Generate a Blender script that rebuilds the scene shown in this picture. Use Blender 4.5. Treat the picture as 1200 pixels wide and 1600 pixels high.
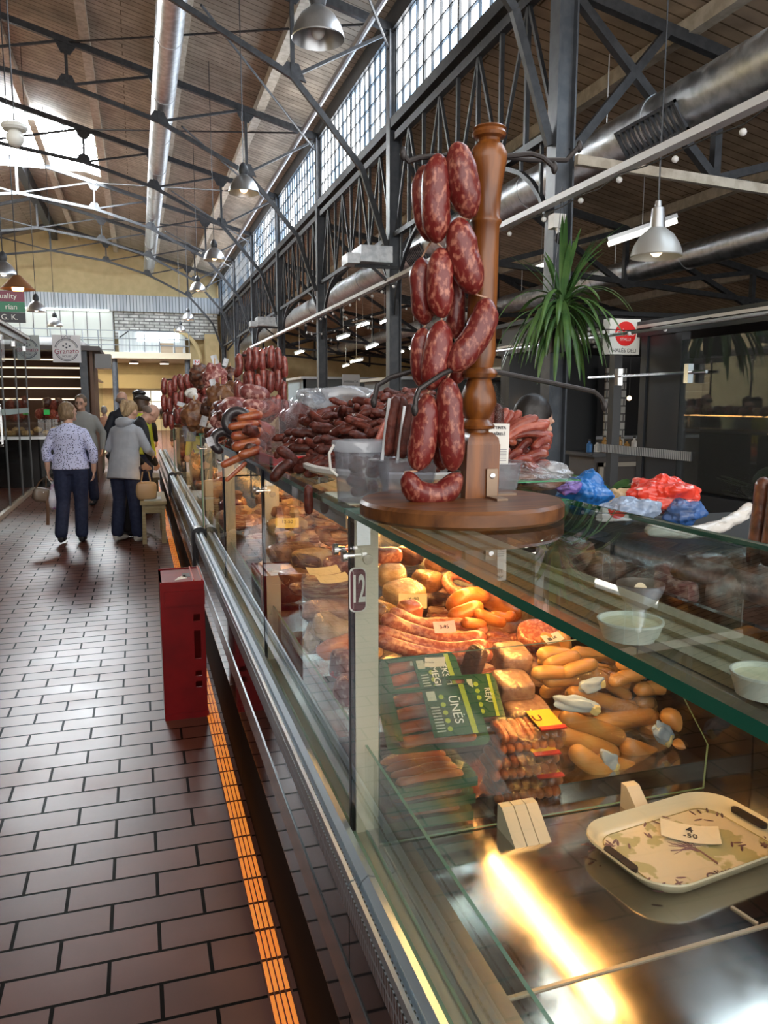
import bpy, bmesh, math, random
from mathutils import Vector, Matrix, noise
random.seed(7)
for o in list(bpy.data.objects): bpy.data.objects.remove(o)
SC = bpy.context.scene
COL = SC.collection
PI = math.pi
V = Vector
R = random.uniform
# ---------------------------------------------------------------- camera
FOC = 1220.0; CAMZ = 1.5
_a = V(((215-600)/FOC, (800-628)/FOC, 1.0)).normalized()
_p = math.atan((800-628)/FOC)
_u = V((0, math.cos(_p), -math.sin(_p)))
_x = -(_a.cross(_u))
RW = Matrix((_x, _a, _u))            # rows: world X, Y, Z axes in camera coords
right = V((RW[0][0], RW[1][0], RW[2][0])); upv = V((RW[0][1], RW[1][1], RW[2][1])); fwd = V((RW[0][2], RW[1][2], RW[2][2]))
cam = bpy.data.cameras.new('camera'); co = bpy.data.objects.new('camera', cam); COL.objects.link(co)
co.matrix_world = Matrix(((right.x, upv.x, -fwd.x, 0), (right.y, upv.y, -fwd.y, 0), (right.z, upv.z, -fwd.z, CAMZ), (0, 0, 0, 1)))
cam.sensor_fit = 'VERTICAL'; cam.sensor_height = 24.0; cam.lens = 24.0*FOC/1600.0
cam.clip_start = 0.05; cam.clip_end = 300
SC.camera = co
def PX(u, v, x=None, y=None, z=None):
    """a spot of the hall seen in direction (u, v), at a chosen depth, side or height"""
    d = right*((u-600)/FOC) + upv*((800-v)/FOC) + fwd
    t = x/d.x if x is not None else (y/d.y if y is not None else (z-CAMZ)/d.z)
    return V((0, 0, CAMZ)) + d*t
# ---------------------------------------------------------------- light
SC.view_settings.view_transform = 'Standard'; SC.view_settings.look = 'None'
SC.view_settings.gamma = 1.0; SC.view_settings.exposure = 0.0; SC.view_settings.use_curve_mapping = False
W = bpy.data.worlds.new('sky'); SC.world = W; W.use_nodes = True
bg = W.node_tree.nodes['Background']; bg.inputs[0].default_value = (1.0, 0.97, 0.93, 1); bg.inputs[1].default_value = 3.3
WIN_E = 14.0
SKYL_E = 85.0
# ---------------------------------------------------------------- materials
_m = {}
def mat(name, col=(.5, .5, .5), rough=.5, metal=0.0, col2=None, nscale=20, nstretch=(1, 1, 1), contrast=(.4, .6), bump=0.0, bscale=None,
        coat=0.0, emit=None, estr=0.0, spec=.5, rand=0.0, sub=0.0, detail=4, rough2=None):
    if name in _m: return _m[name]
    m = bpy.data.materials.new(name); m.use_nodes = True; _m[name] = m
    n = m.node_tree.nodes; l = m.node_tree.links; b = n['Principled BSDF']
    b.inputs['Base Color'].default_value = (*col, 1); b.inputs['Roughness'].default_value = rough; b.inputs['Metallic'].default_value = metal
    b.inputs['Coat Weight'].default_value = coat; b.inputs['Coat Roughness'].default_value = .15; b.inputs['Specular IOR Level'].default_value = spec
    if emit: b.inputs['Emission Color'].default_value = (*emit, 1); b.inputs['Emission Strength'].default_value = estr
    tc = n.new('ShaderNodeTexCoord'); mp = n.new('ShaderNodeMapping'); l.new(tc.outputs['Object'], mp.inputs[0]); mp.inputs['Scale'].default_value = nstretch
    out = None
    if col2 or rough2 is not None:
        nz = n.new('ShaderNodeTexNoise'); nz.inputs['Scale'].default_value = nscale; nz.inputs['Detail'].default_value = detail; l.new(mp.outputs[0], nz.inputs['Vector'])
        rp = n.new('ShaderNodeMapRange'); rp.inputs[1].default_value = contrast[0]; rp.inputs[2].default_value = contrast[1]; l.new(nz.outputs[0], rp.inputs[0])
        if rough2 is not None:
            rr = n.new('ShaderNodeMapRange'); rr.inputs[3].default_value = rough; rr.inputs[4].default_value = rough2; l.new(rp.outputs[0], rr.inputs[0]); l.new(rr.outputs[0], b.inputs['Roughness'])
    if col2:
        mx = n.new('ShaderNodeMix'); mx.data_type = 'RGBA'; mx.inputs[6].default_value = (*col, 1); mx.inputs[7].default_value = (*col2, 1)
        l.new(rp.outputs[0], mx.inputs[0]); out = mx.outputs[2]
    if rand:
        oi = n.new('ShaderNodeObjectInfo'); hs = n.new('ShaderNodeHueSaturation'); mr = n.new('ShaderNodeMapRange')
        mr.inputs[3].default_value = 1-rand; mr.inputs[4].default_value = 1+rand; l.new(oi.outputs['Random'], mr.inputs[0]); l.new(mr.outputs[0], hs.inputs['Value'])
        if out: l.new(out, hs.inputs['Color'])
        else: hs.inputs['Color'].default_value = (*col, 1)
        out = hs.outputs[0]
    if out: l.new(out, b.inputs['Base Color'])
    if bump:
        nb = n.new('ShaderNodeTexNoise'); nb.inputs['Scale'].default_value = bscale or nscale; nb.inputs['Detail'].default_value = 3; l.new(mp.outputs[0], nb.inputs['Vector'])
        bp = n.new('ShaderNodeBump'); bp.inputs['Strength'].default_value = bump; bp.inputs['Distance'].default_value = .3/(bscale or nscale); l.new(nb.outputs[0], bp.inputs['Height']); l.new(bp.outputs[0], b.inputs['Normal'])
    if sub: b.inputs['Subsurface Weight'].default_value = sub; b.inputs['Subsurface Radius'].default_value = (.02, .006, .003)
    return m
def brickmat(name, c1, c2, mort, w, h, ms, ox=0, oy=0, rough=.35, axes='XY', bump=.3, noise_amt=0.0, offset=.5, smooth=.1, metal=0):
    m = mat(name, c1, rough, metal); n = m.node_tree.nodes; l = m.node_tree.links; b = n['Principled BSDF']
    tc = n['Texture Coordinate'] if 'Texture Coordinate' in n else n.new('ShaderNodeTexCoord')
    g = n.new('ShaderNodeNewGeometry'); sp = n.new('ShaderNodeSeparateXYZ'); l.new(g.outputs['Position'], sp.inputs[0])
    cb = n.new('ShaderNodeCombineXYZ'); l.new(sp.outputs[axes[0]], cb.inputs[0]); l.new(sp.outputs[axes[1]], cb.inputs[1])
    mp = n.new('ShaderNodeMapping'); mp.inputs['Location'].default_value = (ox, oy, 0); l.new(cb.outputs[0], mp.inputs[0])
    br = n.new('ShaderNodeTexBrick'); br.offset = offset; br.inputs['Scale'].default_value = 1; br.inputs['Brick Width'].default_value = w; br.inputs['Row Height'].default_value = h
    br.inputs['Mortar Size'].default_value = ms; br.inputs['Mortar Smooth'].default_value = smooth
    br.inputs['Color1'].default_value = (*c1, 1); br.inputs['Color2'].default_value = (*c2, 1); br.inputs['Mortar'].default_value = (*mort, 1); l.new(mp.outputs[0], br.inputs['Vector'])
    out = br.outputs['Color']
    if noise_amt:
        nz = n.new('ShaderNodeTexNoise'); nz.inputs['Scale'].default_value = 3; nz.inputs['Detail'].default_value = 6; l.new(cb.outputs[0], nz.inputs['Vector'])
        mr = n.new('ShaderNodeMapRange'); mr.inputs[1].default_value = .3; mr.inputs[2].default_value = .7; mr.inputs[3].default_value = 1-noise_amt; mr.inputs[4].default_value = 1+noise_amt; l.new(nz.outputs[0], mr.inputs[0])
        hs = n.new('ShaderNodeHueSaturation'); l.new(out, hs.inputs['Color']); l.new(mr.outputs[0], hs.inputs['Value']); out = hs.outputs[0]
        r2 = n.new('ShaderNodeMapRange'); r2.inputs[3].default_value = rough-.08; r2.inputs[4].default_value = rough+.12; l.new(nz.outputs[0], r2.inputs[0]); l.new(r2.outputs[0], b.inputs['Roughness'])
    l.new(out, b.inputs['Base Color'])
    sm = n.new('ShaderNodeMapRange'); sm.inputs[3].default_value = .5; sm.inputs[4].default_value = .02; l.new(br.outputs['Fac'], sm.inputs[0]); l.new(sm.outputs[0], b.inputs['Specular IOR Level'])
    bp = n.new('ShaderNodeBump'); bp.inputs['Strength'].default_value = bump; bp.inputs['Distance'].default_value = .003; bp.invert = True
    l.new(br.outputs['Fac'], bp.inputs['Height']); l.new(bp.outputs[0], b.inputs['Normal'])
    return m
def glassmat(name, tint=(.93, .96, .95), ior=1.75, rough=.0, base=0.0, bump=0, bscale=60, haze=0.0, hazecol=(.8, .85, .85)):
    if name in _m: return _m[name]
    m = bpy.data.materials.new(name); m.use_nodes = True; _m[name] = m
    n = m.node_tree.nodes; l = m.node_tree.links; n.clear()
    o = n.new('ShaderNodeOutputMaterial'); t = n.new('ShaderNodeBsdfTransparent'); t.inputs[0].default_value = (*tint, 1)
    gl = n.new('ShaderNodeBsdfGlossy'); gl.inputs['Roughness'].default_value = rough
    fr = n.new('ShaderNodeFresnel'); fr.inputs[0].default_value = ior; ge = n.new('ShaderNodeNewGeometry')
    inv = n.new('ShaderNodeMath'); inv.operation = 'SUBTRACT'; inv.inputs[0].default_value = 1; l.new(ge.outputs['Backfacing'], inv.inputs[1])
    ad = n.new('ShaderNodeMath'); ad.operation = 'ADD'; ad.inputs[1].default_value = base; ad.use_clamp = True; l.new(fr.outputs[0], ad.inputs[0])
    mu = n.new('ShaderNodeMath'); mu.operation = 'MULTIPLY'; l.new(ad.outputs[0], mu.inputs[0]); l.new(inv.outputs[0], mu.inputs[1])
    mx = n.new('ShaderNodeMixShader'); l.new(mu.outputs[0], mx.inputs[0]); l.new(gl.outputs[0], mx.inputs[2])
    src = t.outputs[0]
    if haze:
        df = n.new('ShaderNodeBsdfDiffuse'); df.inputs[0].default_value = (*hazecol, 1); m2 = n.new('ShaderNodeMixShader'); m2.inputs[0].default_value = haze
        l.new(t.outputs[0], m2.inputs[1]); l.new(df.outputs[0], m2.inputs[2]); src = m2.outputs[0]
    l.new(src, mx.inputs[1]); l.new(mx.outputs[0], o.inputs[0])
    if bump:
        tc = n.new('ShaderNodeTexCoord'); nb = n.new('ShaderNodeTexNoise'); nb.inputs['Scale'].default_value = bscale; nb.inputs['Detail'].default_value = 2; l.new(tc.outputs['Object'], nb.inputs['Vector'])
        bp = n.new('ShaderNodeBump'); bp.inputs['Strength'].default_value = bump; bp.inputs['Distance'].default_value = .3/bscale; l.new(nb.outputs[0], bp.inputs['Height'])
        l.new(bp.outputs[0], gl.inputs['Normal']); l.new(bp.outputs[0], fr.inputs['Normal'])
    return m
def emis(name, col, s):
    return mat(name, (0.02, 0.02, 0.02), .5, emit=col, estr=s)
# metals and building
IRON = mat('dark_iron', (.02, .023, .028), .5, .0, (.035, .038, .044), 12, bump=.1)
IRON2 = mat('column_iron', (.055, .065, .08), .4, .0, (.08, .09, .105), 8)
GALV = mat('galvanised', (.42, .44, .46), .32, 1.0, (.6, .62, .64), 9, rough2=.5)
STEEL = mat('brushed_steel', (.52, .48, .44), .09, 1.0, (.56, .54, .52), 5, contrast=(.35, .68), rough2=.17)
CHROME = mat('chrome', (.72, .74, .76), .14, 1.0)
ALU = mat('aluminium', (.62, .64, .66), .35, .9)
DARKM = mat('dark_panel', (.012, .012, .013), .06, .0, spec=.5)
GREYP = mat('grey_panel', (.12, .12, .125), .25)
BLACKP = mat('black_plastic', (.012, .012, .015), .4)
WHITEP = mat('white_plastic', (.75, .73, .68), .35)
CREAM = mat('cream_plastic', (.7, .64, .5), .35)
BEIGE = mat('beige_metal', (.5, .45, .36), .35, .3)
GLASS = glassmat('clear_glass')
GLASS_TOP = glassmat('top_glass', (.86, .92, .9), 1.7)
GEDGE = mat('green_glass_edge', (.01, .14, .09), .12, spec=.8, coat=.3)
PGEDGE = mat('pale_glass_edge', (.16, .3, .22), .2, spec=.8)
FILM = glassmat('plastic_film', (.97, .97, .97), 1.45, .12, .0, .9, 55, .015)
FILMW = glassmat('milky_film', (.85, .87, .9), 1.5, .18, .05, 1.0, 40, .3, (.8, .83, .88))
FILMC = glassmat('clear_tub_plastic', (.86, .87, .9), 1.5, .15, .04, .3, 30, .12, (.7, .72, .76))
# foods
SAUS = mat('raw_sausage', (.15, .014, .012), .33, col2=(.42, .15, .1), nscale=125, nstretch=(1, 1, .6), contrast=(.5, .68), bump=.4, bscale=150, coat=.1, rand=.12, detail=9)
DRIED = mat('dried_sausage_skin', (.075, .016, .011), .42, col2=(.16, .038, .024), nscale=60, contrast=(.4, .65), bump=1.0, bscale=90, rand=.4, spec=.35)
REDMEAT = mat('red_dried_meat', (.2, .03, .022), .35, col2=(.34, .09, .05), nscale=40, bump=.5, bscale=80, rand=.3, coat=.15)
DARKMEAT = mat('dark_smoked_meat', (.05, .018, .012), .4, col2=(.14, .05, .025), nscale=25, bump=.6, bscale=50, rand=.3, coat=.2)
BROWNMEAT = mat('brown_smoked_meat', (.2, .075, .025), .4, col2=(.4, .2, .09), nscale=28, bump=.8, bscale=50, rand=.25, coat=.2)
ORANGESAU = mat('orange_sausage', (.48, .16, .03), .38, col2=(.34, .09, .015), nscale=30, bump=.5, bscale=60, rand=.1, coat=.2)
PINKSAU = mat('pink_sausage', (.34, .085, .05), .35, col2=(.6, .25, .16), nscale=85, contrast=(.45, .6), bump=.2, bscale=90, coat=.25, rand=.08)
FRANK = mat('frankfurter', (.55, .15, .05), .3, col2=(.62, .22, .08), nscale=15, bump=.1, coat=.25, rand=.08)
YELSAU = mat('fat_wiener', (.6, .33, .11), .36, col2=(.52, .22, .06), nscale=9, bump=.12, coat=.3, rand=.1)
HAM = mat('ham_block', (.33, .17, .12), .4, col2=(.44, .27, .19), nscale=55, bump=.5, coat=.3, rand=.08)
BACON = mat('bacon', (.33, .1, .04), .4, col2=(.66, .42, .25), nscale=16, nstretch=(1, 1, 8), contrast=(.45, .56), bump=.7, rand=.2, coat=.15)
CHEESE = mat('pale_cured_meat', (.45, .29, .13), .45, col2=(.66, .48, .27), nscale=22, contrast=(.42, .6), bump=.8, bscale=35, rand=.15)
NETTED = mat('netting', (.55, .36, .17), .6)
SALAMI = mat('salami_log', (.2, .05, .045), .4, col2=(.5, .28, .24), nscale=50, contrast=(.5, .62), bump=.3, rand=.2)
PAPER = mat('paper', (.78, .74, .62), .6, bump=.1, bscale=20)
PINKP = mat('pink_paper', (.8, .55, .55), .6)
YELP = mat('yellow_label', (.85, .6, .05), .4)
REDP = mat('red_label', (.55, .03, .02), .4)
INK = mat('ink', (.03, .03, .035), .5)
GREENP = mat('green_pack', (.02, .09, .035), .25, coat=.6)
LIME = mat('lime_print', (.35, .45, .03), .3, coat=.4)
WHITEI = mat('white_print', (.8, .82, .78), .4)
WOOD = mat('varnished_wood', (.25, .078, .01), .38, col2=(.1, .026, .004), nscale=9, nstretch=(6, 6, .7), contrast=(.35, .65), coat=.25, detail=6)
WOODB = mat('board_wood', (.2, .072, .018), .45, col2=(.075, .024, .007), nscale=6, nstretch=(1, 9, 3), contrast=(.35, .65), coat=.12, detail=6)
SKIN = mat('skin', (.56, .33, .24), .5, sub=.05)
# ---------------------------------------------------------------- mesh builder
class B:
    def __init__(s): s.bm = bmesh.new(); s.mi = 0
    def _f(s, vs):
        try: f = s.bm.faces.new(vs); f.material_index = s.mi; f.smooth = True; return f
        except ValueError: return None
    def box(s, x0, x1, y0, y1, z0, z1, M=None, mi=None):
        if mi is not None: s.mi = mi
        c = [V((x, y, z)) for x in (x0, x1) for y in (y0, y1) for z in (z0, z1)]
        if M is not None: c = [M @ p for p in c]
        v = [s.bm.verts.new(p) for p in c]
        for q in ((0, 1, 3, 2), (4, 6, 7, 5), (0, 4, 5, 1), (2, 3, 7, 6), (0, 2, 6, 4), (1, 5, 7, 3)): s._f([v[i] for i in q])
        return s
    def bar(s, p, q, w=.06, h=None, up=V((0, 0, 1))):
        p, q = V(p), V(q); h = h or w; d = (q-p); L = d.length; d.normalize()
        if abs(d.dot(up)) > .99: up = V((1, 0, 0))
        a = d.cross(up).normalized(); b = a.cross(d)
        M = Matrix(((a.x, d.x, b.x, p.x), (a.y, d.y, b.y, p.y), (a.z, d.z, b.z, p.z), (0, 0, 0, 1)))
        return s.box(-w/2, w/2, 0, L, -h/2, h/2, M)
    def tube(s, pts, r, n=8, caps=True, sq=None, ref=None):
        pts = [V(p) for p in pts]; N = len(pts); rs = r if isinstance(r, (list, tuple)) else [r]*N
        t0 = (pts[1]-pts[0]).normalized(); a = V(ref) if ref else (V((0, 0, 1)) if abs(t0.z) < .9 else V((1, 0, 0)))
        rings = []
        for i, p in enumerate(pts):
            t = (pts[min(i+1, N-1)]-pts[max(i-1, 0)]).normalized()
            a = (a-t*a.dot(t)).normalized(); b = t.cross(a)
            rr = rs[i]; ra, rb = (rr if isinstance(rr, tuple) else (rr, rr*(sq or 1)))
            rings.append([s.bm.verts.new(p+a*(math.cos(k*2*PI/n)*ra)+b*(math.sin(k*2*PI/n)*rb)) for k in range(n)])
        for i in range(N-1):
            for k in range(n): s._f([rings[i][k], rings[i][(k+1) % n], rings[i+1][(k+1) % n], rings[i+1][k]])
        if caps: s._f(rings[0][::-1]); s._f(rings[-1])
        return s
    def lathe(s, prof, c=(0, 0, 0), n=24, M=None, sx=1, sy=1):
        c = V(c); rings = []
        for r, z in prof:
            rings.append([s.bm.verts.new((M or Matrix()) @ V((math.cos(k*2*PI/n)*r*sx, math.sin(k*2*PI/n)*r*sy, z))+c) for k in range(n)] if r > 1e-6 else [s.bm.verts.new((M or Matrix()) @ V((0, 0, z))+c)])
        for A, Bq in zip(rings, rings[1:]):
            for k in range(n):
                q = [A[k % len(A)], A[(k+1) % len(A)], Bq[(k+1) % len(Bq)], Bq[k % len(Bq)]]; u = []
                for x in q:
                    if x not in u: u.append(x)
                if len(u) > 2: s._f(u)
        return s
    def blob(s, c, size, seed=0, amp=.12, fr=1.5, e=1.0, M=None, nu=20, nv=12):
        c = V(c); off = V((seed*7.3, seed*3.1, seed*1.7))
        def pt(i, j):
            th = -PI/2+PI*j/nv; ph = 2*PI*i/nu
            f = lambda w, m: math.copysign(abs(w)**m, w)
            d = V((f(math.cos(th), e)*f(math.cos(ph), e), f(math.cos(th), e)*f(math.sin(ph), e), f(math.sin(th), e)))
            k = 1+amp*noise.noise(d*fr+off)*2
            p = V((d.x*size[0], d.y*size[1], d.z*size[2]))*k
            return (M @ p if M else p)+c
        top = s.bm.verts.new(pt(0, nv)); bot = s.bm.verts.new(pt(0, 0))
        rows = [[s.bm.verts.new(pt(i, j)) for i in range(nu)] for j in range(1, nv)]
        for a, b in zip(rows, rows[1:]):
            for i in range(nu): s._f([a[i], a[(i+1) % nu], b[(i+1) % nu], b[i]])
        for i in range(nu): s._f([bot, rows[0][(i+1) % nu], rows[0][i]]); s._f([top, rows[-1][i], rows[-1][(i+1) % nu]])
        return s
    def prism(s, pts, d, M=None):
        """outline pts (closed polygon of 3D points) thickened by vector d"""
        d = V(d); a = [s.bm.verts.new((M or Matrix()) @ V(p)) for p in pts]; b = [s.bm.verts.new((M or Matrix()) @ (V(p)+d)) for p in pts]; n = len(pts)
        s._f(a[::-1]); s._f(b)
        for i in range(n): s._f([a[i], a[(i+1) % n], b[(i+1) % n], b[i]])
        return s
    def grid(s, fn, nu, nv):
        g = [[s.bm.verts.new(fn(i/nu, j/nv)) for i in range(nu+1)] for j in range(nv+1)]
        for j in range(nv):
            for i in range(nu): s._f([g[j][i], g[j][i+1], g[j+1][i+1], g[j+1][i]])
        return s
ORG = {}
def obj(name, b, m, parent=None, loc=None, sharp=35, mods=None):
    me = bpy.data.meshes.new(name); b.bm.normal_update()
    bmesh.ops.recalc_face_normals(b.bm, faces=b.bm.faces) if not getattr(b, 'norecalc', 0) else None
    if parent is not None: base = ORG[parent.name]
    elif loc is not None: base = V(loc)
    else:
        xs = [v.co for v in b.bm.verts]
        base = V(((min(p.x for p in xs)+max(p.x for p in xs))/2, (min(p.y for p in xs)+max(p.y for p in xs))/2, min(p.z for p in xs)))
    for v in b.bm.verts: v.co -= base
    b.bm.to_mesh(me); b.bm.free(); o = bpy.data.objects.new(name, me); COL.objects.link(o)
    for mm in (m if isinstance(m, (list, tuple)) else [m]): me.materials.append(mm)
    me.set_sharp_from_angle(angle=math.radians(sharp))
    if parent is None: o.location = base
    else: o.parent = parent
    ORG[o.name] = base
    return o
def tag(o, label, cat, group=None, kind=None):
    o['label'] = label; o['category'] = cat
    if group: o['group'] = group
    if kind: o['kind'] = kind
    return o
def thing(name, label, cat, loc=(0, 0, 0), group=None, kind=None):
    o = bpy.data.objects.new(name, None); COL.objects.link(o); o.location = V(loc); o.empty_display_size = .1
    ORG[o.name] = V(loc); return tag(o, label, cat, group, kind)
def struct(name, b, m, **k):
    o = obj(name, b, m, **k); o['kind'] = 'structure'; return o
def dup(root, loc=None, rotz=None, label=None, group=None, scale=None, rot=None):
    r = root.copy(); COL.objects.link(r)
    if loc is not None: r.location = V(loc)
    if rotz is not None: r.rotation_euler = (0, 0, rotz)
    if rot is not None: r.rotation_euler = rot
    if scale is not None: r.scale = (scale,)*3 if not isinstance(scale, (tuple, list)) else scale
    if label: r['label'] = label
    if group: r['group'] = group
    for ch in list(root.children):
        c = ch.copy(); COL.objects.link(c); c.parent = r
        for g in ch.children: d = g.copy(); COL.objects.link(d); d.parent = c
    return r
def text(s, size, M, m, parent, name='lettering', ext=.0006, align='CENTER', off=0):
    """lettering standing in the local XY plane of matrix M"""
    cu = bpy.data.curves.new(name, 'FONT'); cu.body = s; cu.size = size; cu.extrude = ext; cu.offset = off; cu.align_x = align; cu.align_y = 'CENTER'; cu.materials.append(m)
    o = bpy.data.objects.new(name, cu); COL.objects.link(o)
    me = bpy.data.meshes.new_from_object(o.evaluated_get(bpy.context.evaluated_depsgraph_get())); me.name = name
    bpy.data.objects.remove(o); bpy.data.curves.remove(cu); o = bpy.data.objects.new(name, me); COL.objects.link(o); o.parent = parent
    M = M.copy(); M.translation = M.translation-ORG[parent.name]; o.matrix_local = M
    return o
def frame(o, x, y):
    """matrix with origin o, X axis x, Y axis near y"""
    x = V(x).normalized(); z = x.cross(V(y)).normalized(); y = z.cross(x); o = V(o)
    return Matrix(((x.x, y.x, z.x, o.x), (x.y, y.y, z.y, o.y), (x.z, y.z, z.z, o.z), (0, 0, 0, 1)))
def rotM(rx=0, ry=0, rz=0): return (Matrix.Rotation(rz, 4, 'Z') @ Matrix.Rotation(ry, 4, 'Y') @ Matrix.Rotation(rx, 4, 'X'))
def sausage_b(pts, r, n=12, tip=.35, b=None, sub=4, tap=1.25, rough=0, seed=0):
    """closed sausage through pts with rounded, pinched ends"""
    b = b or B(); pts = [V(p) for p in pts]; out = []
    P = [pts[0]*2-pts[1]]+pts+[pts[-1]*2-pts[-2]]
    for i in range(1, len(P)-2):
        for k in range(sub):
            t = k/sub; p0, p1, p2, p3 = P[i-1], P[i], P[i+1], P[i+2]
            out.append(.5*((2*p1)+(p2-p0)*t+(2*p0-5*p1+4*p2-p3)*t*t+(3*p1-p0-3*p2+p3)*t**3))
    out.append(pts[-1]); L = sum((out[i+1]-out[i]).length for i in range(len(out)-1)); s = 0; rs = []
    for i, p in enumerate(out):
        if i: s += (out[i]-out[i-1]).length
        e = min(s, L-s)/(r*tap)
        rs.append(r*(max(.12, math.sqrt(max(0, 1-(1-min(e, 1))**2)))))
    # denser rings near the tips
    d0 = (out[1]-out[0]).normalized(); d1 = (out[-1]-out[-2]).normalized()
    k0 = [out[0]+d0*r*f for f in (0, .12, .35, .7)]; k1 = [out[-1]-d1*r*f for f in (.7, .35, .12, 0)]
    rr = lambda f: r*math.sqrt(max(0, 1-(1-min(f/tap, 1))**2))
    mid = [(p, q) for p, q in zip(out, rs) if (p-out[0]).length > r*1.0 and (p-out[-1]).length > r*1.0]
    A = [(k0[0], r*.12)]+[(k0[i], rr((0, .12, .35, .7)[i])) for i in (1, 2, 3)]+mid+[(k1[i], rr((.7, .35, .12, 0)[i])) for i in (0, 1, 2)]+[(k1[3], r*.12)]
    b.tube([a for a, _ in A], [q for _, q in A], n)
    if rough:
        for v in b.bm.verts: v.co += V((noise.noise(v.co*45+V((seed, 0, 0))), noise.noise(v.co*45+V((seed+9, 0, 0))), 0))*rough+V((noise.noise(v.co*130+V((seed, 5, 0))), noise.noise(v.co*130+V((seed+9, 3, 0))), 0))*rough*.35
    return b
# ================================================================ THE HALL
COLX = 4.35; BAY = 5.65; COLY = [7.7+BAY*k for k in range(-1, 7)]; MIDX = -3.6; ENDY = 43.5
FLOORM = brickmat('brick_floor', (.115, .037, .022), (.155, .052, .032), (.012, .010, .009), .2625, .1265, .0055, .135+.2625*10, -2.311+.1265*60, .34, noise_amt=.22, bump=.9)
struct('floor', B().box(-13, 16, -6, 50, -.1, 0), FLOORM)
CEILM = brickmat('plank_ceiling', (.33, .28, .225), (.26, .22, .175), (.13, .105, .08), 9.0, .19, .012, rough=.7, noise_amt=.25, bump=.4)
CEIL2 = brickmat('plank_ceiling_aisle', (.46, .35, .25), (.38, .29, .2), (.16, .12, .08), 9.0, .19, .012, rough=.7, noise_amt=.25, bump=.4)
def roofz(x): return 7.95 + (COLX-x)*.262 if x > MIDX else 7.95+(COLX-(2*MIDX-x))*.262
zr = roofz(MIDX+.001)
# nave roof, right slope with a glazed opening near the ridge between two trusses
SKY = (-3.3, -.9, 25.5, 30.5)
def slab(b, xa, xb, ya, yb, t=.12, f=roofz):
    za, zb = f(xa), f(xb)
    b.prism([(xa, ya, za), (xb, ya, zb), (xb, yb, zb), (xa, yb, za)], (0, 0, t))
b = B(); X0 = MIDX; X1 = COLX
for (xa, xb, ya, yb) in [(X0, X1, -6, SKY[2]), (X0, X1, SKY[3], ENDY), (SKY[1], X1, SKY[2], SKY[3])]:
    slab(b, xa+.001, xb, ya, yb)
struct('ceiling', b, CEILM)
b = B()
for ya, yb in [(-6, SKY[2]), (SKY[3], ENDY)]: slab(b, 2*MIDX-X1, MIDX-.001, ya, yb)
struct('ceiling_left_slope', b, CEILM)
# lantern over the ridge opening: white glazing on its frame
lan = thing('roof_lantern', 'brightly lit glazed roof lantern at the ridge of the hall', 'skylight', (MIDX, 28, zr)); lan['kind'] = 'thing'
b = B(); X2 = 2*MIDX-X1+3.3
for s in (1,):
    xa, xb = 2*MIDX-SKY[1], SKY[1]
    zt = zr+1.0
    b.prism([(xa, SKY[2], roofz(SKY[1])+.15), (MIDX, SKY[2], zt), (MIDX, SKY[3], zt), (xa, SKY[3], roofz(SKY[1])+.15)], (0, 0, .03))
    b.prism([(xb, SKY[2], roofz(SKY[1])+.15), (MIDX, SKY[2], zt), (MIDX, SKY[3], zt), (xb, SKY[3], roofz(SKY[1])+.15)], (0, 0, .03))
    for yy in (SKY[2], SKY[3]): b.prism([(xa, yy, roofz(SKY[1])+.15), (xb, yy, roofz(SKY[1])+.15), (MIDX, yy, zt)], (0, .03, 0))
obj('lantern_glazing', b, emis('lantern_sky', (.9, .96, 1), SKYL_E), lan)
b = B()
for k in range(9):
    y = SKY[2]+(SKY[3]-SKY[2])*k/8
    for xe in (xa, xb): b.bar((xe, y, roofz(SKY[1])+.11), (MIDX, y, zt-.04), .05)
for k in range(7):
    x = xa+(xb-xa)*k/6; z = roofz(SKY[1])+.15+(zt-roofz(SKY[1])-.15)*(1-abs(x-MIDX)/(xb-MIDX))
    b.bar((x, SKY[2], z-.05), (x, SKY[3], z-.05), .045)
obj('lantern_frame', b, IRON, lan)
# purlins: pale longitudinal beams under the planks
b = B()
PUR = mat('painted_beam', (.5, .45, .37), .6, col2=(.38, .33, .26), nscale=8)
for k, x in enumerate((2.95, 1.15, -.75, -2.6)):
    o = tag(obj('purlin', B().box(x-.1, x+.1, -6, ENDY, roofz(x)-.23, roofz(x)-.03), PUR), ['pale painted purlin of the nave roof nearest the clerestory', 'pale painted purlin of the nave roof just right of the duct',
        'pale painted purlin of the nave roof left of the duct', 'pale painted purlin of the nave roof next to the dark ridge beam'][k], 'roof beam', 'nave purlins')
# dark ridge beam
b = B().box(MIDX-.14, MIDX+.14, -6, SKY[2], zr-.55, zr-.0).box(MIDX-.14, MIDX+.14, SKY[3], ENDY, zr-.55, zr)
tag(obj('ridge_beam', b, IRON), 'dark ridge beam running along the top of the hall roof', 'roof beam')
# end wall, side walls
YELW = mat('yellow_wall', (.6, .48, .26), .7, col2=(.54, .43, .23), nscale=3)
struct('wall_end', B().box(-13, 16, ENDY, ENDY+.2, 0, 6.2).prism([(2*MIDX-X1, ENDY, 6.2), (X1, ENDY, 6.2), (X1, ENDY, 8.1), (MIDX, ENDY, zr+.1), (2*MIDX-X1, ENDY, 8.1)], (0, .2, 0)), YELW)
struct('wall_left', B().box(2*MIDX-X1-1.2, 2*MIDX-X1-1, -6, ENDY, 0, 8.2), YELW)
PALEW = mat('pale_far_wall', (.42, .42, .38), .7)
struct('wall_right', B().box(15.3, 15.5, -6, ENDY, 0, 6), PALEW)
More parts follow.
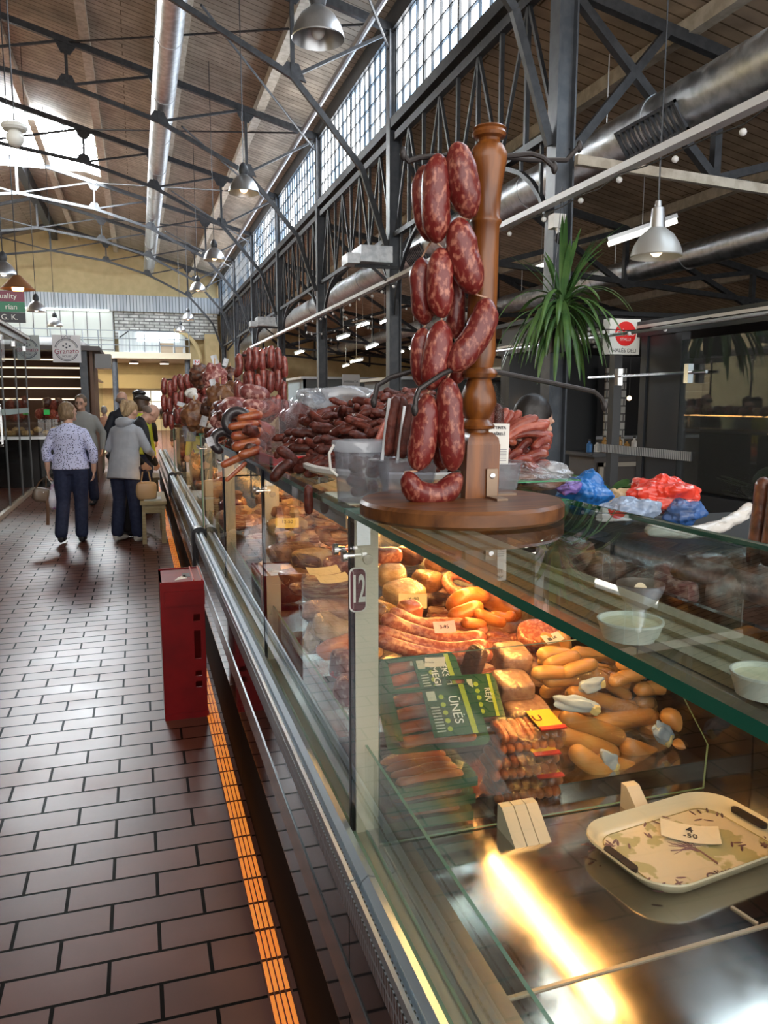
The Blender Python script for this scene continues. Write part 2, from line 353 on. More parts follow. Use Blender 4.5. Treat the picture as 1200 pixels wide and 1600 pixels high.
# clerestory: per bay one window of small panes between jambs
WZ0, WZ1 = 6.22, 7.62
PANE = emis('daylit_pane', (.9, .96, 1), WIN_E)
_n = PANE.node_tree.nodes; _l = PANE.node_tree.links; _z = _n.new('ShaderNodeTexNoise'); _z.inputs['Scale'].default_value = .9; _r = _n.new('ShaderNodeMapRange'); _r.inputs[1].default_value = .47; _r.inputs[2].default_value = .55; _x2 = _n.new('ShaderNodeMix'); _x2.data_type = 'RGBA'
_x2.inputs[6].default_value = (.36, .47, .6, 1); _x2.inputs[7].default_value = (1, 1, 1, 1); _g = _n.new('ShaderNodeNewGeometry'); _l.new(_g.outputs['Position'], _z.inputs['Vector']); _l.new(_z.outputs[0], _r.inputs[0]); _l.new(_r.outputs[0], _x2.inputs[0]); _l.new(_x2.outputs[2], _n['Principled BSDF'].inputs['Emission Color'])
FRAMEM = mat('window_bars', (.03, .035, .04), .5)
wi = 0
for k, y in enumerate(COLY):
    y1 = min(y+BAY, ENDY)
    w = thing('window_%d' % (k+1), 'clerestory window', 'window', (COLX, y, WZ0)); w['kind'] = 'structure'
    for key in ('label', 'category'): del w[key]
    obj('pane', B().box(COLX+.03, COLX+.05, y+.12, y1-.12, WZ0, WZ1), PANE, w)
    b = B(); nn = 16
    for i in range(nn+1):
        yy = y+.12+(y1-y-.24)*i/nn; b.box(COLX-.015, COLX+.028, yy-(.03 if i % 4 == 0 else .011), yy+(.03 if i % 4 == 0 else .011), WZ0, WZ1)
    for i in range(5): z = WZ0+(WZ1-WZ0)*i/4; b.box(COLX-.01, COLX+.028, y+.12, y1-.12, z-.012, z+.012)
    obj('window_frame', b, FRAMEM, w)
struct('trim_1', B().box(COLX-.06, COLX+.14, 2, ENDY, WZ1, 7.98), IRON)
struct('trim_2', B().box(COLX-.1, COLX+.14, 2, ENDY, WZ0-.16, WZ0), IRON)
# roof window of the side aisle near the camera
w = thing('window_30', 'w', 'window', (6, 3.5, 5.4)); del w['label']; del w['category']; w['kind'] = 'structure'
rw = lambda x: 5.95-(x-COLX)*.21-.06
obj('pane', B().prism([(4.9, 1.2, rw(4.9)), (7.6, 1.2, rw(7.6)), (7.6, 5.6, rw(7.6)), (4.9, 5.6, rw(4.9))], (0, 0, .02)), emis('roof_pane', (.72, .86, 1), 9), w)
b = B()
for i in range(8): x = 4.9+i*2.7/7; b.box(x-.02, x+.02, 1.2, 5.6, rw(x)-.05, rw(x)-.005)
for i in range(7): y = 1.2+i*4.4/6; b.bar((4.9, y, rw(4.9)-.03), (7.6, y, rw(7.6)-.03), .04)
for i in (0, 3, 6): y = 1.2+i*4.4/6; b.bar((4.9, y, rw(4.9)-.03), (7.6, y, rw(7.6)-.03), .12)
obj('window_frame', b, FRAMEM, w)
# columns and lattice girders under the windows
DESC = ['behind the camera end of the hall', 'nearest to the hanging plant', 'left of the wooden sausage pole', 'second beyond the sausage pole', 'third beyond the sausage pole', 'fourth beyond the sausage pole', 'fifth beyond the sausage pole', 'close to the far end wall']
for k, y in enumerate(COLY):
    if k > 0:
        c = thing('column', 'dark iron column of the hall, %s' % DESC[k], 'column', (COLX, y, 0), 'hall columns')
        obj('shaft', B().box(COLX-.11, COLX-.09, y-.1, y+.1, 0, WZ1).box(COLX+.09, COLX+.11, y-.1, y+.1, 0, WZ1).box(COLX-.09, COLX+.09, y-.03, y+.03, 0, WZ1), IRON2, c)
        obj('base_plate', B().box(COLX-.18, COLX+.18, y-.18, y+.18, 0, .04), IRON2, c)
    y1 = y+BAY
    if y1 > ENDY+1 or k == 0: continue
    g = thing('lattice_girder', 'riveted lattice girder under the clerestory windows, %s' % ['at the near end', 'between the two nearest columns', 'second bay', 'third bay', 'fourth bay', 'fifth bay', 'last bay at the far wall', ''][k], 'girder', (COLX, y, 4.6), 'lattice girders')
    ys, ye = y+.12, min(y1, ENDY)-.12
    obj('top_chord', B().box(COLX-.05, COLX+.05, ys, ye, 5.86, 5.98), IRON, g)
    obj('bottom_chord', B().box(COLX-.05, COLX+.05, ys, ye, 4.3, 4.38), IRON, g)
    b = B(); n = 8
    for i in range(n):
        ya = ys+(ye-ys)*i/n; yb = ys+(ye-ys)*(i+1)/n
        b.bar((COLX, ya, 4.34), (COLX, ya, 5.9), .05)
        if i % 2: b.bar((COLX, ya, 5.9), (COLX, yb, 4.36), .04)
        else: b.bar((COLX, ya, 4.36), (COLX, yb, 5.9), .04)
    obj('web', b, IRON, g)
    for s in (0, 1):   # arched knee braces
        pts = []
        for i in range(9):
            t = i/8*PI/2; yy = 1.75*(1-math.cos(t)); zz = 3.0+1.35*math.sin(t)
            pts.append((COLX, (ys+yy) if s == 0 else (ye-yy), zz))
        bb = B()
        for a, q in zip(pts, pts[1:]): bb.bar(a, q, .06, .05)
        for i in (3, 5): bb.bar(pts[i], (pts[i][0], pts[i][1], 4.34), .035)
        obj('knee_arch', bb, IRON, g)
# nave trusses
TN = [(-1.15, 0), (.75, 0), (2.6, 0), (COLX, 0)]
def tz(x): return roofz(x)-.3
BOT = [(-3.6, 8.55), (-1.15, 8.2), (.72, 7.66), (2.62, 6.72), (3.1, 6.2), (3.78, 5.4), (4.22, 4.15)]
tr = thing('roof_truss', 'x', 'truss', (0, 0, 0), 'nave roof trusses')
mir = lambda p: (2*MIDX-p[0], p[1], p[2])
for sd in (0, 1):
    f = (lambda p: p) if sd == 0 else mir
    obj('top_chord', B().bar(f((MIDX, 0, tz(MIDX+.001))), f((COLX, 0, tz(COLX))), .1, .13), IRON, tr)
    bb = B()
    for a, q in zip(BOT, BOT[1:]): bb.bar(f((a[0], 0, a[1])), f((q[0], 0, q[1])), .07, .09)
    obj('arched_bottom_chord', bb, IRON, tr)
    for (x, z) in (BOT[1], BOT[2], BOT[3]):
        obj('post', B().bar(f((x, 0, z)), f((x, 0, tz(x))), .08, .06), IRON, tr)
    for (a, q) in (((BOT[0][0], BOT[0][1]), (-1.15, 1)), ((BOT[1][0], BOT[1][1]), (.72, 1)), (BOT[2], (2.62, 1)), (BOT[3], (COLX, 1))):
        obj('diagonal', B().bar(f((a[0], 0, a[1])), f((q[0], 0, tz(q[0]))), .05, .05), IRON, tr)
    for (x, z) in (BOT[1], BOT[2], BOT[3]):
        obj('gusset_plate', B().prism([f((x-.22, -.02, z+.05)), f((x+.22, -.02, z-.07)), f((x+.1, -.02, z+.2)), f((x-.1, -.02, z+.22))], (0, .04, 0)), IRON, tr)
        obj('gusset_plate', B().prism([f((x-.25, -.02, tz(x)+.05)), f((x+.25, -.02, tz(x)-.06)), f((x+.08, -.02, tz(x)-.28)), f((x-.1, -.02, tz(x)-.25))], (0, .04, 0)), IRON, tr)
obj('king_post', B().bar((MIDX, 0, 8.55), (MIDX, 0, tz(MIDX+.01)), .08), IRON, tr)
TD = ['nearest, passing above the first pendant lamp', 'second from the camera', 'third from the camera, under the plank ceiling', 'fourth, in front of the lantern', 'fifth, behind the lantern', 'sixth from the camera', 'last one before the yellow end wall']
tr.location = (0, COLY[1], 0); tr['label'] = 'black iron roof truss of the nave, ' + TD[0]
for k in range(1, 7): dup(tr, (0, COLY[k+1]-(.6 if k == 6 else 0), 0), label='black iron roof truss of the nave, ' + TD[k])
# thin tie rods between trusses
for k in range(1, 6):
    y = COLY[k]
    tag(obj('tie_rod', B().tube([(COLX-.1, y, tz(COLX)+.1), (-1.1, y+BAY, 9.07)], .022, 6), IRON), 'slanting wind brace rod between roof trusses, %s' % ['nearest bay', 'second bay', 'third bay', 'fourth bay', 'fifth bay'][k-1], 'brace', 'wind braces')
    tag(obj('tie_rod', B().tube([(COLX-.1, y+BAY, tz(COLX)-.3), (1.2, y, 7.6)], .022, 6), IRON), 'crossing wind brace rod under the roof, %s' % ['nearest bay', 'second bay', 'third bay', 'fourth bay', 'fifth bay'][k-1], 'brace', 'wind braces')
# rail pipe along the clerestory
tag(obj('steel_pipe', B().tube([(3.75, 6, 7.45), (3.75, ENDY, 7.45)], .06, 10), mat('grey_pipe', (.25, .26, .28), .5)), 'long grey pipe running under the roof beside the clerestory', 'pipe')
# ducts
def duct(name, x, z, y0, y1, r, label, grilles=(), joints=True):
    t = thing(name, label, 'duct', (x, y0, z))
    n = int((y1-y0)/.09); pts = []; rs = []
    for i in range(n+1):
        pts.append((x, y0+(y1-y0)*i/n, z)); rs.append(r*(1+(.012 if i % 2 else 0)))
    obj('spiral_pipe', B().tube(pts, rs, 24), GALV, t, sharp=60)
    y = y0+1.2
    while y < y1:
        obj('joint_collar', B().tube([(x, y-.05, z), (x, y+.05, z)], r*1.04, 24), GALV, t); y += 2.8
    for gy in grilles:
        gr = B()
        M = Matrix.Translation((x, gy, z)) @ Matrix.Rotation(math.radians(145), 4, 'Y')
        gr.box(r*.93, r*1.06, -.5, -.47, -.16, .16, M).box(r*.93, r*1.06, .47, .5, -.16, .16, M).box(r*.93, r*1.06, -.5, .5, -.16, -.13, M).box(r*.93, r*1.06, -.5, .5, .13, .16, M)
        for i in range(11): gr.box(r*.95, r*1.04, -.46+i*.085, -.43+i*.085, -.13, .13, M)
        g = obj('grille', gr, IRON2, t)
    for i in range(int((y1-y0)/4)): obj('hanger', B().tube([(x, y0+1+i*4, z+r), (x, y0+1+i*4, z+r+.8)], .008, 5), ALU, t)
    return t
duct('ventilation_duct', .82, 8.12, 9, 43, .25, 'galvanised spiral duct under the plank ceiling of the nave')
duct('ventilation_duct', 5.4, 4.43, 3.5, 42, .27, 'large galvanised spiral duct with louvred grille right of the columns', (7.35, 14.6))
duct('ventilation_duct', 9.2, 4.0, 5, 42, .22, 'smaller spiral duct far off on the right side of the hall')
# side aisle roof
def r2(x): return 5.95-(x-COLX)*.21
b = B(); b.prism([(COLX+.1, -6, r2(COLX+.1)), (15.5, -6, r2(15.5)), (15.5, ENDY, r2(15.5)), (COLX+.1, ENDY, r2(COLX+.1))], (0, 0, .12))
struct('ceiling_right_aisle', b, CEIL2)
for k, x in enumerate((5.9, 7.5, 9.1, 10.7, 12.4)):
    tag(obj('purlin', B().box(x-.07, x+.07, -6, ENDY, r2(x)-.19, r2(x)-.016), PUR), 'pale purlin of the side aisle roof, %s from the columns' % ['first', 'second', 'third', 'fourth', 'fifth'][k], 'roof beam', 'side aisle purlins')
t0 = thing('side_truss', 'x', 'truss', (0, 0, 0), 'side aisle trusses')
zz = lambda x: r2(x)-.24
obj('top_chord', B().bar((4.45, 0, zz(4.45)), (15.2, 0, zz(15.2)), .1, .12), IRON, t0)
for (xa, za, xb, zb) in [(4.46, 4.1, 5.6, zz(5.6)), (4.5, 5.6, 6.3, 3.98), (6.3, 3.98, 6.3, zz(6.3)), (6.3, 3.98, 9.0, zz(9)), (9.0, zz(9), 9.0, 3.7), (9, 3.7, 6.3, zz(6.3)), (9, 3.7, 12, zz(12)), (12, zz(12), 12, 3.4), (12, 3.4, 9, zz(9)), (6.3, 3.98, 15.2, 3.3)]:
    obj('strut', B().bar((xa, 0, za), (xb, 0, zb), .09, .09), IRON, t0)
t0.location = (0, COLY[1], 0); t0['label'] = 'black iron truss of the side aisle at the nearest column'
for k in range(2, 8): dup(t0, (0, COLY[k]-(.6 if k == 7 else 0), 0), label='black iron truss of the side aisle, %s column' % ['', '', 'second', 'third', 'fourth', 'fifth', 'sixth', 'last'][k])
tag(obj('crossbar', B().bar((4.42, 7.5, 3.97), (6.9, 7.5, 3.86), .07, .1), PUR), 'beige crossbar sticking out from the nearest column', 'bar')
# white cable tray with globe lights
tag(obj('cable_tray', B().box(4.1, 4.2, 3.5, 30, 3.5, 3.56), mat('white_tray', (.72, .74, .76), .4)), 'long white cable tray running along the columns', 'cable tray')
GLOBE = mat('globe_white', (.8, .82, .83), .3)
sl = thing('string_lights', 'cord of small white globe bulbs hung under the cable tray', 'string lights', (4.1, 4.4, 3.5))
pts = [(4.08+.03*math.sin(i), 4.4+i*.35, 3.46-.05*abs(math.sin(i*1.3))) for i in range(46)]
obj('cord', B().tube(pts, .006, 5), BLACKP, sl)
for i in range(1, 45, 2 if 0 else 1):
    if i % 2: obj('bulb', B().blob((pts[i][0], pts[i][1], pts[i][2]-.05), (.027,)*3, amp=0, nu=10, nv=6), GLOBE, sl)
for (y0, n, xx, zb, lab) in ((8.5, 22, 5.0, 2.25, 'second cord of tiny white globes swagging over the deli booth'), (16, 30, 4.3, 3.1, 'distant cord of white globes beside the far columns')):
    s2 = thing('string_lights', lab, 'string lights', (xx, y0, zb)); p2 = [(xx+.5*math.sin(i*.5), y0-4+i*.28, zb-.06*math.sin(i)) for i in range(n)]
    obj('cord', B().tube(p2, .005, 4), BLACKP, s2)
    for p in p2[::1]: obj('bulb', B().blob((p[0], p[1], p[2]-.03), (.02,)*3, amp=0, nu=8, nv=5), GLOBE, s2)
# pendant lamps
LSH = mat('lamp_aluminium', (.45, .47, .49), .3, .9, (.55, .57, .6), 6)
def r2(x): return 5.95-(x-COLX)*.21
def bell(name, label, p, r=.23, lit=1, warm=(1, .62, .3), wire=1.5, group=None, matte=False, capm=None):
    t = thing(name, label, 'pendant lamp', p, group); p = V(p)
    pr = [(r, 0), (r*1.02, .01), (r*.98, .05), (r*.88, r*.5), (r*.66, r*.85), (r*.36, r*1.1), (r*.26, r*1.18), (r*.24, r*1.18), (r*.34, r*1.07), (r*.62, r*.83), (r*.84, r*.48), (r*.95, .05), (r, 0)]
    obj('shade', B().lathe(pr, p, 32), LSH if not matte else mat('matte_shade', (.5, .5, .48), .45, .5), t)
    obj('cap', B().lathe([(0, r*1.95), (r*.1, r*1.93), (r*.28, r*1.7), (r*.34, r*1.4), (r*.27, r*1.15), (0, r*1.15)] if not matte else [(0, r*2.2), (r*.12, r*2.18), (r*.14, r*1.95), (r*.25, r*1.9), (r*.3, r*1.3), (r*.32, r*1.12), (0, r*1.12)], p, 20), capm or IRON, t)
    obj('bulb', B().blob(p+V((0, 0, r*.42)), (r*.3, r*.3, r*.42), amp=0, nu=12, nv=8), emis('warm_bulb_%d' % (lit*10), warm, 9*lit) if lit else GLOBE, t)
    zt_ = (r2(p.x) if p.x > COLX else roofz(p.x))+.03; obj('wire', B().tube([p+V((0, 0, r*1.9)), V((p.x, p.y, zt_))], .008, 5), BLACKP, t)
    return t
L0 = bell('pendant_lamp', 'large unlit bell-shaped metal pendant lamp at the top of the picture', PX(497, 62, y=7.4), .235, 0, wire=2.4, group='nave pendant lamps')
for (u, v, y, r, lab) in ((381, 302, 12.6, .23, 'lit bell pendant lamp below the second truss'), (335, 407, 18, .23, 'lit bell pendant lamp, next beyond the one with the bright bulb'), (309, 455, 23, .22, 'lit bell pendant lamp, third of the lit row'),
                          (294, 500, 28, .21, 'small far pendant lamp above the balcony end'), (282, 518, 33, .21, 'smallest far pendant lamp above the arch')):
    bell('pendant_lamp', lab, PX(u, v, y=y), r, .8, wire=2.2, group='nave pendant lamps')
for (u, v, y, r, lab, w_) in ((57, 487, 21, .22, 'pendant lamp before the pale end wall, left', (1, .9, .7)), (86, 510, 25, .21, 'pendant lamp before the pale end wall, next to the white shop sign', (.9, 1, .8)), (6, 432, 14, .2, 'cool silver pendant lamp cut by the left edge of the picture', (.8, .9, 1))):
    bell('pendant_lamp', lab, PX(u, v, y=y), r, .5, w_, 2.5, group='left pendant lamps')
bell('pendant_lamp', 'matte grey bell pendant lamp hanging in front of the side aisle', PX(1025, 402, y=6.3), .225, .25, (1, .85, .55), .9, matte=True, capm=ALU)
t = thing('pendant_lamp', 'copper cone pendant with glowing orange bulb', 'pendant lamp', PX(28, 452, y=13), 'left pendant lamps'); p = ORG[t.name]
obj('shade', B().lathe([(.24, 0), (.2, .04), (.05, .2), (.04, .2), (.19, .03), (.24, 0)], p, 24), mat('copper', (.5, .25, .12), .4, .8), t)
obj('bulb', B().blob(p+V((0, 0, .02)), (.085,)*3, amp=0, nu=12, nv=8), emis('orange_bulb', (1, .5, .15), 10), t)
obj('wire', B().tube([p+V((0, 0, .2)), V((p.x, p.y, roofz(p.x)+.03))], .008, 5), BLACKP, t)
t = thing('globe_lamp', 'white glass globe lamp under a plate at the left edge', 'pendant lamp', PX(24, 222, y=9)); p = ORG[t.name]
obj('globe', B().blob(p+V((0, 0, .04)), (.085, .085, .09), amp=0, nu=16, nv=10), mat('milk_glass', (.75, .75, .7), .15), t)
obj('plate', B().lathe([(0, .17), (.12, .165), (.125, .13), (.11, .11), (0, .11)], p, 24), mat('milk_glass2', (.7, .7, .66), .3), t)
obj('wire', B().tube([p+V((0, 0, .17)), V((p.x, p.y, roofz(p.x)+.03))], .008, 5), BLACKP, t)
# heater boxes on columns
for (x, y, z, lab) in ((4.0, 13.0, 3.78, 'grey air handling box on the column left of the sausage pole'), (4.0, 24.6, 3.8, 'small distant grey air handling box beyond the first')):
    t = thing('air_heater', lab, 'heater', (x, y, z))
    obj('housing', B().box(x-.42, x+.12, y-.3, y+.3, z, z+.26).box(x-.62, x-.42, y-.2, y+.2, z-.02, z+.14), GALV, t)
    obj('bracket', B().bar((x-.2, y, z), (x+.25, y, z-.35), .04).bar((x-.45, y, z-.03), (x+.3, y, z-.03), .05), IRON, t)
# fluorescent fittings in the side aisle
TUBE = emis('fluorescent', (1, .96, .85), 7)
FL = [(950, 382, 1058, 345, 9.5, 9.0), (830, 422, 862, 410, 15, 14.6), (868, 408, 884, 400, 15.4, 15.1), (558, 511, 576, 505, 22, 21), (595, 505, 606, 500, 24, 23), (528, 530, 545, 524, 24, 23), (573, 545, 590, 538, 24, 23), (548, 566, 566, 562, 28, 27.4), (610, 558, 630, 549, 24, 23.3), (462, 553, 474, 549, 30, 29), (536, 573, 545, 570, 32, 31.5), (690, 470, 705, 462, 17, 16.6), (640, 545, 652, 541, 27, 26.5)]
WH = ['large, behind the matte grey pendant lamp', 'left one of the pair above the hanging plant', 'right one of the pair above the hanging plant', 'far one right of the third column', 'far one near the second column', 'far warm one left of the third column', 'far one low between columns', 'small low one over the booths', 'brightest far one beside the second column', 'yellowish one near the distant columns', 'tiny one low in the distance', 'one just behind the sausage chain', 'tiny one behind the sausage chain']
for i, (a, b_, c, d, y0, y1) in enumerate(FL):
    p, q = PX(a, b_, y=y0), PX(c, d, y=y1)
    t = thing('fluorescent_lamp', 'lit fluorescent ceiling fitting, ' + WH[i], 'fluorescent lamp', p, 'fluorescent fittings of the side aisle')
    obj('tube', B().tube([p, q], .03, 8), TUBE, t)
    obj('fitting', B().bar(p+V((0, 0, .06)), q+V((0, 0, .06)), .12, .05), ALU, t)
    obj('hanger', B().tube([(p+q)/2+V((0, 0, .07)), V((((p+q)/2).x, ((p+q)/2).y, max(r2(max(((p+q)/2).x, COLX+.2)), ((p+q)/2).z+.3)))], .006, 4), ALU, t)
# ================================================================ FAR END
CORR = brickmat('corrugated_sheet', (.42, .46, .5), (.3, .34, .4), (.15, .18, .2), .16, 8, .02, rough=.45, axes='XZ', offset=0, bump=.8)
tag(obj('corrugated_band', B().box(-11, 4.3, 42.6, 42.7, 6.05, 6.85), CORR), 'corrugated grey metal band across the far end wall', 'metal band')
BRK = brickmat('whitewashed_brick', (.62, .64, .63), (.35, .36, .35), (.2, .2, .2), .5, .16, .03, rough=.7, axes='XZ', noise_amt=.35)
tag(obj('whitewashed_brick_panel', B().box(-.95, 4.2, 42.9, 43.3, 4.75, 6.05), BRK), 'whitewashed brick wall panel above the balcony', 'wall panel')
pw = thing('pale_panel_wall', 'pale grey panelled wall with fixing strips behind the balcony left', 'wall panel', (-6, 42.8, 3.8))
obj('panel', B().box(-8.5, -1.0, 42.8, 43.1, 3.8, 6.05), mat('pale_panel', (.6, .65, .63), .5), pw)
b = B()
for i in range(9): b.box(-6.0+i*.62, -5.96+i*.62, 42.76, 42.8, 3.9, 6.0)
for z in (4.1, 4.6): b.box(-6, -1, 42.76, 42.8, z, z+.03)
obj('fixing_strips', b, GREYP, pw)
tag(obj('strip_lamp', B().box(-5.5, -1.2, 42.53, 42.6, 6.0, 6.08), emis('strip_white', (.95, 1, .95), 5)), 'long white strip lamp under the corrugated band', 'strip lamp')
# gallery alcove with white light, arch
al = thing('gallery_alcove', 'bright alcove with curtained glazing above the balcony', 'alcove', (.9, 43, 3.8))
obj('back_sheet', B().box(-.8, 2.5, 42.88, 42.93, 3.8, 5.1), mat('alcove_sheet', (.5, .56, .6), .5, col2=(.62, .68, .7), nscale=2, nstretch=(8, 1, .2)), al)
obj('lit_band', B().box(.1, 2.2, 42.83, 42.87, 4.6, 5.06).box(-.4, 1.9, 42.83, 42.87, 3.8, 4.02), emis('alcove_white', (.9, .97, 1), 6), al)
obj('dark_reveal', B().bar((-.75, 42.88, 4.75), (-.2, 42.88, 5.15), .08, .06).bar((-.2, 42.88, 5.15), (2.2, 42.88, 5.1), .08, .06), IRON, al)
pts = [(2.1+1.35*math.sin(i/12*PI/2), 42.7, 3.4+1.75*math.cos(i/12*PI/2)) for i in range(13)]
tag(obj('yellow_arch', B().tube([(p[0]-.15, p[1], p[2]) for p in pts], [(.1, .08)]*13, 6), YELW), 'pale yellow arch rib at the right end of the gallery', 'arch')
tag(obj('yellow_pier', B().box(3.5, 4.2, 42.5, 43.4, 0, 5.0), YELW), 'pale yellow wall pier right of the arch', 'pier')
bl = thing('balcony', 'cream balcony slab on dark posts at the far end of the hall', 'balcony', (-1, 39, 3.5))
obj('slab', B().box(-9, 2.5, 38.6, 43.4, 3.5, 3.78), mat('cream_paint', (.62, .56, .42), .6), bl)
for x in (-4.3, -.95, 2.35): obj('post', B().tube([(x, 39, 0), (x, 39, 3.5)], .13, 14), IRON2, bl)
b = B()
for z in (4.1, 4.4, 4.75): b.tube([(-9, 38.7, z), (2.45, 38.7, z)], .02, 6)
for i in range(18): b.tube([(-9+i*.673, 38.7, 3.78), (-9+i*.673, 38.7, 4.75)], .022, 6)
obj('railing', b, mat('rail_grey', (.2, .24, .28), .4), bl)
for (x, z, s, lab) in ((1.45, 3.78, .55, 'cardboard box stacked on the balcony'), (2.0, 3.78, .35, 'smaller grey box on the balcony right of the cardboard one')):
    tag(obj('storage_box', B().box(x-s/2, x+s/2, 39.3, 39.9, z, z+s*.8).box(x-s/2-.03, x+s/2+.03, 39.27, 39.93, z+s*.8, z+s*.9), mat('carton', (.45, .36, .26), .7)), lab, 'box')
SOFFIT = mat('soffit', (.5, .4, .2), .6)
struct('trim_3', B().box(-9, 2.5, 42.9, 43.4, 2.2, 2.9), SOFFIT)
for i, (x0, x1) in enumerate(((.05, 1.3), (2.7, 3.5), (-2.4, -1.9))):
    w = thing('window_%d' % (20+i), 'w', 'window', (x0, 43.2, .9)); del w['label']; del w['category']; w['kind'] = 'structure'
    obj('pane', B().box(x0+.05, x1-.05, 43.36, 43.4, .95, 2.1), emis('far_pane', (.95, .97, .9), 1.6), w)
    b = B().box(x0, x1, 43.3, 43.38, 2.08, 2.16).box(x0, x1, 43.3, 43.38, .9, .98).box(x0, x0+.07, 43.3, 43.38, .9, 2.16).box(x1-.07, x1, 43.3, 43.38, .9, 2.16).box(x0, x1, 43.33, 43.38, 1.5, 1.55).box((x0+x1)/2-.025, (x0+x1)/2+.025, 43.33, 43.38, .9, 2.1)
    obj('window_frame', b, mat('cream_frame', (.7, .64, .45), .5), w)
for (x, lab) in ((-.1, 'warm ceiling spot under the balcony, left'), (1.35, 'cool greenish ceiling spot under the balcony, right')):
    t = thing('ceiling_spot', lab, 'ceiling lamp', (x, 41, 3.3), 'spots under the balcony')
    obj('glow_disc', B().lathe([(0, -.02), (.2, -.02), (.22, .03), (0, .05)], (x, 41, 3.38), 16), emis('spot_disc', (1, .95, .8), 8), t)
    obj('rim', B().lathe([(.22, 0), (.26, .05), (.2, .1), (0, .12)], (x, 41, 3.38), 16), ALU, t)
a = bpy.data.lights.new('under_balcony', 'AREA'); a.energy = 160; a.color = (1, .85, .6); a.size = 5; a.shape = 'RECTANGLE'; a.size_y = 2
ao = bpy.data.objects.new('under_balcony', a); COL.objects.link(ao); ao.location = (-1.5, 41, 3.42)
# ================================================================ LEFT SIDE SHOPS
GX = -1.76
lf = thing('glass_shopfront', 'tall frameless glass shopfront along the left of the aisle', 'shopfront', (GX, 6, 0))
ys = [5.4, 7.0, 8.6, 10.2, 11.9, 13.2, 14.4]
for a_, q in zip(ys, ys[1:]):
    b = B().box(GX-.006, GX+.006, a_+.012, q-.012, .07, 2.45)
    obj('glass_pane', b, GLASS, lf)
b = B()
for y in ys: b.box(GX-.014, GX+.014, y-.014, y+.014, .05, 2.47)
obj('joint_profile', b, GREYP, lf)
obj('head_rail', B().box(GX-.03, GX+.03, 5.3, 14.45, 2.45, 2.53), ALU, lf)
obj('floor_channel', B().box(GX-.03, GX+.03, 5.3, 14.45, 0, .06), BEIGE, lf)
b = B()
for y in ys[1:]: b.box(GX-.03, GX+.03, y-.07, y+.07, 2.33, 2.41)
obj('clamp', b, CHROME, lf)
obj('frosted_band', B().box(GX+.0065, GX+.0075, 5.4, 14.4, 1.32, 1.4), mat('frost_band', (.45, .55, .52), .5), lf)
dh = thing('door_pull', 'square chrome door pull on the glass shopfront', 'door handle', (GX+.05, 11.0, .95))
b = B()
for z in (.95, 1.45): b.bar((GX+.07, 10.7, z), (GX+.07, 11.15, z), .025)
for y in (10.7, 11.15): b.bar((GX+.07, y, .93), (GX+.07, y, 1.47), .025)
for z in (1.0, 1.4): b.bar((GX, 11.15, z), (GX+.07, 11.15, z), .02)
obj('grip', b, CHROME, dh)
# fascia and signs over the shopfront
fs = thing('shop_canopy', 'dark sloping canopy edge above the glass shopfront', 'canopy', (GX, 12, 2.55))
obj('canopy_board', B().box(GX-1.6, GX+.05, 5.2, 14.6, 2.53, 2.6), mat('canopy_brown', (.12, .08, .06), .5), fs)
obj('light_edge', B().box(GX+.05, GX+.075, 5.2, 14.6, 2.54, 2.575), WHITEP, fs)
for (z0, z1, col, s, lab) in ((2.96, 3.11, (.2, .03, .07), 'Quality', 'dark red hanging sign board reading Quality'), (2.81, 2.955, (.02, .2, .1), 'rian', 'green hanging sign board ending in rian'), (2.66, 2.805, (.02, .022, .03), 'G. K.', 'black hanging sign board reading G. K.')):
    sg = thing('sign_board', lab, 'sign', (-1.9, 12.9, z0), 'stacked sign boards')
    c0 = PX(39, 480, y=12.9).x
    obj('board', B().box(c0-1.2, c0, 12.88, 12.92, z0, z1), mat('sign_'+s[:4].strip(), col, .4), sg)
    text(s, .108, frame((c0-.1, 12.875, (z0+z1)/2), (1, 0, 0), (0, 0, 1)), WHITEI, sg, 'lettering', align='RIGHT')
# interior behind the glass
for k, (y, lab) in enumerate(((7.5, 'nearest to the camera'), (9.7, 'in the middle'), (11.9, 'beside the door pull'))):
    sh = thing('shelf_unit', 'wooden shelf unit with cured meats behind the glass shopfront, ' + lab, 'shelf', (-3.2, y, 0), 'shelves behind the shopfront')
    obj('carcass', B().box(-3.5, -3.45, y-.95, y+.95, 0, 2.3).box(-3.5, -2.95, y-.95, y-.92, 0, 2.3).box(-3.5, -2.95, y+.92, y+.95, 0, 2.3), mat('shelf_wood', (.3, .22, .13), .5), sh)
    for z in (.35, .8, 1.25, 1.7, 2.1): obj('shelf', B().box(-3.45, -2.95, y-.92, y+.92, z, z+.03), mat('shelf_pale', (.5, .45, .34), .5), sh)
    rr = random.Random(k)
    for z in (.38, .83, 1.28, 1.73):
        for i in range(5):
            yy = y-.75+i*.37; s = rr.uniform(.08, .15)
            m_ = rr.choice([REDMEAT, BROWNMEAT, DARKMEAT, CHEESE, WHITEP, SALAMI])
            tag(obj('wrapped_meat', B().blob((-3.15, yy, z+s*.8), (.12, s, s*.85), seed=i+k*9, amp=.15, e=.7, nu=12, nv=8), m_), 'wrapped cured meat on a shelf behind the glass shopfront', 'meat', 'meats on the shelves behind the shopfront')
for (y, z, lab) in ((8, 2.35, 'near'), (11.2, 2.35, 'far')):
    tag(obj('shop_tube_lamp', B().tube([(-2.6, y-.6, z), (-2.6, y+.6, z)], .025, 8), emis('shop_tube', (1, .9, .7), 1.6)), 'warm tube lamp inside the left glass shop, %s one' % lab, 'tube lamp')
struct('wall_shop_back', B().box(-3.7, -3.6, -6, 14.5, 0, 2.5), mat('shop_back', (.3, .24, .16), .7))
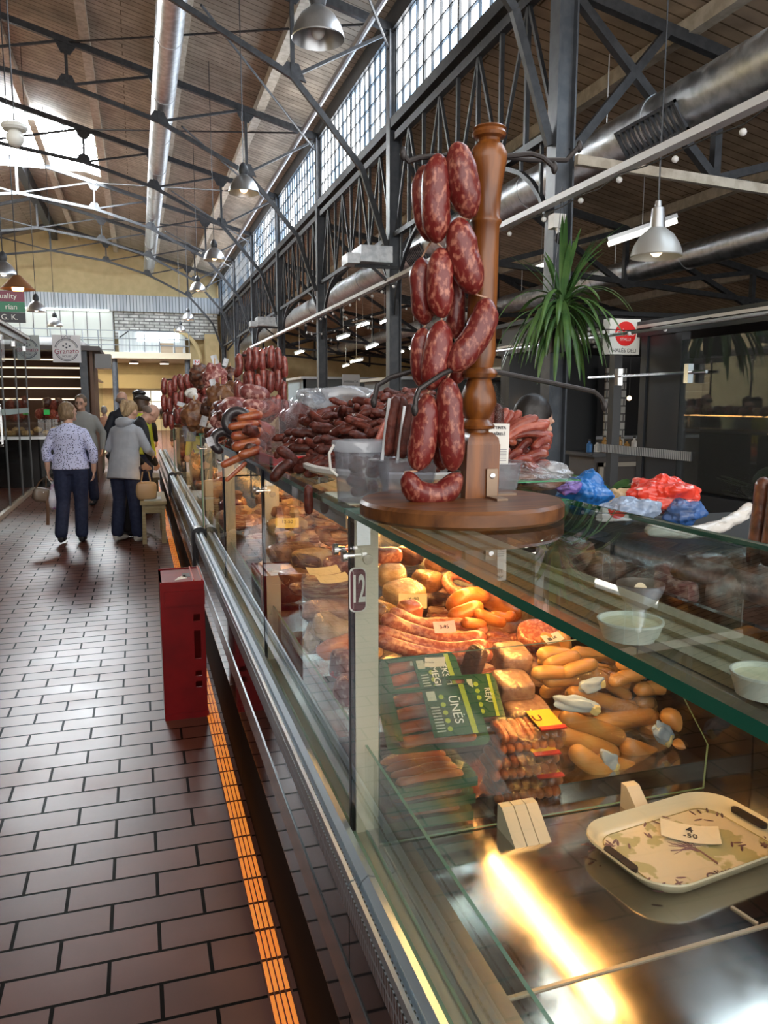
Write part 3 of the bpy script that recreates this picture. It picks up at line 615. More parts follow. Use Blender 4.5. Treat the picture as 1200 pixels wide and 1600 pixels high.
struct('wall_shop_front', B().box(-1.86, -1.76, -6, 5.35, 0, 2.6), mat('shop_dark', (.07, .06, .05), .5))
# bakery/meat stall facing the camera at the end of the glass
gs = thing('market_stall', 'brown meat stall with lit shelves facing the aisle beyond the glass shopfront', 'stall', (-1.6, 15.6, 0))
GB = mat('stall_brown', (.16, .08, .045), .5)
xl, xr = -2.35, -.72
obj('roof', B().box(xl-.6, xr+.1, 15.3, 17.6, 2.42, 2.5).prism([(xl-.6, 15.3, 2.5), (xr-.05, 15.3, 2.5), (xr-.3, 15.6, 2.66), (xl-.6, 15.6, 2.66)], (0, 2, 0)), mat('stall_roof', (.1, .085, .08), .5), gs)
obj('grey_fascia', B().box(xr+.0, xr+.28, 15.6, 16.2, 2.12, 2.38), GREYP, gs)
obj('post', B().box(xr-.26, xr-.13, 15.45, 15.6, 0, 2.42), IRON2, gs)
obj('back_panel', B().box(xl-.6, xr-.1, 17.4, 17.5, 0, 2.42), GB, gs)
obj('side_panel', B().box(xr-.1, xr-.04, 15.6, 17.4, 0, 2.42), GB, gs)
for i, z in enumerate((1.55, 1.75, 1.95, 2.12, 2.27)):
    obj('shelf', B().box(xl-.5, xr-.28, 15.8, 16.1, z, z+.02), mat('stall_shelf', (.35, .2, .1), .5), gs)
    obj('shelf_light', B().box(xl-.5, xr-.28, 15.77, 15.79, z-.012, z+.012), emis('shelf_led', (1, .85, .6), 1.8), gs)
obj('counter', B().box(xl-.6, xr-.2, 15.0, 15.4, 0, .85), DARKM, gs)
obj('counter_top', B().box(xl-.6, xr-.15, 14.9, 15.45, .85, .9), ALU, gs)
obj('glass_case', B().box(xl-.6, xr-.15, 14.95, 14.96, .9, 1.2), GLASS, gs)
rr = random.Random(4)
for i in range(12):
    tag(obj('bread_loaf', B().blob((xl-.35+i*.14, 15.2, .95+.06*(i % 2)), (.075, .11, .05), seed=i, amp=.1, nu=12, nv=8), mat('bread', (.65, .38, .15), .6, rand=.2)), 'golden pastry in the lit case of the brown stall', 'pastry', 'pastries in the brown stall')
for i in range(26):
    x = xl-.3+rr.random()*1.45; z = 1.22+rr.random()*.28
    tag(obj('cured_meat', B().blob((x, 15.6+rr.random()*.1, z), (.08, .08, .1), seed=i+40, amp=.2, nu=12, nv=8), rr.choice([REDMEAT, DARKMEAT, REDMEAT])), 'dark red cured meat heaped in the brown stall', 'meat', 'meats in the brown stall')
tag(obj('price_card', B().box(-1.63, -1.53, 15.45, 15.455, 1.27, 1.36), mat('neon_green', (.05, .75, .15), .5)), 'bright green price card among the meats of the brown stall', 'price card')
tag(obj('support_ledge', B().box(xl-.4, xr-.28, 15.46, 15.76, 1.1, 1.13), GB), 'brown ledge carrying the meats of the brown stall', 'ledge')
# white logo sign
def logo(label, c, w, h, mirror=False, dim=False):
    t = thing('hanging_sign', label, 'sign', c); c = V(c); y = c.y
    bmat = mat('sign_white', (.78, .79, .82), .5) if not dim else mat('sign_dim', (.4, .46, .46), .4)
    obj('board', B().box(c.x-w/2, c.x+w/2, y-.02, y+.02, c.z, c.z+h), bmat, t)
    cc = V((c.x, y-.024, c.z+h*.46)); ink = mat('logo_ink', (.07, .08, .12), .5)
    for r0 in (.36, .41):
        pts = [cc+V((math.cos(a)*r0*w, 0, math.sin(a)*r0*w)) for a in [PI*.06+i*PI*.88/20 for i in range(21)]]
        obj('ring', B().tube(pts, .0035 if r0 == .36 else .006, 4), ink, t)
        pts = [cc+V((math.cos(a)*r0*w, 0, -math.sin(a)*r0*w)) for a in [PI*.12+i*PI*.76/20 for i in range(21)]]
        obj('ring', B().tube(pts, .0035 if r0 == .36 else .006, 4), ink, t)
    b = B()
    for (dx, dz) in ((0, .22), (-.11, .14), (.11, .14), (0, .08)): b.blob(cc+V((dx*w, 0, dz*w)), (.022*w*1.6, .004, .035*w), amp=0, nu=8, nv=5)
    cp = [(-.13, .40), (-.15, .52), (-.07, .46), (0, .53), (.07, .46), (.15, .52), (.13, .40)]
    b.tube([cc+V((a_*w, 0, q*w)) for a_, q in cp], .005, 4)
    obj('crown_and_seeds', b, ink, t)
    text('Granato' if not mirror else 'Granato', .26*w, frame((c.x, y-.026, c.z+h*.4), (1, .0, .05), (0, 0, 1)), mat('logo_red', (.3, .03, .08), .5), t, 'lettering')
    text('HOUSE', .1*w, frame((c.x, y-.026, c.z+h*.22), (1, 0, 0), (0, 0, 1)), ink, t, 'small_lettering')
    return t
pa, pb = PX(83, 566, y=14.9), PX(125, 524, y=14.9)
logo('white square hanging sign with a ringed pomegranate logo reading Granato', ((pa.x+pb.x)/2, 14.9, pa.z), pb.x-pa.x, pb.z-pa.z)
pa, pb = PX(24, 562, y=14.9), PX(61, 524, y=14.9)
logo('dim second logo board behind the glass of the left shopfront', ((pa.x+pb.x)/2, 14.9, pa.z), pb.x-pa.x, pb.z-pa.z, dim=True)
# further glass booth with yellow notice
gb = thing('market_stall', 'narrow glazed stall with yellow notices beyond the brown meat stall', 'stall', (-1.0, 22, 0))
obj('frame', B().box(-1.6, -.95, 21, 21.06, 0, 2.1).box(-1.02, -.95, 21, 25, 0, .06).box(-1.02, -.95, 21, 25, 2.05, 2.1), mat('stall_cream', (.5, .42, .22), .5), gb)
for i in range(4): obj('glass_pane', B().box(-.99, -.98, 21.1+i, 22.0+i, .06, 2.05), GLASS, gb)
obj('yellow_notice', B().box(-.975, -.97, 21.3, 21.9, 1.4, 1.95), mat('notice_yellow', (.6, .55, .12), .5), gb)
# ================================================================ RIGHT SIDE DELI BOOTH
BX = 5.15; DK = mat('booth_dark', (.022, .027, .033), .35); BG = glassmat('booth_glass', (.5, .54, .56), 1.6, .02, .02, haze=.035)
kb = thing('deli_booth', 'charcoal glazed deli booth right of the hall columns', 'booth', (BX, 7, 0))
y0, ym, y1 = 3.6, PX(1062, 600, x=BX).y, 9.2
obj('top_beam', B().box(BX-.05, BX+.12, y0, y1+1.5, 2.18, 2.34), DK, kb)
obj('light_edge', B().box(BX-.06, BX-.05, y0, y1+1.5, 2.27, 2.3), WHITEP, kb)
obj('roof_panel', B().box(BX+.12, BX+4, y0, y1+1.5, 2.2, 2.26), DK, kb)
yd = PX(960, 600, x=BX).y
for y in (y0, ym, ym+.55, yd): obj('post', B().box(BX-.04, BX+.06, y-.05, y+.05, 0, 2.2), DK, kb)
obj('solid_panel', B().box(BX-.02, BX+.04, ym, ym+.55, 0, 2.2), DK, kb)
obj('sill', B().box(BX-.04, BX+.06, y0, ym, .0, .62), DK, kb)
obj('glass_door', B().box(BX-.035, BX-.025, y0+.1, ym-.05, .65, 2.1), BG, kb)
obj('slide_rail', B().tube([(BX-.1, ym+1.5, 1.78), (BX-.1, ym-.5, 1.78)], .016, 8), CHROME, kb)
obj('striped_band', B().box(BX-.06, BX-.05, ym-.3, yd+.2, .93, 1.02), brickmat('stripe_band', (.4, .43, .45), (.4, .43, .45), (.1, .11, .12), .03, 3, .006, rough=.4, axes='YZ', offset=0, bump=0), kb)
for y in (ym-.25, ym+.9):
    obj('roller', B().box(BX-.13, BX-.07, y-.03, y+.03, 1.68, 1.86), CHROME, kb)
obj('back_wall', B().box(BX+3.6, BX+3.7, y0, y1+1.5, 0, 2.2), DK, kb)
obj('far_wall', B().box(BX+.1, BX+1.6, y1+1.4, y1+1.5, 0, 2.2), DK, kb)
# booth interior: counter, bottles, lit tall window, shelves
tag(obj('tall_lit_window', B().box(BX+1.55, BX+1.9, 10.3, 10.34, .3, 2.0), brickmat('lit_tiles', (.8, .82, .78), (.7, .72, .7), (.2, .2, .2), .12, .12, .012, rough=.3, axes='XZ', bump=0)), 'tall pale tiled strip inside the deli booth', 'tiles')
ic = thing('booth_counter', 'beige framed serving counter inside the deli booth', 'counter', (BX+1, 8.7, 0))
obj('body', B().box(BX+.25, BX+1.25, 8.5, 9.1, 0, .82), mat('booth_counter_body', (.07, .06, .055), .5), ic)
obj('worktop', B().box(BX+.2, BX+1.3, 8.45, 9.15, .82, .87), DK, ic)
bf = B().box(BX+.3, BX+.92, 8.45, 8.49, .7, .75).box(BX+.3, BX+.92, 8.45, 8.49, .42, .48).box(BX+.3, BX+.36, 8.45, 8.49, .42, .75).box(BX+.86, BX+.92, 8.45, 8.49, .2, .75).box(BX+.4, BX+.92, 8.45, 8.49, .2, .26)
obj('beige_frame', bf, mat('frame_beige', (.42, .38, .31), .5), ic)
rr = random.Random(9)
for i in range(9):
    x = BX+.3+i*.11; h = rr.uniform(.09, .2); m_ = rr.choice([mat('jar_amber', (.45, .25, .07), .2), WHITEP, mat('jar_blue', (.05, .2, .5), .3), CREAM])
    t = thing('jar', 'small jar or bottle on the counter inside the deli booth', 'jar', (x, 8.7, .87), 'jars in the deli booth')
    obj('body', B().lathe([(0, 0), (.035, 0), (.037, h*.7), (.015, h*.85), (.015, h), (0, h)], (x, 8.7, .87), 12), m_, t)
    obj('lid', B().lathe([(.018, 0), (.018, .02), (0, .02)], (x, 8.7, .87+h), 10), BLACKP, t)
for (x, y, z, lab) in ((BX+.45, 10.2, 1.5, 'left'), (BX+1.2, 9.2, 1.55, 'right')):
    t = thing('bare_bulb', 'glowing bare warm bulb in the deli booth, %s one' % lab, 'bulb', (x, y, z)); obj('bulb', B().blob((x, y, z), (.03,)*3, amp=0, nu=10, nv=6), emis('warm_small', (1, .6, .25), 12), t); obj('cord', B().tube([(x, y, z+.03), (x, y, 2.2)], .004, 5), BLACKP, t)
# the double sided light box sign
ps0, ps1 = PX(951, 553, y=7.3), PX(1001, 499, y=7.3)
def boxsign(label, x0, x1, y, z0, z1):
    t = thing('light_box_sign', label, 'sign', ((x0+x1)/2, y, z0)); w = x1-x0
    obj('case', B().box(x0, x1, y, y+.12, z0, z1), mat('sign_ivory', (.72, .72, .66), .35, emit=(1, 1, .9), estr=.08), t)
    cx, cz = (x0+x1)/2+.02*w, z0+(z1-z0)*.58
    obj('red_disc', B().lathe([(0, 0), (w*.34, 0), (w*.34, .004), (0, .004)], (cx, y-.001, cz), 32, M=Matrix.Rotation(PI/2, 4, 'X')), mat('sign_red', (.7, .02, .02), .4, emit=(1, .03, .02), estr=.08), t)
    text('G\u0116RIO', w*.2, frame((cx, y-.008, cz+.01*w), (1, 0, 0), (0, 0, 1)), WHITEI, t)
    text('STALUI', w*.11, frame((cx, y-.008, cz-.16*w), (1, 0, 0), (0, 0, 1)), WHITEI, t)
    text('HAL\u0116S DELI', w*.15, frame(((x0+x1)/2, y-.003, z0+(z1-z0)*.1), (1, 0, 0), (0, 0, 1)), INK, t)
boxsign('ivory light box sign with a red disc above HAL\u0116S DELI', ps0.x, ps1.x, 7.3, ps0.z, ps1.z)
tag(obj('sign_bracket', B().bar((ps1.x-.05, 7.36, (ps0.z+ps1.z)/2), (BX, 7.36, (ps0.z+ps1.z)/2), .03)), 'dark bracket holding the light box sign', 'bracket') if 0 else None
tag(obj('guard_rail', B().tube([(4.75, 4.0, PX(975, 521, x=4.75).z), (4.75, 12, PX(975, 521, x=4.75).z)], .018, 8), ALU), 'thin metal rail running in front of the deli booth', 'rail')
# background booths across the side aisle
GBK = mat('booth_grey', (.1, .11, .115), .5)
for (x0, x1, y, z1, m_, lab) in ((5.6, 9.5, 17, 2.0, GBK, 'low grey booth beyond the sausage pole'), (9.8, 14, 19, 2.4, mat('booth_tan', (.4, .3, .18), .6), 'tan booth further right across the side aisle'), (4.9, 7.2, 24, 2.2, mat('booth_teal', (.14, .17, .18), .5), 'distant slate booth behind the columns'), (6.8, 12.5, 11.5, 2.9, mat('booth_black', (.02, .02, .022), .4), 'black booth block above the deli roof')):
    t = thing('market_booth', lab, 'booth', ((x0+x1)/2, y, 0), 'booths across the side aisle')
    obj('wall', B().box(x0, x1, y, y+.08, 0, z1).box(x0, x0+.08, y, y+2.6, 0, z1), m_, t)
    obj('worktop', B().box(x0-.05, x1, y-.4, y, .9, .95), ALU, t)
    obj('front', B().box(x0, x1, y-.35, y-.3, 0, .9), mat('booth_front', (.16, .13, .1), .5), t)
    obj('eave', B().box(x0-.1, x1+.1, y-.15, y+2.7, z1, z1+.07), ALU if z1 < 2.8 else DK, t)
def signpl(label, u0, v0, u1, v1, y, txt, m_, tm, sz):
    a_, q = PX(u0, v1, y=y), PX(u1, v0, y=y); t = thing('wall_sign', label, 'sign', ((a_.x+q.x)/2, y, a_.z))
    obj('board', B().box(a_.x, q.x, y-.01, y+.01, a_.z, q.z), m_, t)
    for i, s in enumerate(txt): text(s, sz*(q.z-a_.z), frame(((a_.x+q.x)/2, y-.014, q.z-(q.z-a_.z)*(.45+.25*i)), (1, 0, 0), (0, 0, 1)), tm, t)
signpl('pale grey coffee sign beyond the columns', 535, 585, 562, 611, 16.9, ['HERBATA', 'COFFEE'], mat('sign_palegrey', (.5, .5, .5), .5), INK, .2)
signpl('red and white notice on the far yellow pier', 302, 562, 314, 574, 42.4, ['M'], mat('sign_white', (.8, .8, .8), .5), REDP, .9)
tag(obj('wall_flag_sign', B().box(8.2, 8.9, 16.9, 16.95, 1.4, 1.7), mat('poster_teal', (.4, .5, .5), .5)), 'pale poster on the low grey booth', 'poster')
for i in range(14):
    x = 5.8+i*.24; h = R(.1, .35)
    tag(obj('goods_box', B().box(x, x+R(.12, .22), 16.62, 16.9, .95, .95+h), mat('goods%d' % (i % 4), [(.4, .28, .15), (.25, .1, .08), (.5, .5, .45), (.1, .16, .12)][i % 4], .6)), 'small carton on the worktop of the low grey booth', 'carton', 'cartons on the grey booth')
# hanging plant in front of the nearest column
pl = thing('hanging_plant', 'long-leaved green dracaena hanging in front of the nearest column', 'plant', PX(878, 480, y=7.25)); pc = ORG[pl.name]
LEAF = mat('dracaena_leaf', (.05, .13, .035), .4, col2=(.1, .2, .05), nscale=6, rand=.1, coat=.1)
rr = random.Random(3)
for k in range(95):
    az = rr.random()*2*PI; el = rr.uniform(-.35, 1.35); L = rr.uniform(.55, .95); w = rr.uniform(.02, .033)
    d = V((math.cos(az)*math.cos(el), math.sin(az)*math.cos(el)*.7, math.sin(el))); p = pc+V((0, 0, rr.uniform(-.12, .1))); side = V((-math.sin(az), math.cos(az), 0)); b = B(); q = []
    n = 9
    for i in range(n+1):
        ww = w*math.sin(PI*min(.08+i/n*.93, 1))**.6+.001
        nn = side.cross(d).normalized(); q.append([b.bm.verts.new(p+side*ww), b.bm.verts.new(p-nn*ww*.25), b.bm.verts.new(p-side*ww), b.bm.verts.new(p-nn*ww*.25-nn*.002)])
        d = (d+V((0, 0, -.27 if el < 1.1 else -.1))).normalized(); p = p+d*L/n
    for A, C_ in zip(q, q[1:]):
        for j in range(4): b._f([A[j], A[(j+1) % 4], C_[(j+1) % 4], C_[j]])
    b._f(q[-1]); b._f(q[0][::-1])
    obj('leaf', b, LEAF, pl)
obj('stem', B().tube([pc+V((0, 0, -.25)), pc+V((.01, 0, .1))], .03, 8), mat('bark', (.2, .15, .1), .8), pl)
obj('pot', B().lathe([(0, -.45), (.11, -.45), (.14, -.22), (.125, -.22), (.1, -.4), (0, -.4)], pc, 20), BLACKP, pl)
obj('hanger', B().tube([pc+V((.12, 0, -.22)), pc+V((.02, .1, 1.2))], .004, 5).tube([pc+V((-.12, 0, -.22)), pc+V((.02, .1, 1.2))], .004, 5), BLACKP, pl)
# floor plant behind the counter right
p2 = thing('potted_plant', 'low dark green plant on the floor beside the deli booth', 'plant', (4.3, 6.4, 0))
obj('pot', B().lathe([(0, 0), (.16, 0), (.2, .35), (.17, .35), (.15, .05), (0, .05)], (4.3, 6.4, 0), 20), BLACKP, p2)
b = B()
for k in range(22):
    az = rr.random()*2*PI; L = rr.uniform(.3, .55); c = V((4.3, 6.4, .35+rr.random()*.35))+V((math.cos(az), math.sin(az), .5))*L*.5
    b.blob(c, (L*.5, .07, .012), amp=0, M=rotM(0, -.3, az), nu=10, nv=6)
obj('foliage', b, LEAF, p2)
# camera box and speaker on column
cm = thing('security_camera', 'white junction box with small black camera on the nearest column', 'camera', (4.2, 7.55, 3.2))
obj('box', B().box(4.16, 4.3, 7.46, 7.58, 3.28, 3.42), WHITEP, cm); obj('lens', B().blob((4.22, 7.44, 3.17), (.05, .05, .06), amp=0), BLACKP, cm); obj('arm', B().bar((4.22, 7.5, 3.3), (4.22, 7.46, 3.2), .03), WHITEP, cm)
# ================================================================ ORANGE LIGHT BAND ON THE FLOOR, AS GLOWING PAINTED BARS
ST = brickmat('orange_light_band', (1.0, .27, .035), (1.0, .32, .05), (.05, .015, .005), 8.0, .1265, .006, .4, -2.311+.1265*60, .4, bump=.4)
_b = ST.node_tree.nodes['Principled BSDF']; _b.inputs['Emission Strength'].default_value = .55  # colour and glow stand in for orange light cast on the bricks
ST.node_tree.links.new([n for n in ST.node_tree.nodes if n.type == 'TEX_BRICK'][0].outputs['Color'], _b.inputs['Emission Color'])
t = thing('painted_light_band', 'band of orange light on the floor, built as glowing painted bars along the counter', 'painted light', (.28, 0, 0))
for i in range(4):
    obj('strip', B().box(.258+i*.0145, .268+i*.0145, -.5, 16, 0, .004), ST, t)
obj('light_band_base', B().box(.254, .318, -.5, 16, 0, .0015), mat('light_band_base', (.12, .03, .01), .5), t)
# ================================================================ COUNTERS
XP, XG, ZT, XB, ZD, XE = .33, .395, 1.289, .894, .6, 1.3
def slabglass(name, x0, x1, y0, y1, z0, z1, m, em, parent):
    b = B().box(x0, x1, y0, y1, z0, z1); d = (x1-x0, y1-y0, z1-z0); ax = d.index(min(d)); b.bm.normal_update()
    for f in b.bm.faces: f.material_index = 0 if abs(f.normal[ax]) > .9 else 1
    return obj(name, b, [m, em], parent)
PERF = brickmat('perforated_steel', (.012, .012, .012), (.012, .012, .012), (.3, .34, .38), .0132, .6, .0035, rough=.3, axes='YZ', offset=0, bump=0)
def counter(y0, y1, posts, tops, label, seams=()):
    t = thing('display_counter', label, 'display counter', (.8, (y0+y1)/2, 0), 'market display counters')
    obj('kickplate', B().box(XP+.03, 1.28, y0+.03, y1-.03, 0, .06), BLACKP, t)
    se = [y0]+list(seams)+[y1]
    for a_, q in zip(se, se[1:]): obj('front_panel', B().box(XP, XP+.02, a_+.003, q-.003, .285, .57), DARKM, t); obj('lower_panel', B().box(XP, XP+.02, a_+.003, q-.003, .0, .283), mat('lower_panel_black', (.02, .014, .011), .7, spec=.05), t)
    obj('trim_band', B().box(XP-.003, XP+.001, y0, y1, .385, .46), GREYP, t)
    obj('body', B().box(XP+.02, 1.28, y0+.01, y1-.01, .06, .55), BLACKP, t)
    obj('perforated_strip', B().prism([(XP-.001, y0, .57), (XP-.001, y1, .57), (XP-.003, y1, .627), (XP-.003, y0, .627)], (.02, 0, 0)), PERF, t)
    # bumper rail: rolled profile
    pr = [(XP+.002, .615), (XP-.001, .629), (XP+.003, .637), (XP+.010, .638), (XP+.014, .628), (XP+.019, .620), (XP+.024, .632), (XP+.036, .642), (XP+.05, .637), (XP+.056, .62), (XP+.056, .598)]
    for a_, q in zip(se, se[1:]): obj('bumper_rail', B().prism([(x, a_+.002, z) for x, z in pr], (0, q-a_-.004, 0)), mat('rail_steel', (.62, .7, .78), .3, .85), t, sharp=25)
    obj('front_sill', B().box(XP+.05, XG+.035, y0, y1, .56, .597), BEIGE, t)
    obj('deck', B().box(.43, XE, y0+.02, y1-.02, ZD-.02, ZD), STEEL, t)
    obj('back_wall', B().box(XE, XE+.02, y0, y1, .06, 1.0), DARKM, t)
    slabglass('guard_glass', .423, .429, y0+.02, y1-.02, ZD, .79, GLASS, PGEDGE, t)
    for i, (a_, q) in enumerate(zip(tops, tops[1:])):
        slabglass('front_glass', XG, XG+.008, a_+.006, q-.006, .6, ZT-.013, GLASS, PGEDGE, t)
        slabglass('top_glass', XG-.008, XB, a_+.002, q-.002, ZT-.012, ZT, GLASS_TOP, GEDGE, t)
    for p in posts:
        obj('post', B().box(XG+.009, XG+.058, p-.012, p+.012, .59, ZT-.014), CREAM, t)
        obj('post_edge', B().box(XG-.001, XG+.009, p-.006, p+.006, .59, ZT-.014), BLACKP, t)
        b = B()
        for s in (-1, 1):
            M = Matrix.Translation((XG, p+s*.035, 1.2)) @ Matrix.Rotation(-PI/2, 4, 'Y')
            b.lathe([(0, .0), (.006, 0), (.006, .014), (.012, .015), (.012, .024), (0, .025)], (0, 0, 0), 14, M=M)
        obj('glass_clamp_knob', b, CHROME, t)
        obj('screw_cap', B().lathe([(.0, 0), (.011, 0), (.010, .003), (0, .004)], (0, 0, 0), 16, M=Matrix.Translation((XG+.036, p-.012, 1.185)) @ Matrix.Rotation(PI/2, 4, 'X')), BEIGE, t)
        obj('hinge_plate', B().box(XG+.012, XG+.04, p-.016, p-.012, 1.215, 1.265), ALU, t)
    obj('service_ledge', B().box(.90, 1.1, y0+.01, y1-.01, 1.04, 1.055).box(.90, .915, y0+.01, y1-.01, 1.055, 1.062).box(.96, .972, y0+.01, y1-.01, 1.055, 1.065).box(1.03, 1.04, y0+.01, y1-.01, 1.055, 1.065), mat('ledge_beige', (.36, .3, .2), .4, .2), t)
    obj('back_glass', B().box(XB-.005, XB+.001, y0+.02, y1-.02, 1.065, ZT-.015), GLASS, t)
    obj('lamp_housing', B().box(.885, .95, y0+.05, y1-.05, 1.022, 1.038).box(.882, .886, y0+.05, y1-.05, .997, 1.038).box(.95, .954, y0+.05, y1-.05, .985, 1.038), ALU, t)  # vendor-side lip is added to keep the tube out of booth glass reflections
    yy = y0+.08
    while yy < y1-.5:
        e = min(yy+1.15 if yy > 0 else 1.2, y1-.08)
        obj('lamp_tube', B().tube([(.92, yy, 1.004), (.92, e, 1.004)], .0065 if e > 1.3 else .0045, 10), CASE_N if e < 1.3 else CASE_L, t); yy = e+.1
    ya = max(y0+.08, 1.56)
    obj('added_fill_shield', B().prism([(.404, ya, 1.275), (.44, ya, 1.275), (.44, ya, 1.271), (.408, ya, 1.271), (.408, ya, 1.238), (.404, ya, 1.238)], (0, y1-.06-ya, 0)), ALU, t)  # added lip that hides the fill tube from the camera
    obj('added_fill_tube', B().tube([(.422, ya+.02, 1.258), (.422, y1-.1, 1.258)], .006, 8), CASE_FILL, t)  # added tube, put in to warm and brighten the goods beyond the post
    return t
CASE_FILL = emis('case_added_fill', (1, .5, .16), 34)  # glow of the added fill tube
CASE_L = emis('case_lamp', (1, .45, .12), 120); CASE_N = emis('case_lamp_near', (1, .46, .12), 14)
ctA = counter(-.35, 5.28, (1.5, 2.68, 4.0, 5.26), (-.35, 1.5, 2.68, 4.0, 5.27), 'long glass display counter in the right foreground, numbered 12', (1.27, 2.9))
ctB = counter(5.42, 9.6, (5.45, 7.4, 9.5), (5.43, 7.4, 9.59), 'second glass display counter, just beyond the foreground one')
ctC = counter(9.75, 15, (9.8, 12.3, 14.9), (9.76, 12.3, 14.98), 'farthest glass display counter along the aisle')
for t_, y, lab in ((ctA, 5.29, ''), (ctB, 9.61, '')):
    ORGt = ORG[t_.name]
    b = B().box(XP-.02, XP+.075, y, y+.11, .38, .63); pts = [(XP-.02+.0475+math.cos(a)*.0475, y, .63+math.sin(a)*.04) for a in [i*PI/10 for i in range(11)]]
    b.prism(pts, (0, .11, 0)); obj('rail_end_cap', b, BLACKP, t_)
# number 12 plate
NP = thing('number_plate', 'dark red plate with white figures 12 on the counter post', 'number plate', (XG+.018, 1.48, 1.1))
def rrect(w, h, r, n=6):
    out = []
    for cx, cy, a0 in ((w/2-r, h/2-r, 0), (-w/2+r, h/2-r, PI/2), (-w/2+r, -h/2+r, PI), (w/2-r, -h/2+r, 1.5*PI)):
        for i in range(n+1): out.append((cx+r*math.cos(a0+i*PI/2/n), cy+r*math.sin(a0+i*PI/2/n)))
    return out
Mn = Matrix.Translation((XG+.013, 1.484, 1.125)) @ Matrix.Rotation(PI/2, 4, 'X')
obj('white_edge', B().prism([(x, y, 0) for x, y in rrect(.036, .092, .012)], (0, 0, .002), Mn), WHITEP, NP)
obj('plate', B().prism([(x, y, .002) for x, y in rrect(.031, .086, .011)], (0, 0, .002), Mn), mat('maroon', (.1, .008, .02), .4), NP)
tx = text('12', .052, Mn @ Matrix.Translation((0, 0, .0045)) @ Matrix.Diagonal((.58, 1.5, 1, 1)), WHITEP, NP, 'figures', off=.0012)
# steel riser steps for the goods, partition glass with feet, deck seams
RZ = [(1.50, 1.78, .655), (1.78, 2.08, .71), (2.08, 2.4, .76), (2.4, 2.66, .8)]
ri = thing('display_riser', 'stepped steel riser under the packed meats of the foreground counter', 'riser', (.85, 2, ZD))
for (a_, q, z) in RZ: obj('step', B().box(.44, XE-.005, a_, q, ZD, z-.03), STEEL, ri)
def rz(y):
    for a_, q, z in RZ:
        if y < q: return z-.03
    return .77
ri2 = thing('display_riser', 'stepped steel riser under the goods further along the foreground counter', 'riser', (.85, 4, ZD))
obj('step', B().box(.44, XE-.005, 2.72, 5.2, ZD, .75), STEEL, ri2)
pg = thing('partition_glass', 'upright clear glass partition standing across the display deck', 'glass partition', (.85, 1.42, ZD))
bo = [(.435, 1.42, ZD+.003), (1.23, 1.42, ZD+.003), (1.235, 1.42, .71), (1.12, 1.42, .9), (1.02, 1.42, .995), (.435, 1.42, .995)]
b = B().prism(bo, (0, .006, 0)); b.bm.normal_update()
for f in b.bm.faces: f.material_index = 0 if abs(f.normal.y) > .9 else 1
obj('pane', b, [GLASS, PGEDGE], pg)
def foot(x, w, n):
    s = w/n
    for i in range(n):
        x0 = x-w/2+i*s
        obj('foot_block', B().prism([(x0+.001, 1.33, ZD), (x0+.001, 1.415, ZD), (x0+.001, 1.415, ZD+.055), (x0+.001, 1.395, ZD+.055)], (s-.002, 0, 0)), CREAM, pg)
foot(PX(815, 1300, z=ZD).x, .085, 3); foot(PX(985, 1262, z=ZD).x, .035, 1)
a_ = PX(736, 1577, z=ZD); q = PX(1200, 1438, z=ZD)
tag(obj('deck_joint', B().bar(V((.45, a_.y, ZD+.0015)), V((1.28, q.y, ZD+.0015)), .006, .003), BEIGE), 'pale joint strip crossing the empty steel deck', 'joint strip')
p_ = PX(1143, 1418, z=ZD); q = PX(1176, 1446, z=ZD)
tag(obj('deck_joint', B().bar(V((p_.x, p_.y+.0, ZD+.0015)), V((p_.x+.01, q.y, ZD+.0015)), .006, .003), BEIGE), 'short joint strip on the steel deck below the tray', 'joint strip')
tag(obj('deck_edge_strip', B().box(.44, .50, -.3, 1.41, ZD, ZD+.004), mat('deck_edge', (.42, .38, .33), .3, .9)), 'raised steel strip along the front of the empty deck', 'steel strip')
# ---------------------------------------------------------------- melamine tray
A = PX(893, 1300, z=.625); Bq = PX(1005, 1412, z=.625); D = PX(1085, 1243, z=.625)
ux = (D-A); uy = (Bq-A); ux.z = uy.z = 0
Lx, Ly = ux.length*1.12, uy.length*1.02
ux.normalize(); uy = V((ux.y, -ux.x, 0)); 
C0 = (D+Bq)/2+ux*.01
C0 = A+ux*(Lx*.5)+uy*(Ly*.5)
long_, short_ = (ux, uy)
TM = Matrix(((ux.x, -uy.x, 0, C0.x), (ux.y, -uy.y, 0, C0.y), (0, 0, 1, ZD), (0, 0, 0, 1)))
TRAYM = mat('tray_melamine', (.74, .70, .52), .22, coat=.4)
tr_ = thing('serving_tray', 'cream melamine tray with olive branch print and slotted handles on the steel deck', 'tray', (C0.x, C0.y, ZD))
def rr3(w, h, r, z): return [V((x, y, z)) for x, y in rrect(w, h, r, 8)]
def loops(b, Ls, M, close=True):
    rs = [[b.bm.verts.new(M @ p) for p in L] for L in Ls]; n = len(Ls[0])
    for X, Y in zip(rs, rs[1:]):
        for k in range(n): b._f([X[k], X[(k+1) % n], Y[(k+1) % n], Y[k]])
    if close: b._f(rs[0][::-1]); b._f(rs[-1])
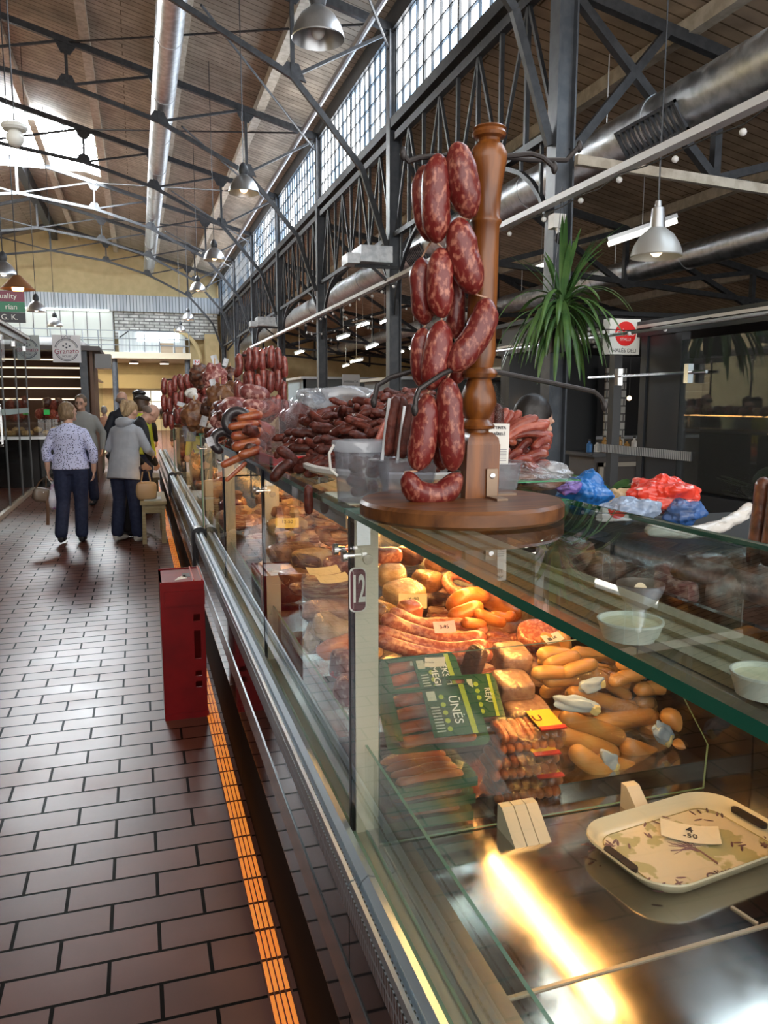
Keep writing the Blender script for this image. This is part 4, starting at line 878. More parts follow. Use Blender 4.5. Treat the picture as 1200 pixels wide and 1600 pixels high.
# outer body, rim and inner floor; closed shell
Ws, Hs = Lx, Ly
b = B()
loops(b, [rr3(Ws*.80, Hs*.78, .05, .004), rr3(Ws*.9, Hs*.9, .06, .012), rr3(Ws, Hs, .075, .032), rr3(Ws*1.012, Hs*1.016, .077, .035), rr3(Ws, Hs, .075, .038), rr3(Ws*.9, Hs*.9, .06, .02), rr3(Ws*.84, Hs*.82, .05, .0125)], TM)
obj('tray_body', b, TRAYM, tr_, sharp=60)
PRINT = mat('tray_print', (.72, .65, .5), .22, col2=(.47, .46, .26), nscale=16, contrast=(.54, .57), coat=.4, detail=3)
b = B(); loops(b, [rr3(Ws*.8, Hs*.78, .045, .0126), rr3(Ws*.8, Hs*.78, .045, .0132)], TM); obj('printed_floor', b, PRINT, tr_)
b = B(); pts = [TM @ p for p in rr3(Ws*.81, Hs*.79, .045, .0135)]; b.tube(pts+[pts[0]], .0012, 4, caps=False); obj('print_border', b, mat('olive_line', (.35, .3, .12), .4), tr_)
rr = random.Random(11); b = B()
PRB = mat('print_brown', (.16, .09, .1), .5)
for (cx, cy, n, sp) in ((-.36, .3, 12, .05), (.34, .3, 10, .045), (-.33, -.3, 10, .05), (.33, -.28, 12, .05), (.0, .33, 6, .05)):
    for i in range(n):
        c = V((cx*Ws+rr.uniform(-sp, sp), cy*Hs*.9+rr.uniform(-sp*.5, sp*.5), .014)); a = rr.random()*PI
        b.blob(TM @ c, (.011, .0028, .0006), amp=0, M=(TM.to_3x3().to_4x4() @ Matrix.Rotation(a, 4, 'Z')), nu=8, nv=4)
obj('olive_leaves', b, PRB, tr_)
b = B()
b.tube([TM @ V((0, -.075, .014)), TM @ V((.004, -.03, .014)), TM @ V((0, 0, .014))], [.004, .0025, .0012], 5, sq=.3)
for i in range(26):
    a = rr.uniform(.1, PI-.1); L = rr.uniform(.02, .055); b.tube([TM @ V((0, -.03+rr.random()*.03, .014)), TM @ V((math.cos(a)*L, -.02+math.sin(a)*L, .014))], [.0012, .0005], 4, sq=.4)
obj('tree_print', b, mat('print_mauve', (.32, .2, .22), .5), tr_)
text('Olive', .03, TM @ Matrix.Translation((-.02, -.1, .0142)), PRB, tr_, 'lettering')
for s in (-1, 1):   # dark handle slots near the short ends
    b = B(); loops(b, [[TM @ V((s*Ws*.455, 0, 0)) + TM.to_3x3() @ V((p.x, p.y, 0)) + V((0, 0, z)) for p in rr3(.018, .085, .009, 0)] for z in (.0255, .0335)], Matrix()); obj('handle_slot', b, BLACKP, tr_)
def note(label, c, w, h, M, lines, m_=PAPER, cat='price note', name='price_note', ink=INK, curl=.12):
    """paper slip, slightly curled"""
    t = thing(name, label, cat, c); b = B(); c = V(c)
    f = lambda z: (lambda i, j: M @ V(((i-.5)*w, (j-.5)*h, z+curl*w*(abs(i-.5)**2)*1.5)))
    N = 6; g0 = [[b.bm.verts.new(c+(M @ V(((i/N-.5)*w, (j/N-.5)*h, curl*w*(i/N-.5)**2*2)))) for i in range(N+1)] for j in range(N+1)]
    g1 = [[b.bm.verts.new(v.co + (M @ V((0, 0, .0008)))) for v in r] for r in g0]
    for G in (g0, g1):
        for j in range(N):
            for i in range(N): b._f([G[j][i], G[j][i+1], G[j+1][i+1], G[j+1][i]])
    for i in range(N):
        b._f([g0[0][i], g0[0][i+1], g1[0][i+1], g1[0][i]]); b._f([g0[N][i], g0[N][i+1], g1[N][i+1], g1[N][i]])
        b._f([g0[i][0], g0[i+1][0], g1[i+1][0], g1[i][0]]); b._f([g0[i][N], g0[i+1][N], g1[i+1][N], g1[i][N]])
    obj('slip', b, m_, t)
    for k, (s, sz, dy) in enumerate(lines):
        text(s, sz, Matrix.Translation(c) @ M @ Matrix.Translation((0, dy, .0022)), ink, t, 'handwriting', ext=.0004)
    return t
pn = PX(1078, 1300, z=ZD+.02)
R3 = TM.to_3x3().to_4x4()
note('white paper price note reading 4-50 lying on the cream tray', (pn.x, pn.y, ZD+.016), .115, .07, R3 @ Matrix.Rotation(-.75, 4, 'Z'), [('4', .03, .012), ('-50', .022, -.012)])
# ================================================================ CRATE
CR = mat('crate_red', (.2, .003, .005), .4, col2=(.15, .002, .004), nscale=6, spec=.25)
cx0, cx1, cy0, cy1, H_ = .062, .262, 3.68, 4.0, .665
cr = thing('plastic_crate', 'dark red plastic crate standing on end beside the counter', 'crate', ((cx0+cx1)/2, (cy0+cy1)/2, 0))
b = B(); b.box(cx0, cx0+.01, cy0, cy1, 0, H_)
obj('side_wall', b, CR, cr)
# wall facing the camera built with a column of openings
hx0, hx1 = cx0+.147, cx0+.178
hs = [(.15, .18), (.205, .232), (.29, .43), (.475, .51), (.555, .59)]
b = B().box(cx0+.01, hx0, cy0, cy0+.012, 0, H_).box(hx1, cx1, cy0, cy0+.012, 0, H_); z = 0
for a_, q in hs: b.box(hx0, hx1, cy0, cy0+.012, z, a_); z = q
b.box(hx0, hx1, cy0, cy0+.012, z, H_); obj('front_wall', b, CR, cr)
obj('back_wall', B().box(cx0+.01, cx1, cy1-.012, cy1, 0, H_), CR, cr)
obj('rim_panel', B().box(cx0+.02, cx1+.002, cy0-.006, cy0+.002, H_-.11, H_-.04), CR, cr)
obj('top_wall', B().box(cx0, cx1+.002, cy0-.004, cy1, H_-.012, H_).box(cx0+.0, cx1, cy0-.004, cy0+.004, H_, H_+.006).box(cx0, cx1, cy1-.006, cy1, H_, H_+.006), CR, cr)
obj('bottom_wall', B().box(cx0, cx1+.004, cy0-.003, cy1, 0, .03), CR, cr)
b = B()
for x in (cx1-.05, cx1-.012): b.box(x, x+.006, cy0, cy1, H_, H_+.012)
obj('top_ribs', b, mat('crate_red_light', (.4, .05, .05), .35), cr)
obj('grip_hole', B().box(cx1-.09, cx1-.055, cy0+.12, cy0+.2, H_, H_+.001), BLACKP, cr)
obj('torn_sticker', B().prism([(cx0+.07, cy0+.06, H_), (cx0+.13, cy0+.09, H_), (cx0+.12, cy0+.16, H_), (cx0+.09, cy0+.12, H_)], (0, 0, .001)), WHITEP, cr)
# ================================================================ BENCHES
BEN = mat('bench_wood', (.36, .3, .17), .5, col2=(.28, .22, .11), nscale=8, nstretch=(1, 8, 8))
def bench(x0, x1, y0, y1, z, label):
    t = thing('wooden_bench', label, 'bench', ((x0+x1)/2, (y0+y1)/2, 0), 'low benches at the counters')
    obj('seat', B().box(x0, x1, y0, y1, z, z+.035), BEN, t)
    for x in (x0+.02, x1-.05):
        for y in (y0+.02, y1-.05): obj('leg', B().prism([(x-.012, y, 0), (x+.035, y, 0), (x+.03, y, z), (x, y, z)], (0, .03, 0)), BEN, t)
    obj('apron', B().box(x0+.03, x1-.03, y0+.03, y0+.05, z-.09, z), BEN, t); obj('apron', B().box(x0+.03, x1-.03, y1-.05, y1-.03, z-.09, z), BEN, t)
bench(-.02, .25, 8.55, 9.5, .42, 'low pale wooden bench beside the woman in the grey hooded jacket')
bench(.0, .25, 11.3, 12.1, .42, 'second low wooden bench further down the counter')
tag(obj('folded_newspaper', B().box(.02, .2, 8.62, 8.9, .455, .467), mat('newsprint', (.4, .42, .42), .5)), 'folded newspaper on the low wooden bench', 'newspaper')
# ================================================================ GOODS INSIDE THE COUNTER
def T(c, rx=0, ry=0, rz=0): return Matrix.Translation(V(c)) @ rotM(rx, ry, rz)
def tl(o, label, cat, group=None): return tag(o, label, cat, group)
def arc(c, r, a0, a1, n=8, tilt=0.0, sx=1.0, zs=0.0):
    return [V(c)+V((math.cos(a0+(a1-a0)*i/n)*r*sx, math.sin(a0+(a1-a0)*i/n)*r*math.cos(tilt), math.sin(a0+(a1-a0)*i/n)*r*math.sin(tilt)+zs*i/n)) for i in range(n+1)]
def sau(name, label, cat, pts, r, m, group=None, n=14):
    return tag(obj(name, sausage_b(pts, r, n), m), label, cat, group)
def film(c, size, M=None, seed=0, m=None, amp=.1, nu=40, nv=26, e=.75):
    b = B(); off = V((seed*3.3, seed, 0)); b.blob((0, 0, 0), size, seed=seed, amp=amp, fr=1.3, e=e, nu=nu, nv=nv)
    for v in b.bm.verts:
        k = noise.noise(v.co*38+off); k2 = noise.noise(v.co*80+off); v.co *= 1+.045*abs(k)-.02*k2
        v.co = (M @ v.co if M else v.co)+V(c)
    return b
# green packs of frankfurters -------------------------------------------------
def green_pack(label, c, w, d, h, rx, rz_, lines, face=True, seed=0):
    t = thing('sausage_pack', label, 'sausage pack', c, 'green sausage packs'); M = T(c, rx, 0, rz_)
    b = B(); loops(b, [[V((p.x, p.y, z)) for p in rr3(w*s, d*s, .02, 0)] for z, s in ((0, .9), (.004, .98), (h*.5, 1.08), (h*.55, 1.16), (h*.6, 1.16))], M); obj('green_tray', b, GREENP, t)
    n = 4
    for i in range(n):
        y = -d*.38+i*d*.76/(n-1)
        p = [M @ V((x*w*.44, y+.004*math.cos(x*3), h*.5+.004*math.sin(x*4+i))) for x in (-1, -.4, .3, 1)]
        obj('frankfurter', sausage_b(p, d*.115, 12), FRANK, t)
    b = film((0, 0, 0), (w*.51, d*.52, h*.62), None, seed, e=.45)
    for v in b.bm.verts: v.co = M @ (v.co+V((0, 0, h*.62)))
    obj('film', b, FILM, t)
    if not face: obj('green_skirt', B().box(-w*.56, w*.56, -d*.6, -d*.57, 0, h*.62, M), GREENP, t)
    if face:
        b = B(); z = h*1.28
        def strip(x0, x1, y0=-.5, y1=.5, zz=z): b.box(x0*w, x1*w, y0*d, y1*d, zz-.003, zz, M)
        strip(-.08, .48, -.46, .47); strip(-.5, -.42, -.46, .47); b.box(-.5*w, .48*w, .4*d, .49*d, z-.003, z, M); obj('sleeve', b, GREENP, t)
        b = B(); b.box(.36*w, .42*w, -.46*d, .47*d, z, z+.001, M)
        for k in range(5): b.lathe([(0, 0), (.006, 0), (.006, .001), (0, .001)], (0, 0, 0), 10, M=M @ Matrix.Translation((.12*w, (-.34+k*.15)*d, z)))
        obj('lime_print', b, LIME, t)
        b = B(); b.box(-.04*w, .06*w, .2*d, .38*d, z, z+.001, M)
        for k in range(9): b.box((-.03)*w, (.07)*w, (-.38+k*.055)*d, (-.36+k*.055)*d, z, z+.0008, M)
        obj('white_print', b, mat('faint_print', (.45, .5, .42), .4), t)
        for s, sz, x in lines: text(s, sz, M @ Matrix.Translation((x*w, 0, z+.0015)) @ Matrix.Rotation(-PI/2, 4, 'Z'), WHITEI, t)
    return t
c = PX(672, 1128, y=1.56)
green_pack('green topped frankfurter pack lying on the stack, lettered \u016aN\u0116S', (c.x, 1.555, c.z), .2, .135, .035, .62, -.06, [('\u016aN\u0116S', .028, .24)], seed=1)
c = PX(655, 1062, y=1.72)
green_pack('green frankfurter pack lettered EKSTR MEGE behind the topmost one', (c.x, 1.72, c.z-.02), .19, .13, .035, .75, .03, [('EKSTR', .024, -.2+.5), ('MEGE', .024, .16)], seed=2)
c = PX(757, 1085, y=1.66)
green_pack('green pack edge with lime band leaning at the right of the stack', (c.x-.04, 1.66, c.z-.02), .13, .12, .03, .7, -.12, [('R\u0116J\u0172', .018, .3)], seed=3)
for k, z in enumerate((.605, .642, .68)):
    c = PX(655, 1290-k*40, y=1.52)
    green_pack('flat frankfurter pack in a green tray behind the glass, %s of the stack' % ['lowest', 'second lowest', 'third'][k], (c.x+.004*k, 1.53, z), .18, .13, .034, 0, .03*(k-1), [], face=False, seed=5+k)
# clear bags of small round sausages -----------------------------------------------
def wiener_bag(label, c, w, n, seed, labelcol=True, rx=.25, rz_=0):
    t = thing('sausage_bag', label, 'sausage bag', c, 'clear bags of small sausages'); M = T(c, rx, 0, rz_)
    for row in range(2):
        for i in range(n):
            x = -w*.44+w*.88*i/(n-1)+(.008 if row else 0)
            p = [M @ V((x, -.045+.01*row, .012+row*.022)), M @ V((x+.003, .01, .016+row*.022)), M @ V((x, .05, .016+row*.02))]
            obj('small_sausage', sausage_b(p, .0125, 12), FRANK, t)
    b = film((0, 0, 0), (w*.54, .072, .034), None, seed, e=.6)
    for v in b.bm.verts: v.co = M @ (v.co+V((0, 0, .024)))
    obj('film', b, FILM, t)
    if labelcol:
        obj('yellow_label', B().box(w*.12, w*.5, -.03, .045, .058, .06, M), YELP, t); obj('red_label_band', B().box(w*.12, w*.52, -.044, -.03, .057, .061, M), REDP, t)
        text('U', .035, M @ Matrix.Translation((w*.2, .006, .061)), mat('maroon2', (.2, .01, .02), .4), t)
for k, (u, v, y, z, lab) in enumerate(((820, 1235, 1.53, .605, 'lowest clear bag of small sausages with a yellow and red label'), (815, 1195, 1.54, .655, 'middle clear bag of small sausages with a yellow and red label'), (825, 1150, 1.56, .705, 'topmost clear bag of small round sausages on the stack'))):
    c = PX(u, v, y=y); wiener_bag(lab, (c.x-.01, y, z), .16, 8, 10+k, True, .12, -.05)
# ham blocks ----------------------------------------------------------------------
def block(name, label, cat, c, s, M, m, wrap=True, seed=0, grp=None, e=.35):
    t = thing(name, label, cat, c, grp)
    obj('block', B().blob(c, s, seed=seed, amp=.03, e=e, M=M, nu=28, nv=18), m, t)
    if wrap: obj('wrap', film(c, (s[0]*1.05, s[1]*1.05, s[2]*1.06), M, seed, e=e+.05, amp=.03), FILM, t)
    return t
for k, (u, v, y, sx, sz, lab) in enumerate(((800, 1030, 1.78, .042, .034, 'upper grey-pink ham block wrapped in film'), (800, 1075, 1.70, .048, .034, 'middle grey-pink ham block wrapped in film'), (820, 1112, 1.64, .055, .025, 'lowest flattened ham block above the small sausage bags'))):
    c = PX(u, v, y=y); block('ham_block', lab, 'ham', c, (sx, .05, sz), rotM(.15, 0, -.1), HAM, seed=20+k, grp='ham blocks')
# long pink rings ------------------------------------------------------------------
for k, (us, y, r) in enumerate(((((598, 965), (640, 985), (700, 1000), (760, 995)), 1.9, .022), (((610, 955), (660, 975), (715, 975), (762, 985)), 1.97, .018), (((585, 985), (640, 1003), (700, 1015), (765, 1008)), 1.82, .02), (((590, 1000), (650, 1018), (720, 1030), (770, 1022)), 1.78, .018))):
    pts = [PX(u, v, y=y+.03*math.sin(i*1.5)) for i, (u, v) in enumerate(us)]
    sau('pink_sausage', 'long pink ring sausage behind the green packs, %s' % ['the thick front one', 'the upper one under the pink price slip', 'the second from the bottom', 'the lowest'][k], 'sausage', pts, r, PINKSAU, 'long pink ring sausages', 16)
c = PX(694, 980, y=1.86); note('pink price slip on the long pink sausages', c, .06, .032, rotM(.9, 0, -.05), [('3-95', .014, 0)], PINKP)
# orange smoked sausages ---------------------------------------------------------------
OR = [(((700, 955), (720, 935), (745, 930), (765, 935)), 2.1, .026), (((735, 925), (760, 935), (790, 955), (815, 962)), 2.15, .026), (((700, 965), (730, 955), (755, 945)), 2.0, .023), (((740, 955), (760, 965), (790, 975)), 1.98, .018), (((765, 960), (790, 965), (805, 958)), 2.02, .016), (((720, 972), (740, 975), (760, 978)), 1.95, .017), (((760, 905), (800, 915), (830, 925)), 2.35, .024), (((800, 935), (830, 945), (860, 950)), 2.2, .022)]
for k, (us, y, r) in enumerate(OR):
    sau('orange_sausage', 'orange smoked sausage, %s' % ['bent at the left of the heap', 'long one running under the glass edge', 'front left of the heap', 'thin front one', 'short thin one at the right', 'small one at the front', 'at the back under the glass edge', 'behind the pale label bag'][k], 'sausage', [PX(u, v, y=y) for u, v in us], r, ORANGESAU, 'orange smoked sausages')
for k, (u, v, y) in enumerate(((720, 912, 2.3), (745, 1000, 1.9))):
    if k == 0:
        c = PX(u, v, y=y); sau('coiled_sausage', 'coiled pinkish sausage ring at the back of the case', 'sausage', arc(c, .045, 0, 5.6, 12, .5), .018, PINKSAU)
# wrapped cheese-like pieces, sliced ham, red net ham ---------------------------------------
GOODS = [
 # u, v, y, size, mat, wrap, seed, rot, label, cat, name
 (632, 925, 2.3, (.07, .05, .03), CHEESE, 1, (.3, 0, .4), 'pale wrapped wedge with a paper price in the middle of the case', 'cured meat'),
 (612, 900, 2.45, (.05, .05, .035), CHEESE, 1, (.2, 0, -.2), 'pale wrapped piece behind the wedge at the counter post', 'cured meat'),
 (668, 908, 2.4, (.045, .05, .035), BROWNMEAT, 1, (0, 0, .3), 'round-topped brown smoked piece at the back of the case', 'smoked meat'),
 (640, 955, 2.05, (.036, .03, .03), mat('orange_ham', (.62, .17, .05), .3, coat=.4), 1, (.2, 0, .2), 'bright orange netted ham piece beside the counter post', 'ham'),
 (592, 968, 2.0, (.022, .03, .045), BROWNMEAT, 1, (0, 0, .2), 'brown cut piece just right of the counter post', 'smoked meat'),
 (606, 868, 2.6, (.05, .04, .028), PINKSAU, 1, (0, 0, .1), 'pink wrapped piece far back right of the number plate', 'cured meat'),
 (690, 880, 2.6, (.06, .05, .03), BROWNMEAT, 0, (0, 0, .3), 'brown smoked piece far back under the wooden board', 'smoked meat'),
 (640, 868, 2.62, (.04, .05, .035), DARKMEAT, 0, (0, 0, .8), 'dark smoked piece far back beside the post', 'smoked meat'),
 (665, 1020, 1.84, (.04, .03, .024), mat('grey_pate', (.3, .26, .2), .4), 1, (.3, 0, .1), 'grey cut pate piece above the green pack', 'pate'),
 (735, 895, 2.5, (.05, .05, .03), BACON, 1, (0, 0, .2), 'bacon piece at the back beneath the glass edge', 'bacon'),
 (770, 890, 2.6, (.07, .05, .04), DARKMEAT, 1, (0, 0, -.3), 'dark wrapped smoked meat at the back of the case', 'smoked meat'),
 (850, 930, 2.4, (.08, .06, .03), SALAMI, 1, (0, 0, -.4), 'dark wrapped salami pack with a green note seen through the glass top', 'salami'),
 (740, 1035, 1.75, (.018, .03, .045), DARKMEAT, 1, (.2, .3, .3), 'crinkled clear bag of dark meat left of the ham blocks', 'meat bag'),
 (850, 990, 1.95, (.075, .05, .02), PINKSAU, 1, (.5, 0, -.4), 'flat vacuum pack with printed label under the glass edge', 'vacuum pack'),
]
for k, (u, v, y, s, m_, wr, ro, lab, cat) in enumerate(GOODS):
    c = PX(u, v, y=y); block('wrapped_'+cat.replace(' ', '_') if wr else cat.replace(' ', '_'), lab, cat, c, s, rotM(*ro), m_, bool(wr), 30+k, e=.6)
c = PX(645, 940, y=2.15); note('cream price paper reading 16-50 above the orange ham piece', c, .085, .05, rotM(.8, 0, -.35), [('16-50', .016, .008)], mat('cream_paper', (.8, .7, .4), .6))
c = PX(668, 1035, y=1.72); note('long blank price paper lying over the green pack', c, .085, .026, rotM(.7, 0, -.35), [('~~~~', .014, 0)])
c = PX(862, 998, y=1.84); note('printed label card on the flat vacuum pack', c, .075, .03, rotM(.6, 0, .4), [('|||||| 2,45', .011, 0)])
c = PX(880, 985, y=1.9); note('small pinkish price card next to the printed label', c, .035, .02, rotM(.6, 0, .5), [('85', .012, 0)], PINKP)
# fat yellow wieners: explicit front ones plus a heap under film -----------------------------
YS = [((850, 995), (868, 1015), 1.86, .019), ((878, 990), (885, 1018), 1.88, .019), ((852, 1035), (905, 1038), 1.78, .020), ((855, 1062), (905, 1062), 1.74, .019), ((905, 1020), (960, 1030), 1.82, .02), ((905, 1045), (950, 1050), 1.76, .021), ((930, 1055), (975, 1085), 1.72, .02), ((905, 1085), (985, 1110), 1.68, .021), ((960, 1060), (1000, 1075), 1.74, .019), ((905, 1100), (920, 1112), 1.62, .018),
      ((890, 1125), (960, 1150), 1.62, .026), ((880, 1150), (950, 1175), 1.6, .026), ((940, 1130), (1010, 1120), 1.66, .026), ((985, 1170), (1050, 1200), 1.6, .03), ((940, 1195), (1010, 1215), 1.55, .03), ((1045, 1120), (1090, 1150), 1.62, .028), ((1060, 1170), (1110, 1160), 1.6, .03), ((1080, 1195), (1120, 1215), 1.56, .028), ((1000, 1010), (1010, 1045), 1.9, .022), ((1030, 1010), (1045, 1050), 1.88, .022), ((965, 1000), (1005, 1020), 1.98, .021), ((985, 1060), (1035, 1075), 1.8, .022), ((1050, 1060), (1075, 1100), 1.75, .022), ((1000, 1100), (1050, 1105), 1.72, .025), ((1010, 1140), (1060, 1150), 1.66, .028), ((905, 1180), (960, 1225), 1.54, .028), ((1030, 1215), (1080, 1225), 1.53, .028)]
for k, (p0, p1, y, r) in enumerate(YS):
    y *= 1.0; y = max(y, 1.47+r)
    A_, B_ = PX(*p0, y=y), PX(*p1, y=y); md = (A_+B_)/2+V((0, -.004, .004))
    dd = (B_-A_)*.22; sau('fat_wiener', 'plump yellow-tan wiener sausage in the heap behind the partition glass', 'sausage', [A_-dd, md, B_+dd], r*.9, YELSAU, 'plump wieners behind the partition glass', 14)
for k in range(60):
    u = R(860, 1130); v = R(1010, 1235)
    if u-860 > (1235-v)*3.2+60 or (u > 1080 and v < 1110): continue
    y = R(1.68, 1.85); a_ = R(-.6, .6); c = PX(u, v+8, y=y); c.z = max(c.z, rz(y)+.03); d = V((math.cos(a_), 0, math.sin(a_)*.5))*.055
    sau('fat_wiener', 'plump yellow-tan wiener sausage in the heap behind the partition glass', 'sausage', [c-d, c+V((0, 0, .004)), c+d], R(.018, .022), YELSAU, 'plump wieners behind the partition glass', 12)
for k, (u, v, y, s, ro, lab) in enumerate(((900, 1100, 1.58, (.06, .012, .016), (0, .3, 0), 'twisted pale blue plastic wrapper with a yellow end'), (1035, 1145, 1.56, (.035, .01, .022), (0, .7, .2), 'small pale blue folded wrapper at the right of the heap'), (925, 1070, 1.66, (.03, .01, .018), (0, -.2, 0), 'greyish crumpled wrapper corner among the wieners'), (1015, 1050, 1.75, (.025, .01, .02), (0, .3, 0), 'pale blue wrapper piece under the glass edge'), (950, 1190, 1.53, (.028, .01, .022), (0, .6, 0), 'pale blue wrapper with yellow edge low in the heap'))):
    c = PX(u, v, y=y); t = thing('plastic_wrapper', lab, 'wrapper', c, 'pale blue wrappers'); M = rotM(*ro)
    obj('crumpled_sheet', film(c, s, M, 60+k, e=.8, amp=.25), mat('blue_film', (.45, .55, .68), .25, coat=.5), t)
    obj('yellow_end', B().blob(c+(M @ V((s[0]*.9, -.002, -s[2]*.2))), (s[0]*.25, s[1]*.9, s[2]*.7), seed=k, amp=.2, e=.7, M=M), mat('wrapper_yellow', (.7, .6, .3), .3), t)
for k, (u, v, y, s, lab) in enumerate(((950, 1080, 1.72, (.13, .09, .075), 'big clear crinkled bag over the middle of the wiener heap'), (1000, 1180, 1.58, (.10, .06, .06), 'clear crinkled bag over the lower wieners'), (1080, 1160, 1.62, (.07, .07, .07), 'clear bag at the right end of the wiener heap'))):
    c = PX(u, v, y=y); tag(obj('clear_bag', film(c, s, rotM(0, .3, 0), 70+k, amp=.18, nu=60, nv=40), FILM), lab, 'plastic bag', 'clear bags over the wieners')
# second stretch of the case, left of the post -------------------------------------------
LG = [
 (437, 865, 2.55, (.08, .06, .035), BROWNMEAT, 'netted', (0, 0, .1), 'netted smoked ham lying at the left end, upper one'),
 (440, 905, 2.35, (.08, .06, .03), BROWNMEAT, 'netted', (0, .1, .2), 'netted smoked ham lying at the left end, lower one'),
 (488, 872, 2.45, (.065, .05, .032), CHEESE, 'film', (0, 0, .1), 'pale wrapped roll with green label behind the netted hams'),
 (478, 880, 2.38, (.045, .04, .028), DARKMEAT, 'netted', (0, .3, .3), 'dark netted piece between the pale roll and the netted hams'),
 (525, 885, 2.25, (.04, .04, .03), SALAMI, 'film', (0, 0, .2), 'peppered dark salami piece just left of the number plate'),
 (512, 918, 2.1, (.075, .05, .04), BACON, 'film', (0, 0, -.1), 'large bacon slab topped with papers left of the post'),
 (505, 955, 2.0, (.08, .05, .032), HAM, 'film', (0, .05, -.1), 'pink ham slab beneath the bacon slab'),
 (440, 925, 2.2, (.06, .04, .02), BACON, 'film', (0, .2, .2), 'slanting wrapped bacon strip beside the crate reflection'),
 (520, 985, 1.9, (.055, .045, .032), CHEESE, 'film', (.3, .5, 0), 'tilted wrapped piece with printed label above the orange one'),
 (500, 1012, 1.84, (.05, .04, .018), mat('orange_ham', (.6, .2, .05)), 'film', (0, -.3, .2), 'thin orange wrapped piece below the tilted one'),
 (530, 1040, 1.7, (.03, .035, .035), SALAMI, 'film', (0, 0, .2), 'glossy wine-red salami ball behind the post, upper one'),
 (527, 1080, 1.64, (.026, .035, .035), SALAMI, 'film', (0, 0, .6), 'glossy wine-red salami ball behind the post, lower one'),
 (512, 1052, 1.7, (.03, .03, .012), REDP, 'film', (0, 0, .1), 'small red labelled pack at the front glass'),
 (440, 825, 2.62, (.05, .03, .03), CHEESE, 'film', (0, .2, .1), 'pale wrapped meat with a yellow handwritten note'),
 (455, 845, 2.6, (.05, .04, .025), BROWNMEAT, '', (0, 0, .4), 'brown smoked piece under the yellow note'),
 (480, 990, 1.98, (.02, .03, .05), CHEESE, 'film', (0, .4, .1), 'upright clear pouch leaning on the ham slab'),
]
def netting(c, s, M):
    b = B()
    for i in range(9):
        x = -s[0]*.9+i*s[0]*1.8/8; k = math.sqrt(max(.05, 1-(x/s[0])**2))
        pts = [V(c)+(M @ V((x+.004*math.sin(j), math.cos(j*PI/8)*s[1]*1.03*k**.6, math.sin(j*PI/8)*s[2]*1.04*k**.6))) for j in range(17)]
        b.tube(pts, .0011, 4, caps=False)
    for j in range(12):
        a = j*PI/6; pts = [V(c)+(M @ V((-s[0]*.95+i*s[0]*1.9/12, math.cos(a)*s[1]*1.03*max(.1, 1-abs(-1+i/6)**4), math.sin(a)*s[2]*1.04*max(.1, 1-abs(-1+i/6)**4)))) for i in range(13)]
        b.tube(pts, .0011, 4, caps=False)
    return b
for k, (u, v, y, s, m_, wr, ro, lab) in enumerate(LG):
    c = PX(u, v, y=y)
    if c.x-s[0] < .405: c.x = .405+s[0]*.9
    nm = {'netted': 'netted_ham', 'film': 'wrapped_meat', '': 'smoked_meat'}[wr]; t = thing(nm, lab, 'cured meat', c, 'cured meats left of the post'); M = rotM(*ro)
    obj('meat', B().blob(c, s, seed=k+80, amp=.08, e=.7, M=M, nu=28, nv=18), m_, t)
    if wr == 'netted': obj('net', netting(c, s, M), NETTED, t)
    if wr == 'film': obj('wrap', film(c, (s[0]*1.06, s[1]*1.06, s[2]*1.08), M, k, e=.72, amp=.06), FILM, t)
rr = random.Random(21)
for row, (v0, y, n) in enumerate(((800, 2.66, 9), (818, 2.62, 9), (838, 2.6, 8), (790, 2.9, 9), (775, 3.2, 8))):
    for i in range(n):
        u = 425+i*14+rr.uniform(-4, 4)+row*2; c = PX(u, v0+rr.uniform(-4, 4), y=y); c.x = max(c.x, .46)
        tag(obj('smoked_piece', B().blob(c, (rr.uniform(.022, .035), .04, rr.uniform(.014, .024)), seed=k+i*5+row, amp=.12, e=.5, M=rotM(rr.uniform(-.3, .3), rr.uniform(-.5, .5), rr.uniform(-.5, .5)), nu=18, nv=12), rr.choice([BACON, BROWNMEAT, CHEESE, BACON])), 'small smoked bacon piece heaped at the far end of the case left of the post', 'smoked meat', 'small smoked pieces left of the post')
c = PX(440, 825, y=2.5); note('yellow handwritten price note on the pale wrapped meat', (max(c.x, .45), c.y, c.z+.015), .075, .035, rotM(1.0, 0, -.2), [('12-50', .016, .004)], mat('yellow_note', (.85, .65, .2), .6))
for k, (u, v, y, lab) in enumerate(((505, 893, 2.05, 'cream paper on top of the bacon slab, back one'), (520, 905, 2.0, 'cream paper on top of the bacon slab, front one'))):
    c = PX(u, v, y=y); note(lab, c, .09, .04, rotM(.35, 0, .1+.1*k), [], mat('cream_paper2', (.8, .68, .42), .6))
# filling goods deeper in the case (beyond the first stretches)
rr = random.Random(33)
for i in range(46):
    y = rr.uniform(1.9, 2.6); x = rr.uniform(.62, 1.22); z = rz(y)+rr.uniform(.02, .05)
    tag(obj('smoked_piece', B().blob((x, y, z), (rr.uniform(.04, .06), .05, rr.uniform(.025, .035)), seed=i, amp=.12, e=.6, M=rotM(0, 0, rr.uniform(-1, 1)), nu=18, nv=12), rr.choice([BACON, BROWNMEAT, CHEESE, DARKMEAT, HAM, PINKSAU])), 'cured meat piece in the bottom layer of the foreground case', 'cured meat', 'bottom layer of cured meats')
for i in range(50):
    y = 2.8+i*.048; x = rr.uniform(.5, .9); z = .75+rr.uniform(.03, .12)
    tag(obj('cured_meat', B().blob((x, y, z), (.06, .06, .04), seed=i+7, amp=.15, e=.7, M=rotM(0, 0, rr.uniform(-1, 1)), nu=16, nv=10), rr.choice([BACON, BROWNMEAT, CHEESE, DARKMEAT, HAM])), 'cured meat behind the glass at the far half of the foreground counter', 'cured meat', 'meats in the far half of the foreground counter')
